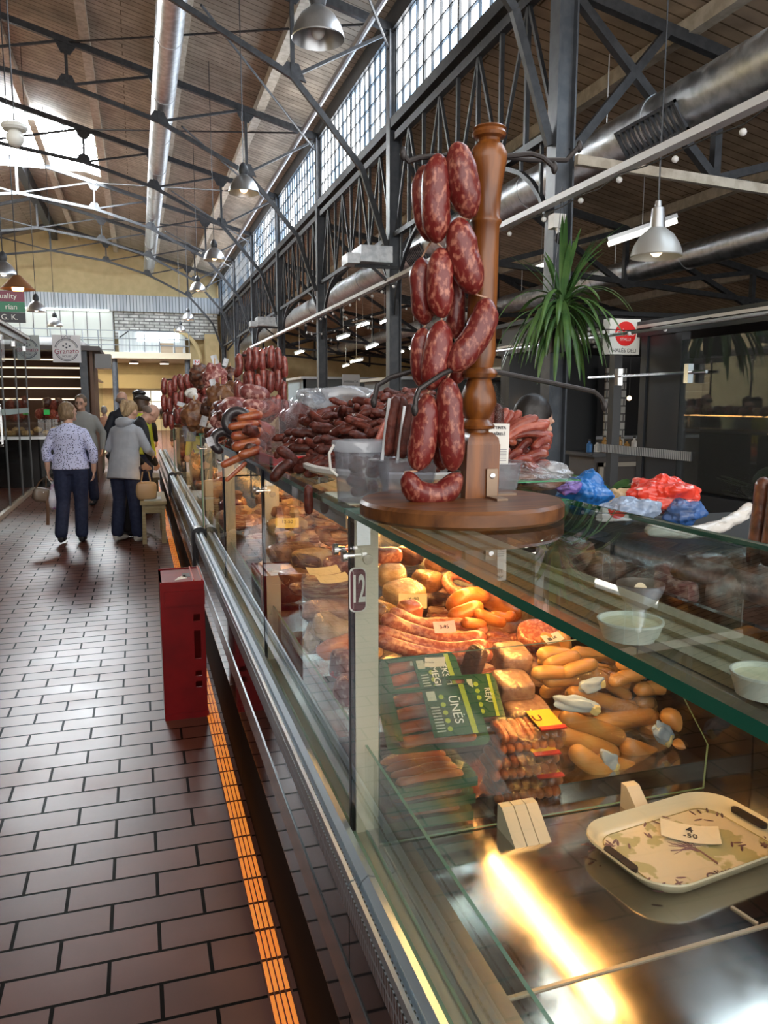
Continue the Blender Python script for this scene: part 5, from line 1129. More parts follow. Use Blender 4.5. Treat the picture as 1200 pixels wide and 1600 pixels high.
for i in range(60):
    y = 5.5+i*.15; x = rr.uniform(.5, .75); z = .62+rr.uniform(.03, .2)
    tag(obj('cured_meat', B().blob((x, y, z), (.08, .08, .06), seed=i+7, amp=.15, e=.7, nu=12, nv=8), rr.choice([BACON, BROWNMEAT, CHEESE, REDMEAT, HAM])), 'cured meat inside the two farther glass counters', 'cured meat', 'meats in the farther counters')
# ledge goods: two white tubs, wrapped salamis, scraps
for (u, v, lab, r) in ((985, 968, 'white oval-topped tub on the service ledge in the middle', .062), (1195, 1050, 'white tub on the service ledge cut by the right edge of the picture', .05)):
    c = PX(u, v, z=1.09); t = thing('plastic_tub', lab, 'tub', (c.x, c.y, 1.055), 'white tubs on the ledge')
    obj('tub', B().lathe([(0, 0), (r*.8, 0), (r*.97, .03), (r, .032), (r, .036), (r*.93, .036), (r*.8, .012), (0, .012)], (c.x, c.y, 1.055), 32), WHITEP, t)
    obj('contents', B().lathe([(0, .03), (r*.9, .028), (r*.88, .02), (0, .02)], (c.x, c.y, 1.055), 28), mat('cream_fill', (.8, .72, .5), .3), t)
# service side table
st = thing('work_table', 'dark work table on the vendor side of the counter', 'table', (1.7, 2, 0))
obj('table_top', B().box(1.34, 2.3, .3, 1.95, .74, .77), mat('table_dark', (.06, .05, .045), .35), st)
for (x, y) in ((1.37, .35), (2.25, .35), (1.37, 1.9), (2.25, 1.9)): obj('leg', B().box(x-.02, x+.02, y-.02, y+.02, 0, .74), IRON2, st)
BL = [((1000, 905), 1.85, (.09, .07, .06), DARKMEAT, 'dark smoked meat in clear film, left one on the work table'), ((1060, 915), 1.8, (.1, .08, .07), SALAMI, 'big dark purple salami bundle on the work table'), ((1110, 925), 1.75, (.08, .07, .07), DARKMEAT, 'dark brown smoked loin bundle on the work table'), ((1165, 905), 1.75, (.09, .08, .07), DARKMEAT, 'dark wrapped meat at the right end of the work table'), ((940, 895), 1.85, (.07, .06, .05), DARKMEAT, 'dark meat pack at the left of the work table'), ((885, 870), 1.88, (.07, .06, .05), DARKMEAT, 'dark meat pack half hidden below the wooden board'), ((1090, 990), 1.55, (.07, .04, .035), DARKMEAT, 'dark meat in crinkled shiny film hanging over the ledge')]
for k, (uv, y, s, m_, lab) in enumerate(BL):
    c = PX(*uv, y=y); t = thing('wrapped_meat', lab, 'cured meat', c, 'dark meats on the vendor side')
    c.z = max(c.z, .77+s[2]*.9) if k < 6 else max(c.z, 1.07+s[2]*.9)
    obj('meat', B().blob(c, s, seed=k+5, amp=.14, e=.8, nu=24, nv=16), m_, t); obj('wrap', film(c, (s[0]*1.1, s[1]*1.1, s[2]*1.15), None, k+50, amp=.1), FILM, t)
# ================================================================ ON TOP OF THE COUNTER
YP = 1.37
bc = V((.572, 1.345, ZT))
tag(obj('round_board', B().lathe([(0, 0), (.183, 0), (.19, .006), (.19, .026), (.185, .032), (0, .032)], bc, 64), WOODB), 'round brown wooden board on the glass counter carrying the turned pole', 'wooden board')
hs_ = thing('sausage_stand', 'turned varnished wooden pole with black iron hooks for hanging sausages', 'sausage stand', (PX(741, 800, y=YP).x, YP, ZT+.032))
p0 = V((PX(741, 800, y=YP).x, YP, ZT+.032)); p1 = PX(765, 197, y=YP); H = (p1-p0).length; ax = (p1-p0).normalized()
MP = frame(p0, V((1, 0, 0))-ax*ax.x, ax.cross(V((1, 0, 0))))  # local Z = axis
MP = Matrix(((1, 0, ax.x, p0.x), (0, 1, ax.y, p0.y), (0, 0, ax.z, p0.z), (0, 0, 0, 1)))
prof = [(0, 0), (.02, 0), (.022, .02)]
PR = [(686, .022), (684, .031), (679, .033), (674, .028), (668, .022), (655, .030), (640, .0345), (625, .032), (608, .025), (601, .022), (598, .031), (592, .034), (586, .031), (582, .024), (560, .029), (520, .0275), (460, .027), (400, .0262), (352, .0255), (347, .029), (343, .029), (338, .0255), (300, .026), (270, .030), (250, .034), (238, .034), (228, .028), (220, .0195), (216, .021), (213, .029), (208, .031), (203, .0285), (200, .031), (197, .027), (195, .0)]
b = B(); b.lathe([(0, (800-702)/605*H), (.022, (800-700)/605*H)]+[(r, (800-y)/605*H) for y, r in PR], (0, 0, 0), 28, M=MP)
b2 = [v for v in b.bm.verts]
obj('turned_pole', b, WOOD, hs_)
b = B(); z1 = (800-692)/605*H; q = .0335
b.prism([(-q, -q, 0), (q, -q, 0), (q, q, 0), (-q, q, 0)], (0, 0, z1-.02), MP)
b.prism([(-q, -q, z1-.02), (q, -q, z1-.02), (q, q, z1-.02), (-q, q, z1-.02)], (0, 0, .0001), MP)
b.lathe([(q*1.38, 0), (q*1.3, .012), (q*.9, .022), (0, .024)], (0, 0, 0), 4, M=MP @ Matrix.Translation((0, 0, z1-.02)) @ Matrix.Rotation(PI/4, 4, 'Z'))
obj('square_foot', b, WOOD, hs_)
HK = mat('hook_iron', (.05, .045, .045), .45, .6)
hooks = [[((752, 240), 0), ((700, 243), -.01), ((655, 246), -.02), ((638, 252), -.02), ((630, 240), -.02)],
         [((772, 246), 0), ((830, 240), .0), ((848, 246), 0), ((866, 262), .0)], [((775, 244), .03), ((830, 250), .05), ((885, 250), .05), ((905, 229), .05)],
         [((770, 580), 0), ((830, 592), 0), ((900, 606), 0), ((928, 612), 0), ((940, 622), 0), ((945, 634), 0)],
         [((740, 560), .03), ((660, 575), .05), ((610, 590), .07), ((590, 602), .07), ((584, 628), .07)],
         [((735, 565), -.03), ((690, 585), -.06), ((655, 608), -.07), ((650, 622), -.07), ((648, 640), -.07)]]
for h in hooks:
    pts = [PX(*uv, y=YP+dy) for uv, dy in h]; pts2 = [pts[0]]
    for a_, q_ in zip(pts, pts[1:]): pts2 += [(a_+q_)/2, q_]
    hk = obj('iron_hook', B().tube(pts2, .0048, 8), HK, hs_)
    obj('hook_tip', B().blob(pts[-1], (.0065, .0065, .012), amp=0, nu=10, nv=8), HK, hk)
c = PX(772, 246, y=YP-.028)
M = Matrix.Translation(p0)
BRZ = mat('bracket_bronze', (.25, .18, .13), .4, .8)
br_ = obj('angle_bracket', B().prism([(.008, -q, 0), (.008, -q, .055), (.008, -q-.0045, .055), (.008, -q-.0045, .004), (.008, -q-.05, .004), (.008, -q-.05, 0)], (.022, 0, 0), M), BRZ, hs_)
for s_ in (-1, 1): obj('angle_bracket', B().prism([(s_*q, -.012, 0), (s_*q, -.012, .05), (s_*(q+.004), -.012, .05), (s_*(q+.004), -.012, .004), (s_*(q+.05), -.012, .004), (s_*(q+.05), -.012, 0)], (0, .024, 0), M), BRZ, hs_)
obj('screw', B().lathe([(0, 0), (.006, 0), (.005, .002), (0, .003)], (0, 0, 0), 14, M=M @ Matrix.Translation((.019, -q-.0045, .042)) @ Matrix.Rotation(PI/2, 4, 'X')), CHROME, br_)
K = 1/830
def chain(label, links):
    t = thing('sausage_chain', label, 'sausage chain', PX(*links[0][0][0], y=YP), 'raw sausage chains'); prev = None
    for us, r, dy in links:
        pts = [PX(u, v, y=YP+dy) for u, v in us]
        if len(pts) == 2: pts = [pts[0], (pts[0]+pts[1])/2+V((R(-.003, .003), -.004, 0)), pts[1]]
        obj('sausage_link', sausage_b(pts, r*K*1.04, 28, sub=8, tap=1.9, rough=.0025, seed=r+dy*50), SAUS, t, sharp=80)
        if prev is not None and (prev-pts[0]).length < .09: obj('string', B().tube([prev, pts[0]], .0018, 6), mat('casing_twine', (.5, .3, .2), .5), t)
        prev = pts[-1]
chain('left chain of marbled red raw sausages looped on the upper hook', [(((685, 240), (681, 310), (683, 380)), 20.5, -.03), (((690, 386), (687, 440), (690, 497)), 19.5, -.03), (((690, 500), (684, 550), (672, 610)), 20.5, -.03), (((668, 615), (664, 670), (652, 736)), 20.5, -.035), (((632, 738), (652, 768), (690, 772), (720, 740)), 18, -.045)])
chain('right chain of marbled red raw sausages nearest the wooden pole', [(((714, 222), (722, 280), (735, 342)), 23, -.045), (((715, 340), (724, 400), (743, 460)), 23, -.04), (((762, 466), (750, 515), (704, 580)), 21, -.05), (((700, 590), (703, 660), (708, 736)), 19.5, -.05)])
chain('rear chain of raw sausages half hidden behind the left chain', [(((664, 258), (662, 315), (673, 378)), 17, .01), (((659, 402), (658, 455), (665, 508)), 17, .01), (((662, 512), (658, 560), (660, 606)), 16, .01), (((709, 420), (712, 475), (711, 530)), 15, .03), (((712, 535), (715, 570), (714, 600)), 15, .02), (((684, 660), (690, 700), (690, 735)), 16, .01)])
# translucent bucket with handle
bx = PX(572, 794, z=ZT+.002); bx = V((.452, 1.60, ZT))
t = thing('plastic_bucket', 'translucent lidded plastic bucket with small sausages inside', 'bucket', bx)
hb = (PX(545, 690, y=1.55).z-ZT)
r_ = .062
obj('wall', B().lathe([(0, 0), (r_*.86, 0), (r_*.97, hb*.85), (r_*.95, hb*.85), (r_*.84, .003), (0, .003)], bx, 36), FILMC, t)
obj('lid_rim', B().lathe([(r_*.98, hb*.82), (r_*1.05, hb*.83), (r_*1.06, hb*.97), (r_*1.02, hb), (r_*.96, hb), (r_*.98, hb*.82)], bx, 36), FILMW, t)
obj('handle', B().tube([bx+V((-r_*1.05, -.01, hb*.93)), bx+V((-r_*1.25, -.02, hb*.8)), bx+V((-r_*1.2, -.02, hb*.55)), bx+V((-r_*1.0, -.03, hb*.45))], .003, 8), WHITEP, t)
for k in range(7):
    c = bx+V((.02*math.sin(k*2), .02*math.cos(k*2.2), .02+k*.011)); a_ = k*1.3
    sau('dried_sausage', 'dark sausage inside the translucent bucket', 'sausage', [c-V((.022*math.cos(a_), .022*math.sin(a_), 0)), c, c+V((.022*math.cos(a_), .022*math.sin(a_), .008))], .013, DRIED, 'sausages in the bucket', 10)
# tapered clear tub in front with standing vacuum packs
tb = V((.515, 1.49, ZT)); ht = PX(620, 722, y=1.45).z-ZT
t = thing('plastic_tub', 'tapered clear plastic tub holding upright vacuum packed sausages', 'tub', tb)
obj('wall', B().lathe([(0, 0), (.045, 0), (.06, ht), (.066, ht+.001), (.066, ht+.004), (.058, ht+.003), (.043, .003), (0, .003)], tb, 36, sx=1.05, sy=.8), FILMC, t)
obj('hinge_tab', B().blob(tb+V((-.07, 0, ht+.003)), (.012, .016, .003), amp=0, nu=12, nv=6), FILMW, t)
def vacpack(label, u0, v0, u1, v1, y, w, lab=False, seed=0, txt=()):
    A_, B_ = PX(u0, v0, y=y), PX(u1, v1, y=y); L = (B_-A_).length; M = frame(A_, V((B_-A_).normalized()), V((0, 1, .1)))
    M = frame(A_, V((1, 0, 0))*1.0-(B_-A_).normalized()*((B_-A_).normalized().x), (B_-A_))
    t = thing('vacuum_pack', label, 'vacuum pack', A_, 'upright vacuum packs')
    for i in range(2):
        x = (-.5+i)*w*.4
        obj('dried_sausage', sausage_b([M @ V((x, L*.06, 0)), M @ V((x*1.1, L*.45, 0)), M @ V((x*.6, L*.78, 0))], w*.23, 12), DRIED, t)
    b = B(); n = 14
    def fn(i, j):
        ww = w*(.5-.42*max(0, j-.72)/.28) if 1 else w/2
        return (i-.5)*2*ww
    for sgn in (1, -1):
        b.grid(lambda i, j: M @ V((fn(i, j), L*j, sgn*(.001+.5*w*.55*math.sin(PI*i)**.5*math.sin(PI*min(1, max(0, j*1.02)))**.5+.002*noise.noise(V((i*9, j*20, seed)))))), 12, 30)
    obj('film', b, FILM, t)
    obj('seal_stripe', B().box(-w*.5, -w*.38, 0, L*.74, .0, .004, M), mat('seal_silver', (.75, .78, .8), .2, .3), t)
    if lab:
        obj('paper_label', B().box(-w*.35, w*.5, L*.08, L*.55, .3*w, .3*w+.001, M), WHITEP, t)
        for k, s in enumerate(txt): text(s, .0085, M @ Matrix.Translation((w*.07, L*(.5-.07*k), .3*w+.002)), INK, t)
        obj('print_lines', (lambda b: [b.box(-w*.28, w*.42, L*(.12+.025*k), L*(.13+.025*k), .3*w, .3*w+.0016, M) for k in range(6)] and b)(B()), mat('print_grey', (.3, .3, .3), .5), t)
vacpack('tall pointed clear vacuum pack with silver edge, left one in the tub', 612, 722, 628, 590, 1.52, .05, seed=1)
vacpack('second clear vacuum pack with silver edge beside the raw sausages', 634, 725, 650, 605, 1.5, .045, seed=2)
vacpack('vacuum pack with a white printed label right of the wooden pole', 767, 735, 772, 600, 1.5, .06, True, 3, ('VYTINTA', 'DA\u0160REL\u0116'))
vacpack('clear vacuum pack mostly behind the wooden pole', 738, 735, 742, 625, 1.56, .055, seed=4)
t = thing('plastic_tub', 'second clear tub behind the wooden pole foot', 'tub', (.71, 1.5, ZT))
obj('wall', B().lathe([(0, 0), (.045, 0), (.06, ht*.9), (.066, ht*.9), (.066, ht*.93), (.058, ht*.91), (.043, .003), (0, .003)], (.71, 1.5, ZT), 36), FILMC, t)
# white oval platter with the great heap of dried sausages
pc_ = V((.662, 2.0, ZT)); pt = thing('serving_platter', 'large white oval platter under the heap of dried sausages', 'platter', pc_)
obj('dish', B().lathe([(0, 0), (.15, 0), (.2, .02), (.24, .03), (.25, .038), (.25, .048), (.24, .052), (.2, .036), (.15, .01), (0, .01)], pc_, 56, sx=1.0, sy=1.45), WHITEP, pt)
tag(obj('paper_sheet', B().box(.41, .62, 1.55, 1.78, ZT, ZT+.0015), mat('paper_green', (.6, .62, .5), .5)), 'thin printed paper sheet under the rim of the white platter', 'paper')
random.seed(5)
def sausage_proto(name, r, L, bend, m, seed):
    rr = random.Random(seed); pts = [V((-L/2+L*i/4, bend*math.sin(PI*i/4)+rr.uniform(-.002, .002), rr.uniform(-.002, .002))) for i in range(5)]
    b = sausage_b(pts, r, 10, sub=3)
    for v in b.bm.verts: v.co *= 1+.12*noise.noise(v.co*70+V((seed, 0, 0)))
    return obj(name, b, m, loc=(0, 0, 0), sharp=80)
def PJ(p):
    d = V(p)-V((0, 0, CAMZ)); w = d.dot(fwd); return 600+FOC*d.dot(right)/w, 800-FOC*d.dot(upv)/w
PRO = [sausage_proto('dried_sausage', .0118, .09, (.006, .014, .02, -.012, .002, .017)[i], DRIED, i) for i in range(6)]
first = set()
def put(pro, loc, rot, label, cat, group, sc=1):
    if pro.name in first: o = pro.copy(); COL.objects.link(o)
    else: o = pro; first.add(pro.name)
    o.location = V(loc); o.rotation_euler = rot; o.scale = (sc,)*3 if not isinstance(sc, tuple) else sc
    return tag(o, label, cat, group)
def mound(xc, yc, rx, ry, h, z0, p=1.2):
    return lambda x, y: z0+h*max(0, 1-(((x-xc)/rx)**2+((y-yc)/ry)**2))**(1/p)
mz = mound(.76, 2.33, .36, .52, .185, ZT+.035)
LBD = 'dark wrinkled dried sausage in the big heap on the white platter'
n = 0
while n < 300:
    x, y = R(.42, 1.05), R(1.82, 2.75)
    if ((x-.74)/.35)**2+((y-2.28)/.5)**2 > 1: continue
    if n < 190 and (y > 2.35 or x > .88): continue
    z = mz(x, y)+R(-.02, .008)
    if n % 3 == 0: z = ZT+.04+(z-ZT-.04)*R(.3, .85)
    pu, pv = PJ((x, y, z)); 
    if pv > 762-max(0, 500-pu)*.25 or pu < 432: continue
    put(PRO[n % 6], (x, y, z+.012), (R(-.3, .3), R(-.45, .45), R(-1.3, 1.3)+(PI if n % 2 else 0)), LBD, 'sausage', 'dried sausages on the platter', R(.85, 1.15)); n += 1
sau('dried_sausage', 'single dried sausage hanging by its string over the front glass edge', 'sausage', [PX(482, 757, y=1.8), PX(482, 780, y=1.8), PX(483, 804, y=1.8)], .011, DRIED)
for k, (a_, b_, y, lab) in enumerate((((432, 700), (470, 735), 2.1, 'upper'), ((424, 752), (458, 722), 2.05, 'lower'))):
    sau('dried_sausage', 'dried sausage sticking out at the left rim of the heap, %s one' % lab, 'sausage', [PX(*a_, y=y), (PX(*a_, y=y)+PX(*b_, y=y))/2+V((0, 0, .01)), PX(*b_, y=y)], .015, DRIED)
# thin red sticks beside the bucket
for k in range(9):
    A_ = PX(585+k*3, 700-k*2, y=1.75+k*.01); B_ = PX(612+k*2, 640+k*6, y=1.9)
    sau('meat_stick', 'thin bright red meat stick leaning behind the translucent bucket', 'meat stick', [A_, (A_+B_)/2+V((0, 0, .005)), B_], .007, REDMEAT, 'red sticks behind the bucket', 8)
# crumpled bags behind the heap and standing clear bag
for (u, v, y, s, lab, m_) in ((560, 632, 2.75, (.17, .12, .05), 'long shiny crumpled plastic bag lying over the dried sausage heap', FILMW), (478, 660, 2.7, (.09, .09, .09), 'shiny clear bag of dark meat left of the dried sausage heap', FILM), (600, 640, 2.6, (.1, .1, .05), 'crumpled plastic bag at the top right of the heap', FILMW), (500, 632, 2.8, (.08, .08, .05), 'milky crumpled bag just left of the big shiny bag', FILMW)):
    c = PX(u, v, y=y); tag(obj('plastic_bag', film(c, s, rotM(0, .1, .2), int(u), m_, .25, 60, 40, .8), m_), lab, 'plastic bag', 'bags on the counter top')
for (u, v, y, s, lab) in ((478, 665, 2.7, (.07, .07, .07), 'dark meat inside the shiny clear bag'), (560, 642, 2.75, (.14, .1, .03), 'dark meat beneath the long crumpled bag')):
    c = PX(u, v, y=y); tag(obj('bagged_meat', B().blob(c, s, seed=4, amp=.2), DRIED), lab, 'meat')
t = thing('plastic_bag', 'upright flat clear plastic bag standing left of the dried sausage heap', 'plastic bag', PX(430, 720, y=2.5)); b = B()
cs = [PX(403, 728, y=2.5), PX(452, 722, y=2.5), PX(472, 628, y=2.56), PX(412, 620, y=2.5)]
for s_ in (-1, 1):
    b.grid(lambda i, j: cs[0].lerp(cs[1], i).lerp(cs[3].lerp(cs[2], i), j)+V((0, s_*(.002+.02*math.sin(PI*i)*math.sin(PI*j))+.012*noise.noise(V((i*3, j*4, 2))), .004*noise.noise(V((i*14, j*3, 5))))), 24, 40)
obj('film_walls', b, glassmat('bag_mauve', (.86, .8, .82), 1.5, .12, .05, .5, 18, .08, (.6, .55, .57)), t)
# red tray with bacon strips, dark meats further along
rt = thing('red_tray', 'flat bright red plastic tray at the front edge beyond the platter', 'tray', PX(410, 728, y=2.75))
c = PX(412, 728, y=2.75); RT = mat('tray_red', (.6, .015, .03), .3, coat=.4)
obj('tray_floor', B().box(.42, .75, 2.62, 2.95, ZT, ZT+.008), RT, rt)
obj('tray_rim', B().box(.415, .425, 2.61, 2.96, ZT, ZT+.03).box(.745, .755, 2.61, 2.96, ZT, ZT+.03).box(.415, .755, 2.61, 2.62, ZT, ZT+.028), RT, rt)
PB = [((345, 728), (372, 716), (400, 705), 2.9, .014), ((352, 752), (368, 738), (385, 722), 2.8, .008), ((360, 682), (390, 680), (412, 672), 3.0, .02), ((362, 700), (385, 694), (408, 690), 2.95, .02), ((370, 655), (395, 650), (412, 648), 3.1, .018), ((356, 668), (380, 664), (405, 662), 3.05, .016), ((372, 712), (395, 706), (410, 700), 2.85, .016), ((380, 640), (398, 646), (412, 652), 3.2, .018)]
for k, (a_, m2, b_, y, r) in enumerate(PB):
    tag(obj('dried_meat_strip', sausage_b([PX(*a_, y=y), PX(*m2, y=y), PX(*b_, y=y)], r, 12), mat('amber_meat', (.42, .12, .04), .3, col2=(.28, .05, .03), nscale=30, bump=.6, coat=.3)), 'amber dried meat strip left of the clear bag, %s' % ['long one pointing over the aisle', 'thin red drooping one', 'thick upper one', 'thick middle one', 'one near the salami logs', 'darker one above the middle', 'lowest one by the red tray', 'one under the salami log'][k], 'dried meat', 'dried meat strips')
LOGS = [((378, 610), (412, 618), 3.4, .036), ((382, 632), (412, 636), 3.3, .028), ((348, 636), (376, 640), 3.6, .045), ((330, 660), (352, 656), 3.9, .04), ((340, 648), (365, 652), 3.8, .03)]
for k, (a_, b_, y, r) in enumerate(LOGS):
    A_, B_ = PX(*a_, y=y), PX(*b_, y=y); tag(obj('salami_log', sausage_b([A_-(B_-A_)*.1, (A_+B_)/2, B_+(B_-A_)*.3], r, 16), SALAMI), 'thick marbled salami log beyond the amber strips, %s' % ['top one', 'second from the top', 'round-ended left one', 'far left one', 'low one behind the dark ring'][k], 'salami', 'salami logs')
for k, (u, v, y, r, rr_) in enumerate(((372, 660, 3.1, .045, .02), (350, 690, 3.1, .04, .018))):
    c = PX(u, v, y=y); tag(obj('black_pudding_ring', sausage_b(arc(c, r, .2, 4.6, 10, 1.2), rr_, 12), mat('black_pudding', (.03, .025, .028), .3, coat=.3)), 'black curved sausage ring, %s' % ['beside the salami logs', 'below the first black ring'][k], 'sausage')
rr = random.Random(77)
def heap(name, label, group, n, uv, ys, sz, mats, floor=ZT):
    for k in range(n):
        u = rr.uniform(uv[0], uv[2]); v = rr.uniform(uv[1], uv[3]); y = rr.uniform(*ys); c = PX(u, v, y=y); s = rr.uniform(*sz); c.x = max(c.x, XG+s*.2); c.z = max(c.z, floor+s*.6)
        tag(obj(name, B().blob(c, (s*1.3, s*.9, s*.8), seed=k, amp=.15, e=.85, M=rotM(rr.uniform(-.5, .5), rr.uniform(-.5, .5), rr.uniform(-2, 2)), nu=14, nv=10), rr.choice(mats)), label, 'meat', group)
heap('smoked_meat', 'dark smoked meat lump in the heap before the salami logs', 'smoked lumps before the logs', 34, (335, 665, 415, 712), (2.95, 3.6), (.022, .035), [DARKMEAT, REDMEAT, BROWNMEAT, DRIED])
heap('smoked_meat', 'smoked meat lump heaped on the counter under the hanging links', 'smoked lumps under the hanging links', 40, (320, 630, 420, 680), (3.6, 4.8), (.035, .055), [DARKMEAT, SALAMI, REDMEAT, DRIED])
heap('smoked_meat', 'smoked meat lump far along the second counter', 'smoked lumps on the second counter', 60, (262, 655, 330, 690), (5.6, 7.8), (.05, .08), [DARKMEAT, REDMEAT, BROWNMEAT, SALAMI])
heap('smoked_meat', 'tiny distant meat lump along the farthest counter', 'lumps on the farthest counter', 50, (238, 645, 275, 672), (9, 13), (.06, .1), [DARKMEAT, REDMEAT, SALAMI, CHEESE])
heap('white_wrap', 'white paper scrap among the distant meats', 'paper scraps among the meats', 9, (255, 605, 350, 672), (5.5, 7), (.03, .05), [PAPER, WHITEP])
# round smoked hams hanging / stacked
for k, (u, v, y, s, m_) in enumerate(((345, 622, 4.6, .085, BROWNMEAT), (365, 615, 4.7, .075, BROWNMEAT), (336, 590, 5.3, .09, SALAMI), (314, 588, 5.6, .085, DARKMEAT), (304, 650, 5.0, .09, BROWNMEAT), (345, 645, 4.5, .07, BROWNMEAT), (360, 590, 5.4, .07, DARKMEAT), (330, 640, 4.9, .07, DARKMEAT))):
    c = PX(u, v, y=y); t = thing('smoked_ham', 'round brown smoked ham in the middle distance, %s' % ['biggest glistening one', 'right of the biggest', 'marbled round one near the top', 'dark topmost one', 'low one beside the white card', 'small one below the biggest', 'one touching the hanging links', 'dark one behind the others'][k], 'ham', c, 'smoked hams')
    obj('ham', B().blob(c, (s*.9, s*.8, s), seed=k+3, amp=.14, fr=2.6, nu=30, nv=20), mat('ham_brown', (.13, .045, .018), .4, col2=(.26, .12, .05), nscale=18, bump=.8, bscale=40, rand=.25, coat=.2) if m_ is BROWNMEAT else m_, t); obj('string_loop', B().tube([c+V((0, 0, s*.9)), c+V((0, 0, s*1.4))], .004, 5), NETTED, t)
for k, (u, v, w, h, y, lab) in enumerate(((284, 632, .1, .04, 6.2, 'crumpled white paper hanging before the far links'), (333, 600, .05, .08, 5.0, 'white price papers on the marbled ham'), (318, 658, .05, .08, 4.6, 'white card between the hams'), (328, 690, .035, .045, 2.95, 'small white price tag hanging at the glass edge'), (262, 640, .08, .06, 8, 'white paper at the far end of the meat heap'), (335, 562, .06, .09, 6.0, 'white price papers on the pole above the hams'), (352, 566, .05, .08, 6.0, 'second white paper on the pole above the hams'))):
    c = PX(u, v, y=y); w *= .75; h *= .75; note(lab, c, w, h, rotM(PI/2, .3*(-1)**k, .1), [('~ ~~', h*.3, 0)], mat('tag_paper', (.55, .57, .6), .6), 'price tag', 'price_tag', curl=.5)
# racks of hanging sausage links
def rack(label, c, wid, dep, rows, r, L, seed):
    rr2 = random.Random(seed); t = thing('sausage_rack', label+', its wooden post and hooks', 'sausage rack', (c[0], c[1], ZT)); c = V(c); top = c.z
    obj('post', B().lathe([(.03, 0), (.03, .1), (.02, .12), (.022, top-ZT), (0, top-ZT+.02)], (c.x, c.y, ZT), 14), WOOD, t)
    obj('foot_board', B().lathe([(0, 0), (.15, 0), (.15, .025), (0, .025)], (c.x, c.y, ZT), 24), WOODB, t)
    for a_ in range(4): obj('hook_arm', B().tube([(c.x, c.y, top-.02), (c.x+math.cos(a_*PI/2+.4)*wid, c.y+math.sin(a_*PI/2+.4)*dep, top-.03)], .006, 6), HK, t)
    for row in range(rows):
        n = int(wid*2/(r*1.9)); 
        for i in range(n):
            for side in (0, 1):
                x = c.x-wid+(i+.5)*2*wid/n+rr2.uniform(-.006, .006); y = c.y-dep*(1 if side == 0 else -.3)*math.sqrt(max(.15, 1-((x-c.x)/wid)**2*.8))
                z = top-.02-row*L*1.02+rr2.uniform(-.015, .015)+(.03 if abs(x-c.x) < wid*.6 else -.01)
                o = sausage_b([(x, y, z), (x+rr2.uniform(-.01, .01), y-.006, z-L*.5), (x+rr2.uniform(-.012, .012), y, z-L)], r*rr2.uniform(.88, 1.08), 10, sub=3)
                tag(obj('sausage_link', o, SAUS2), 'raw dark red link hanging on the '+label, 'sausage', 'links on the '+label)
SAUS2 = mat('hanging_link', (.15, .022, .018), .32, col2=(.3, .08, .06), nscale=50, contrast=(.45, .65), bump=.3, coat=.3, rand=.25)
c = PX(406, 548, y=4.2); rack('rack of hanging links behind the clear bags', (c.x, c.y, c.z), .135, .12, 3, .018, .115, 1)
c = PX(290, 588, y=6.8); rack('low distant rack of small links', (c.x, c.y, c.z), .2, .14, 3, .022, .13, 2)
c = PX(318, 590, y=6.9); rack('distant rack of dark links near the hams', (c.x, c.y, c.z), .16, .12, 3, .024, .13, 3)
tag(obj('clear_cup', B().lathe([(0, 0), (.035, 0), (.045, .1), (.041, .1), (.033, .004), (0, .004)], PX(297, 690, y=5.2), 20), FILMC), 'small clear plastic cup at the end of the first counter', 'cup')
# fan of flat red meat strips right of the pole
for k in range(22):
    f = k/21; A_ = PX(765+f*12, 715-f*25, y=1.95+.1*R(-.5, 1)); ang_ = 1.35-f*1.25
    L = R(.13, .175)*(1.12 if f > .5 else 1); d = V((math.cos(ang_)*.9, R(-.05, .12), math.sin(ang_)*.85)); pts = [A_, A_+d*L*.5+V((0, 0, .012)), A_+d*L+V((.01, 0, -.012*f))]
    tag(obj('flat_meat_strip', sausage_b(pts, .0125, 10), mat('pale_red_meat', (.27, .045, .028), .4, col2=(.38, .1, .06), nscale=40, bump=.5, rand=.15, coat=.2)), 'flat red dried sausage strip fanned out right of the wooden pole', 'dried meat', 'fan of red strips')
for k in range(30):
    u, v = R(765, 848), R(690, 735); y = R(1.85, 2.1)
    if v < 700 and u < 785: v += 20
    c = PX(u, v, y=y); a_ = R(-.8, .8)
    put(PRO2[k % 3] if 'PRO2' in globals() else PRO[0], c, (R(-.4, .4), R(-.5, .5), a_), 'glossy knobbly red meat stick heaped right of the wooden pole', 'dried meat', 'knobbly red sticks', R(.8, 1.05)) if 'PRO2' in globals() else tag(obj('meat_stick', sausage_b([c+V((-.035*math.cos(a_), 0, -.035*math.sin(a_))), c+V((0, R(-.01, .01), .008)), c+V((.035*math.cos(a_), R(-.01, .01), .03*math.sin(a_)))], .0125, 10), REDMEAT), 'glossy knobbly red meat stick heaped right of the wooden pole', 'dried meat', 'knobbly red sticks')
for (u, v, y, s, m_, lab) in ((800, 750, 1.75, (.09, .06, .035), FILM, 'clear crinkled bag of dark meat behind the wooden board'), (840, 762, 1.7, (.085, .07, .022), FILM, 'flat clear bag with a green edge on the glass counter'), (860, 740, 1.9, (.06, .05, .025), FILMW, 'white twisted plastic bag end right of the red sticks')):
    c = PX(u, v, y=y); c.z = max(c.z, ZT+s[2]*.95); tag(obj('plastic_bag', film(c, s, rotM(0, .1, .1), int(u), m_, .2, 60, 40, .75), m_), lab, 'plastic bag', 'bags right of the wooden pole')
for (u, v, y, s) in ((795, 755, 1.75, (.07, .045, .02)), (840, 765, 1.7, (.065, .05, .013))):
    c = PX(u, v, y=y); c.z = max(c.z, ZT+s[2]); tag(obj('bagged_meat', B().blob(c, s, seed=8, amp=.15), DARKMEAT), 'dark meat inside the %s clear bag behind the wooden board' % ('crinkled' if u < 800 else 'flat'), 'meat')
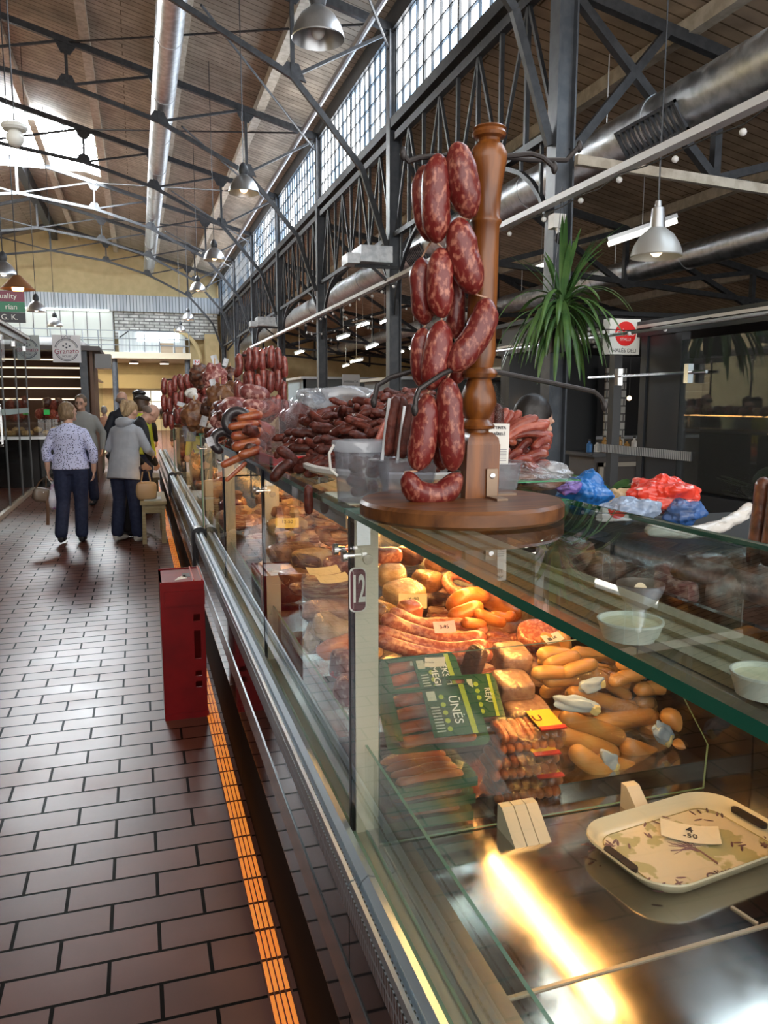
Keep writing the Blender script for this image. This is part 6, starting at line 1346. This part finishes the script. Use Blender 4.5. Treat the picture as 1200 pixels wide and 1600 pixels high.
c = PX(850, 752, y=1.68); tag(obj('green_label_strip', B().box(c.x-.08, c.x+.09, c.y-.02, c.y+.02, c.z, c.z+.003, None), mat('green_strip', (.02, .25, .1), .3)), 'green edged paper strip lying on the flat clear bag', 'label')
# vendor-side bags on crates
vt = thing('side_table', 'dark side table carrying the coloured shopping bags', 'table', (2.6, 2.9, 0)); obj('top', B().box(1.55, 3.3, 2.0, 2.85, .98, 1.01), mat('table_slate', (.05, .055, .06), .4), vt)
for x in (1.6, 3.22):
    for y in (2.05, 2.78): obj('leg', B().box(x, x+.04, y, y+.04, 0, .98), IRON2, vt)
def shopbag(label, u, v, y, s, m_, seed):
    c = PX(u, v, y=y); c.z = max(c.z, 1.01+s[2]*.85); b = B(); b.blob(c, s, seed=seed, amp=.2, fr=1.6, nu=110, nv=70)
    for v_ in b.bm.verts:
        d = v_.co-c; a_ = math.atan2(d.y, d.x); rg = lambda f, o_: 1-2*abs(noise.noise(V((d.x*f+o_, d.y*f, d.z*f*.5+seed))))
        v_.co = c+d*(1+.14*rg(13, 0)+.09*rg(32, 4)+.04*rg(70, 8)-.14)
    return tag(obj('shopping_bag', b, m_), label, 'bag')
shopbag('bright blue plastic bag on the vendor side', 915, 770, 2.75, (.105, .09, .075), mat('bag_blue', (.02, .16, .5), .3, coat=.3), 1)
shopbag('small violet plastic bag behind the clear bags', 888, 762, 2.7, (.05, .04, .03), mat('bag_violet', (.18, .12, .4), .35), 5)
shopbag('red and white striped plastic bag on the vendor side', 1032, 772, 2.7, (.14, .1, .07), mat('bag_red', (.75, .05, .025), .3, col2=(.85, .6, .55), nscale=9, nstretch=(.6, 1, 3), contrast=(.6, .64), coat=.3), 2)
shopbag('translucent pale blue plastic bag below the red one', 985, 797, 2.45, (.12, .08, .045), mat('bag_paleblue', (.28, .36, .5), .3, coat=.3), 3)
shopbag('dark blue bag right below the red one', 1070, 800, 2.6, (.08, .06, .05), mat('bag_navy', (.03, .1, .3), .35), 4)
shopbag('small tan paper bag between the blue and red bags', 968, 778, 2.78, (.06, .06, .04), mat('bag_tan', (.6, .42, .22), .5), 6)
c = PX(1055, 795, y=2.3); tag(obj('clear_box', film(c, (.06, .05, .035), None, 8, e=.35), FILM), 'clear crinkled plastic box beneath the red bag', 'plastic box')
b = B(); sausage_b([PX(1010, 828, y=1.9), PX(1080, 832, y=1.9), PX(1130, 820, y=1.95), PX(1165, 800, y=2.0), PX(1172, 785, y=2.0)], .02, 24, b=b, sub=10, rough=.012)
tag(obj('twisted_bag', b, mat('bag_white', (.7, .68, .64), .35, bump=.6, bscale=40)), 'white twisted plastic bag lying at the right behind the glass', 'bag')
for k, (u, y) in enumerate(((1190, 1.7), (1212, 1.65))):
    sau('salami_log', 'tall dark salami standing at the right edge of the picture, %s one' % ('left' if k == 0 else 'right'), 'salami', [PX(u-14, 885, y=y), PX(u-2, 800, y=y), PX(u+4, 745, y=y)], .022, DARKMEAT)
tag(obj('knife', B().box(1.5, 1.72, 1.6, 1.63, .77, .775).box(1.72, 1.84, 1.6, 1.63, .77, .79), CHROME), 'long knife on the vendor work table', 'knife')
# ================================================================ PEOPLE
def baked(name, b, m, parent, voxel, smooth=2, sub=False):
    me = bpy.data.meshes.new('tmp'); base = ORG[parent.name]
    for v in b.bm.verts: v.co -= base
    b.bm.to_mesh(me); b.bm.free(); o = bpy.data.objects.new('tmp', me); COL.objects.link(o)
    md = o.modifiers.new('r', 'REMESH'); md.mode = 'VOXEL'; md.voxel_size = voxel; md.use_smooth_shade = True
    s = o.modifiers.new('s', 'SMOOTH'); s.iterations = smooth; s.factor = .5
    dg = bpy.context.evaluated_depsgraph_get(); me2 = bpy.data.meshes.new_from_object(o.evaluated_get(dg)); me2.name = name
    bpy.data.objects.remove(o); bpy.data.meshes.remove(me)
    for mm in (m if isinstance(m, (list, tuple)) else [m]): me2.materials.append(mm)
    for p in me2.polygons: p.use_smooth = True
    r = bpy.data.objects.new(name, me2); COL.objects.link(r); r.parent = parent; ORG[r.name] = base
    return r
def person(label, loc, rz, h, top, pants, hairm, J={}, lean=0.0, twist=0.0, hair='short', vox=.012, sleeve='long', shoes=None, headturn=0.0, headtilt=0.0, hem=.82, wide=1.0, lower=True, hood=False, glasses=False, hat=None):
    """figure facing local +Y before turning by rz; metres for a 1.62 m adult, scaled to h"""
    k = h/1.62; MW = Matrix.Translation(V(loc)) @ Matrix.Rotation(rz, 4, 'Z') @ Matrix.Diagonal((k, k, k, 1))
    ML = Matrix.Translation((0, 0, .9)) @ Matrix.Rotation(twist, 4, 'Z') @ Matrix.Rotation(-lean, 4, 'X') @ Matrix.Translation((0, 0, -.9))
    P = dict(neck=(0, -.01, 1.36), head=(0, .03, 1.50), shL=(-.14*wide, -.01, 1.27), elL=(-.235*wide, -.03, 1.06), wrL=(-.235*wide, .05, .84), shR=(.14*wide, -.01, 1.27), elR=(.235*wide, -.03, 1.06), wrR=(.235*wide, .05, .84),
             hipL=(-.09, 0, .88), knL=(-.105, .02, .48), anL=(-.11, -.03, .09), hipR=(.09, 0, .88), knR=(.105, .02, .48), anR=(.11, -.03, .09)); P.update(J)
    up_ = lambda p: MW @ ML @ V(p); lo = lambda p: MW @ V(p); t = thing('person', label, 'person', loc)
    g = {a: up_(p) if a[:2] in ('ne', 'he', 'sh', 'el', 'wr') else lo(p) for a, p in P.items()}
    rx = (MW.to_3x3() @ V((1, 0, 0)))
    def limb(b, pts, rs, n=12):
        q = []; rr_ = []
        for i in range(len(pts)-1):
            for s in range(4): f = s/4; q.append(pts[i].lerp(pts[i+1], f)); rr_.append((rs[i]*(1-f)+rs[i+1]*f)*k)
        q.append(pts[-1]); rr_.append(rs[-1]*k); b.tube(q, rr_, n)
        for p_, r_ in ((pts[0], rs[0]), (pts[-1], rs[-1])): b.blob(p_, (r_*k*.98,)*3, amp=0, nu=12, nv=8)
        for p_, r_ in zip(pts[1:-1], rs[1:-1]): b.blob(p_, (r_*k,)*3, amp=0, nu=12, nv=8)
    def torso(b, prof):
        pts = [up_((0, y, z)) for z, w, d, y in prof]; b.tube(pts, [(w*k, d*k) for z, w, d, y in prof], 20, ref=rx)
    # body
    b = B(); torso(b, [(.84, .15*wide, .10, 0), (.95, .155*wide, .105, 0), (1.05, .135*wide, .095, 0), (1.18, .15*wide, .10, 0), (1.28, .15*wide, .095, -.01), (1.33, .10, .07, -.01), (1.38, .05, .05, -.005)])
    limb(b, [g['neck'], g['neck'].lerp(g['head'], .6)], [.052, .05])
    HM = MW @ ML @ Matrix.Translation(V(P['head'])) @ Matrix.Rotation(headturn, 4, 'Z') @ Matrix.Rotation(-headtilt, 4, 'X')
    hd = lambda p: HM @ V(p)
    hr = HM.to_3x3().to_4x4(); hb_ = lambda c, s: b.blob(hd(c), s, amp=0, M=hr, nu=18, nv=12)
    hb_((0, 0, .02), (.073, .09, .095)); hb_((0, .03, -.04), (.055, .062, .06)); hb_((0, .085, -.072), (.026, .02, .02)); hb_((0, .098, -.012), (.013, .02, .022)); hb_((0, .082, -.045), (.024, .014, .01)); hb_((0, .08, .03), (.05, .018, .014))
    for s in (-1, 1): hb_((s*.075, -.005, -.005), (.011, .02, .032)); hb_((s*.032, .072, -.012), (.022, .016, .02))
    for s, S in ((-1, 'L'), (1, 'R')):
        limb(b, [g['sh'+S], g['el'+S], g['wr'+S]], [.05, .038, .027])
        # hand: palm, four fingers, thumb
        d = (g['wr'+S]-g['el'+S]).normalized(); side = (rx-d*rx.dot(d)).normalized(); nn = d.cross(side); pc = g['wr'+S]+d*.045*k
        if P.get('fw'): pass
        b.tube([g['wr'+S], pc, pc+d*.04*k], [(.024*k, .016*k), (.013*k, .04*k), (.012*k, .04*k)], 12, ref=side)
        for i in range(4):
            o_ = nn*((i-1.5)*.0195*k); L = (.062, .075, .07, .055)[i]*k; f0 = pc+d*.035*k+o_; f1 = f0+(d*.9-side*s*.35)*L*.5; f2 = f1+(d*.6-side*s*.8)*L*.5
            b.tube([f0, f1, f2], [.0095*k, .0085*k, .007*k], 8)
        o_ = nn*(.036*k); b.tube([g['wr'+S]+d*.02*k+o_*.6, g['wr'+S]+d*.05*k+o_*1.35, g['wr'+S]+d*.085*k+o_*1.5-side*s*.012*k], [.012*k, .0105*k, .008*k], 8)
        if lower:
            limb(b, [g['hip'+S], g['kn'+S], g['an'+S]], [.082, .055, .038])
            f_ = (MW.to_3x3() @ V((0, 1, 0))); an = g['an'+S]; b.tube([an-f_*.03+V((0, 0, -.035*k)), an+f_*.08*k+V((0, 0, -.05*k)), an+f_*.17*k+V((0, 0, -.06*k))], [.036*k, .036*k, .025*k], 10)
    baked('body', b, SKIN, t, vox*.6 if vox < .012 else vox*.75)
    for s in (-1, 1): obj('eye', B().blob(hd((s*.031, .088, .0)), (.011*k, .006*k, .006*k), amp=0, M=hr, nu=10, nv=6), mat('eye_dark', (.03, .02, .02), .2), t)
    # top
    b = B(); e = .018
    torso(b, [(hem, .185*wide, .135, 0), (hem+.004, .187*wide, .137, 0), (.98, .17*wide, .125, 0), (1.06, .152*wide, .117, 0), (1.18, .168*wide, .12, 0), (1.27, .172*wide, .115, -.01), (1.325, .14*wide, .085, -.012), (1.37, .068, .065, -.008)])
    for S in 'LR':
        end = g['wr'+S] if sleeve == 'long' else g['el'+S].lerp(g['wr'+S], .45); limb(b, [g['sh'+S], g['el'+S], end], [.06, .052, .05 if sleeve != 'long' else .038])
    b.blob(up_((0, -.01, 1.365)), (.072*k, .07*k, .03*k), amp=0, M=hr)
    o = baked('hooded_jacket' if hood else 'top', b, top, t, vox)
    if hood:
        b = B(); b.blob(up_((0, -.075, 1.36)), (.115*k, .07*k, .075*k), amp=.1, seed=2, M=hr, nu=24, nv=16); b.tube([up_((math.cos(a)*.1, -.045+math.sin(a)*.065, 1.39)) for a in [i*PI/6 for i in range(13)]], .02*k, 8, caps=False); baked('hood', b, top, t, vox)
    if lower:
        b = B(); b.tube([lo((0, 0, .8)), lo((0, 0, .88)), lo((0, 0, .99))], [(.13*k, .1*k), (.165*wide*k, .12*k), (.15*wide*k, .108*k)], 18, ref=rx)
        for S in 'LR': limb(b, [g['hip'+S]+V((0, 0, -.02)), g['kn'+S], g['an'+S]+V((0, 0, .02))], [.098*wide, .076, .072])
        baked('trousers', b, pants, t, vox)
        for S in 'LR':
            an = g['an'+S]; b = B(); f_ = (MW.to_3x3() @ V((0, 1, 0))); z0 = an.z
            b.tube([an-f_*.055*k+V((0, 0, -.045*k)), an+V((0, 0, -.04*k)), an+f_*.1*k+V((0, 0, -.052*k)), an+f_*.185*k+V((0, 0, -.062*k))], [(.035*k, .03*k), (.045*k, .045*k), (.034*k, .048*k), (.018*k, .034*k)], 14, ref=V((0, 0, 1)))
            baked('shoe', b, shoes or BLACKP, t, .009)
    # hair
    b = B()
    if hair in ('short', 'bob', 'tail', 'long'):
        b.blob(hd((0, -.02, .042)), (.086*k, .098*k, .092*k), seed=3, amp=.04, fr=2, M=hr, nu=30, nv=20)
        b.blob(hd((0, -.06, -.01)), (.074*k, .055*k, (.075 if hair == 'short' else .1)*k), seed=5, amp=.06, M=hr, nu=24, nv=16)
        if hair == 'bob' or hair == 'long':
            for s in (-1, 1): b.blob(hd((s*.068, -.02, -.02 if hair == 'bob' else -.05)), (.022*k, .05*k, .065*k if hair == 'bob' else .12*k), seed=6, amp=.08, M=hr, nu=18, nv=12)
        if hair == 'tail': b.tube([hd((0, -.1, .05)), hd((0, -.15, .03)), hd((.01, -.16, -.04)), hd((.02, -.14, -.11))], [.024*k, .036*k, .034*k, .012*k], 12)
    elif hair == 'bald': b.blob(hd((0, -.045, -.01)), (.078*k, .062*k, .045*k), seed=3, amp=.03, M=hr, nu=24, nv=16)
    o = baked('hair', b, hairm, t, .008 if vox < .012 else .012, 1)
    if glasses:
        b = B()
        for s in (-1, 1): b.tube([hd((s*.032+math.cos(a)*.022, .1, math.sin(a)*.016)) for a in [i*PI/5 for i in range(11)]], .003, 5, caps=False)
        b.tube([hd((-.01, .102, .002)), hd((.01, .102, .002))], .003, 5); obj('glasses', b, BLACKP, t)
    if hat: b = B(); b.blob(hd((0, -.01, .085)), (.1*k, .11*k, .05*k), seed=1, amp=.04, M=hr); obj('hat', b, hat, t)
    t['hands'] = 0; del t['hands']
    return t, g, hd
BLOUSE = mat('patterned_blouse', (.62, .64, .86), .7)
_n = BLOUSE.node_tree.nodes; _l = BLOUSE.node_tree.links; vo = _n.new('ShaderNodeTexVoronoi'); vo.inputs['Scale'].default_value = 58; mr = _n.new('ShaderNodeMapRange'); mr.inputs[1].default_value = .3; mr.inputs[2].default_value = .36
mx = _n.new('ShaderNodeMix'); mx.data_type = 'RGBA'; mx.inputs[6].default_value = (.03, .035, .12, 1); mx.inputs[7].default_value = (.62, .64, .88, 1)
_l.new(_n['Texture Coordinate'].outputs['Object'], vo.inputs['Vector']); _l.new(vo.outputs['Distance'], mr.inputs[0]); _l.new(mr.outputs[0], mx.inputs[0]); _l.new(mx.outputs[2], _n['Principled BSDF'].inputs['Base Color'])
JEANS = mat('dark_jeans', (.008, .014, .045), .8, col2=(.014, .022, .06), nscale=30)
GREYJ = mat('grey_jacket', (.4, .42, .46), .75, col2=(.36, .38, .42), nscale=12, bump=.15)
BLOND = mat('blond_hair', (.42, .29, .15), .55, col2=(.28, .18, .09), nscale=30, nstretch=(3, 3, .6), bump=.5)
BROWNH = mat('light_brown_hair', (.26, .17, .09), .55, col2=(.16, .1, .05), nscale=30, nstretch=(3, 3, .6), bump=.5)
DARKH = mat('black_hair', (.012, .01, .01), .45, bump=.4, bscale=60)
BALDH = mat('grey_stubble', (.2, .15, .12), .8)
# 1 woman in the patterned blouse
L1 = PX(117, 848, z=0)
t1, g1, _ = person('woman in a white-blue patterned blouse and dark jeans walking away down the aisle', (L1.x, L1.y, 0), -.08, 1.50, BLOUSE, JEANS, BROWNH, dict(elL=(-.25, -.02, 1.08), wrL=(-.245, -.0, .86), elR=(.26, -.05, 1.06), wrR=(.25, .0, .84), knL=(-.1, .0, .48), anL=(-.125, -.1, .11), knR=(.09, .03, .48), anR=(.08, .02, .09)), vox=.01, sleeve='three', hair='bob', headturn=-.75, wide=1.12, hem=.86, shoes=BLACKP)
hw = g1['wrL']+V((-.02, 0, -.07))
hb = thing('handbag', 'small brown leather handbag carried by the woman in the patterned blouse', 'handbag', hw+V((-.06, 0, -.32)))
c = hw+V((-.06, 0, -.2))
obj('bag_body', B().blob(c, (.085, .05, .075), seed=3, amp=.06, e=.5, M=rotM(0, .2, .3)), mat('leather_brown', (.16, .12, .09), .35, coat=.2), hb)
obj('handle', B().tube([c+V((-.05, 0, .07)), c+V((-.01, 0, .14)), hw, c+V((.05, .01, .08))], .007, 8), mat('strap_brown', (.12, .06, .03), .5), hb)
obj('hanging_strap', B().tube([c+V((.05, -.03, .03)), c+V((.06, -.03, -.15)), c+V((.05, -.03, -.32))], [(.016, .004)]*3, 8), mat('strap_brown', (.12, .06, .03), .5), hb)
obj('clasp', B().blob(c+V((.03, -.05, .03)), (.008, .004, .008), amp=0, nu=8, nv=6), CHROME, hb)
c = hw+V((.055, .01, -.24)); b = B(); b.blob(c, (.065, .04, .12), seed=9, amp=.12, e=.8, nu=40, nv=28)
for v in b.bm.verts: d = v.co-c; f = max(0, d.z)/.12; v.co = c+V((d.x*(1-.75*f), d.y*(1-.75*f), d.z*(1+.5*f)))*(1+.08*noise.noise(d*40))
pb_ = thing('shopping_bag', 'pale carrier bag with purple print held by the woman in the patterned blouse', 'bag', c-V((0, 0, .12)))
obj('bag', b, mat('carrier_bag', (.55, .56, .65), .35, col2=(.25, .1, .22), nscale=9, contrast=(.5, .58), coat=.3), pb_)
obj('grip', B().tube([c+V((0, 0, .15)), hw], .006, 6), WHITEP, pb_)
# 2 woman in grey hooded jacket, leaning to the counter
L2 = PX(200, 846, z=0)
t2, g2, _ = person('blond woman in a light grey hooded jacket leaning towards the counter', (L2.x, L2.y, 0), -.62, 1.52, GREYJ, JEANS, BLOND, dict(elL=(-.24, .02, 1.08), wrL=(-.16, .22, 1.1), elR=(.25, .06, 1.08), wrR=(.17, .27, 1.06), knL=(-.1, .02, .48), anL=(-.12, -.02, .09), knR=(.1, .02, .48), anR=(.12, .03, .09)), lean=.2, vox=.01, hair='tail', hood=True, headtilt=.45, hem=.72, wide=1.1, shoes=mat('pale_shoe', (.5, .48, .45), .5))
# shopping bag in front of her
c = PX(228, 757, y=8.75); bb = thing('handbag', 'tan leather bag standing on the low bench by the grey-jacketed woman', 'handbag', c-V((0, 0, .09)))
obj('bag_body', B().blob((c.x, 8.72, .455+.1), (.11, .06, .1), seed=3, amp=.04, e=.45), mat('leather_tan', (.42, .28, .15), .4, coat=.2), bb)
obj('handle', B().tube([(c.x-.05, 8.72, .64), (c.x-.03, 8.72, .76), (c.x+.03, 8.72, .76), (c.x+.05, 8.72, .64)], .008, 8), mat('leather_tan', (.4, .3, .2)), bb)
# 3 bald man bending to the counter
L3 = (-.2, 9.2, 0)
person('bald man in dark clothes bending over the counter behind the grey-jacketed woman', L3, -1.1, 1.62, mat('black_shirt', (.012, .012, .015), .7), mat('black_trousers', (.01, .01, .014), .8), BALDH, dict(wrL=(-.12, .3, 1.0), wrR=(.15, .32, 1.02), elL=(-.22, .12, 1.06), elR=(.25, .12, 1.06)), lean=.62, hair='bald', vox=.012, headtilt=.4)
# 4 man in dark suit from behind
L4 = PX(188, 780, z=0)
person('balding man in a dark jacket seen from behind further down the aisle', (-.22, 12.6, 0), 0.1, 1.66, mat('navy_suit', (.012, .014, .024), .7), mat('navy_suit2', (.012, .014, .024), .7), BALDH, {}, hair='bald', headturn=-.6)
# 5 people by the counter, partly hidden
person('dark-haired woman in a beret with a yellow-green jacket beside the counter', (.0, 11.0, 0), -.9, 1.58, mat('lime_jacket', (.6, .65, .04), .6), JEANS, mat('brown_hair', (.08, .045, .025), .5), {}, hair='bob', lean=.1, hat=mat('beret', (.03, .02, .015), .8))
person('person in a black knitted cap far down the aisle', (.02, 13.6, 0), -.4, 1.68, mat('dark_coat', (.02, .02, .025), .7), JEANS, DARKH, {}, hair='short', hat=DARKH)
# 6 man with glasses facing us
person('man with glasses in a grey shirt facing the camera behind the patterned blouse', (-.78, 12.2, 0), PI-.2, 1.6, mat('grey_shirt', (.28, .28, .27), .7), JEANS, mat('short_brown', (.12, .08, .05), .6), {}, glasses=True, wide=1.2)
# 7 peach shirt far
person('distant person in a peach shirt in the middle of the aisle', (-.68, 17.5, 0), 0, 1.42, mat('peach', (.75, .4, .25), .7), mat('khaki', (.2, .16, .1), .7), mat('grey_hair', (.35, .33, .3), .6), {}, vox=.016)
person('distant person in dark clothes left of the peach shirt', (-.98, 18.6, 0), .4, 1.45, mat('dark_coat', (.02, .02, .025)), JEANS, DARKH, {}, vox=.016)
# 8 vendor woman behind the counter
pv = PX(833, 672, y=3.0)
person('dark-haired vendor woman in black behind the counter looking right', (pv.x-.01, 3.1, 0), -1.35, 1.53, mat('black_top', (.01, .01, .012), .7), JEANS, DARKH, {}, hair='long', vox=.008, headtilt=.25, lean=.08)
# neon parrot-green scarf piece under the vendor area left out; stool for nothing
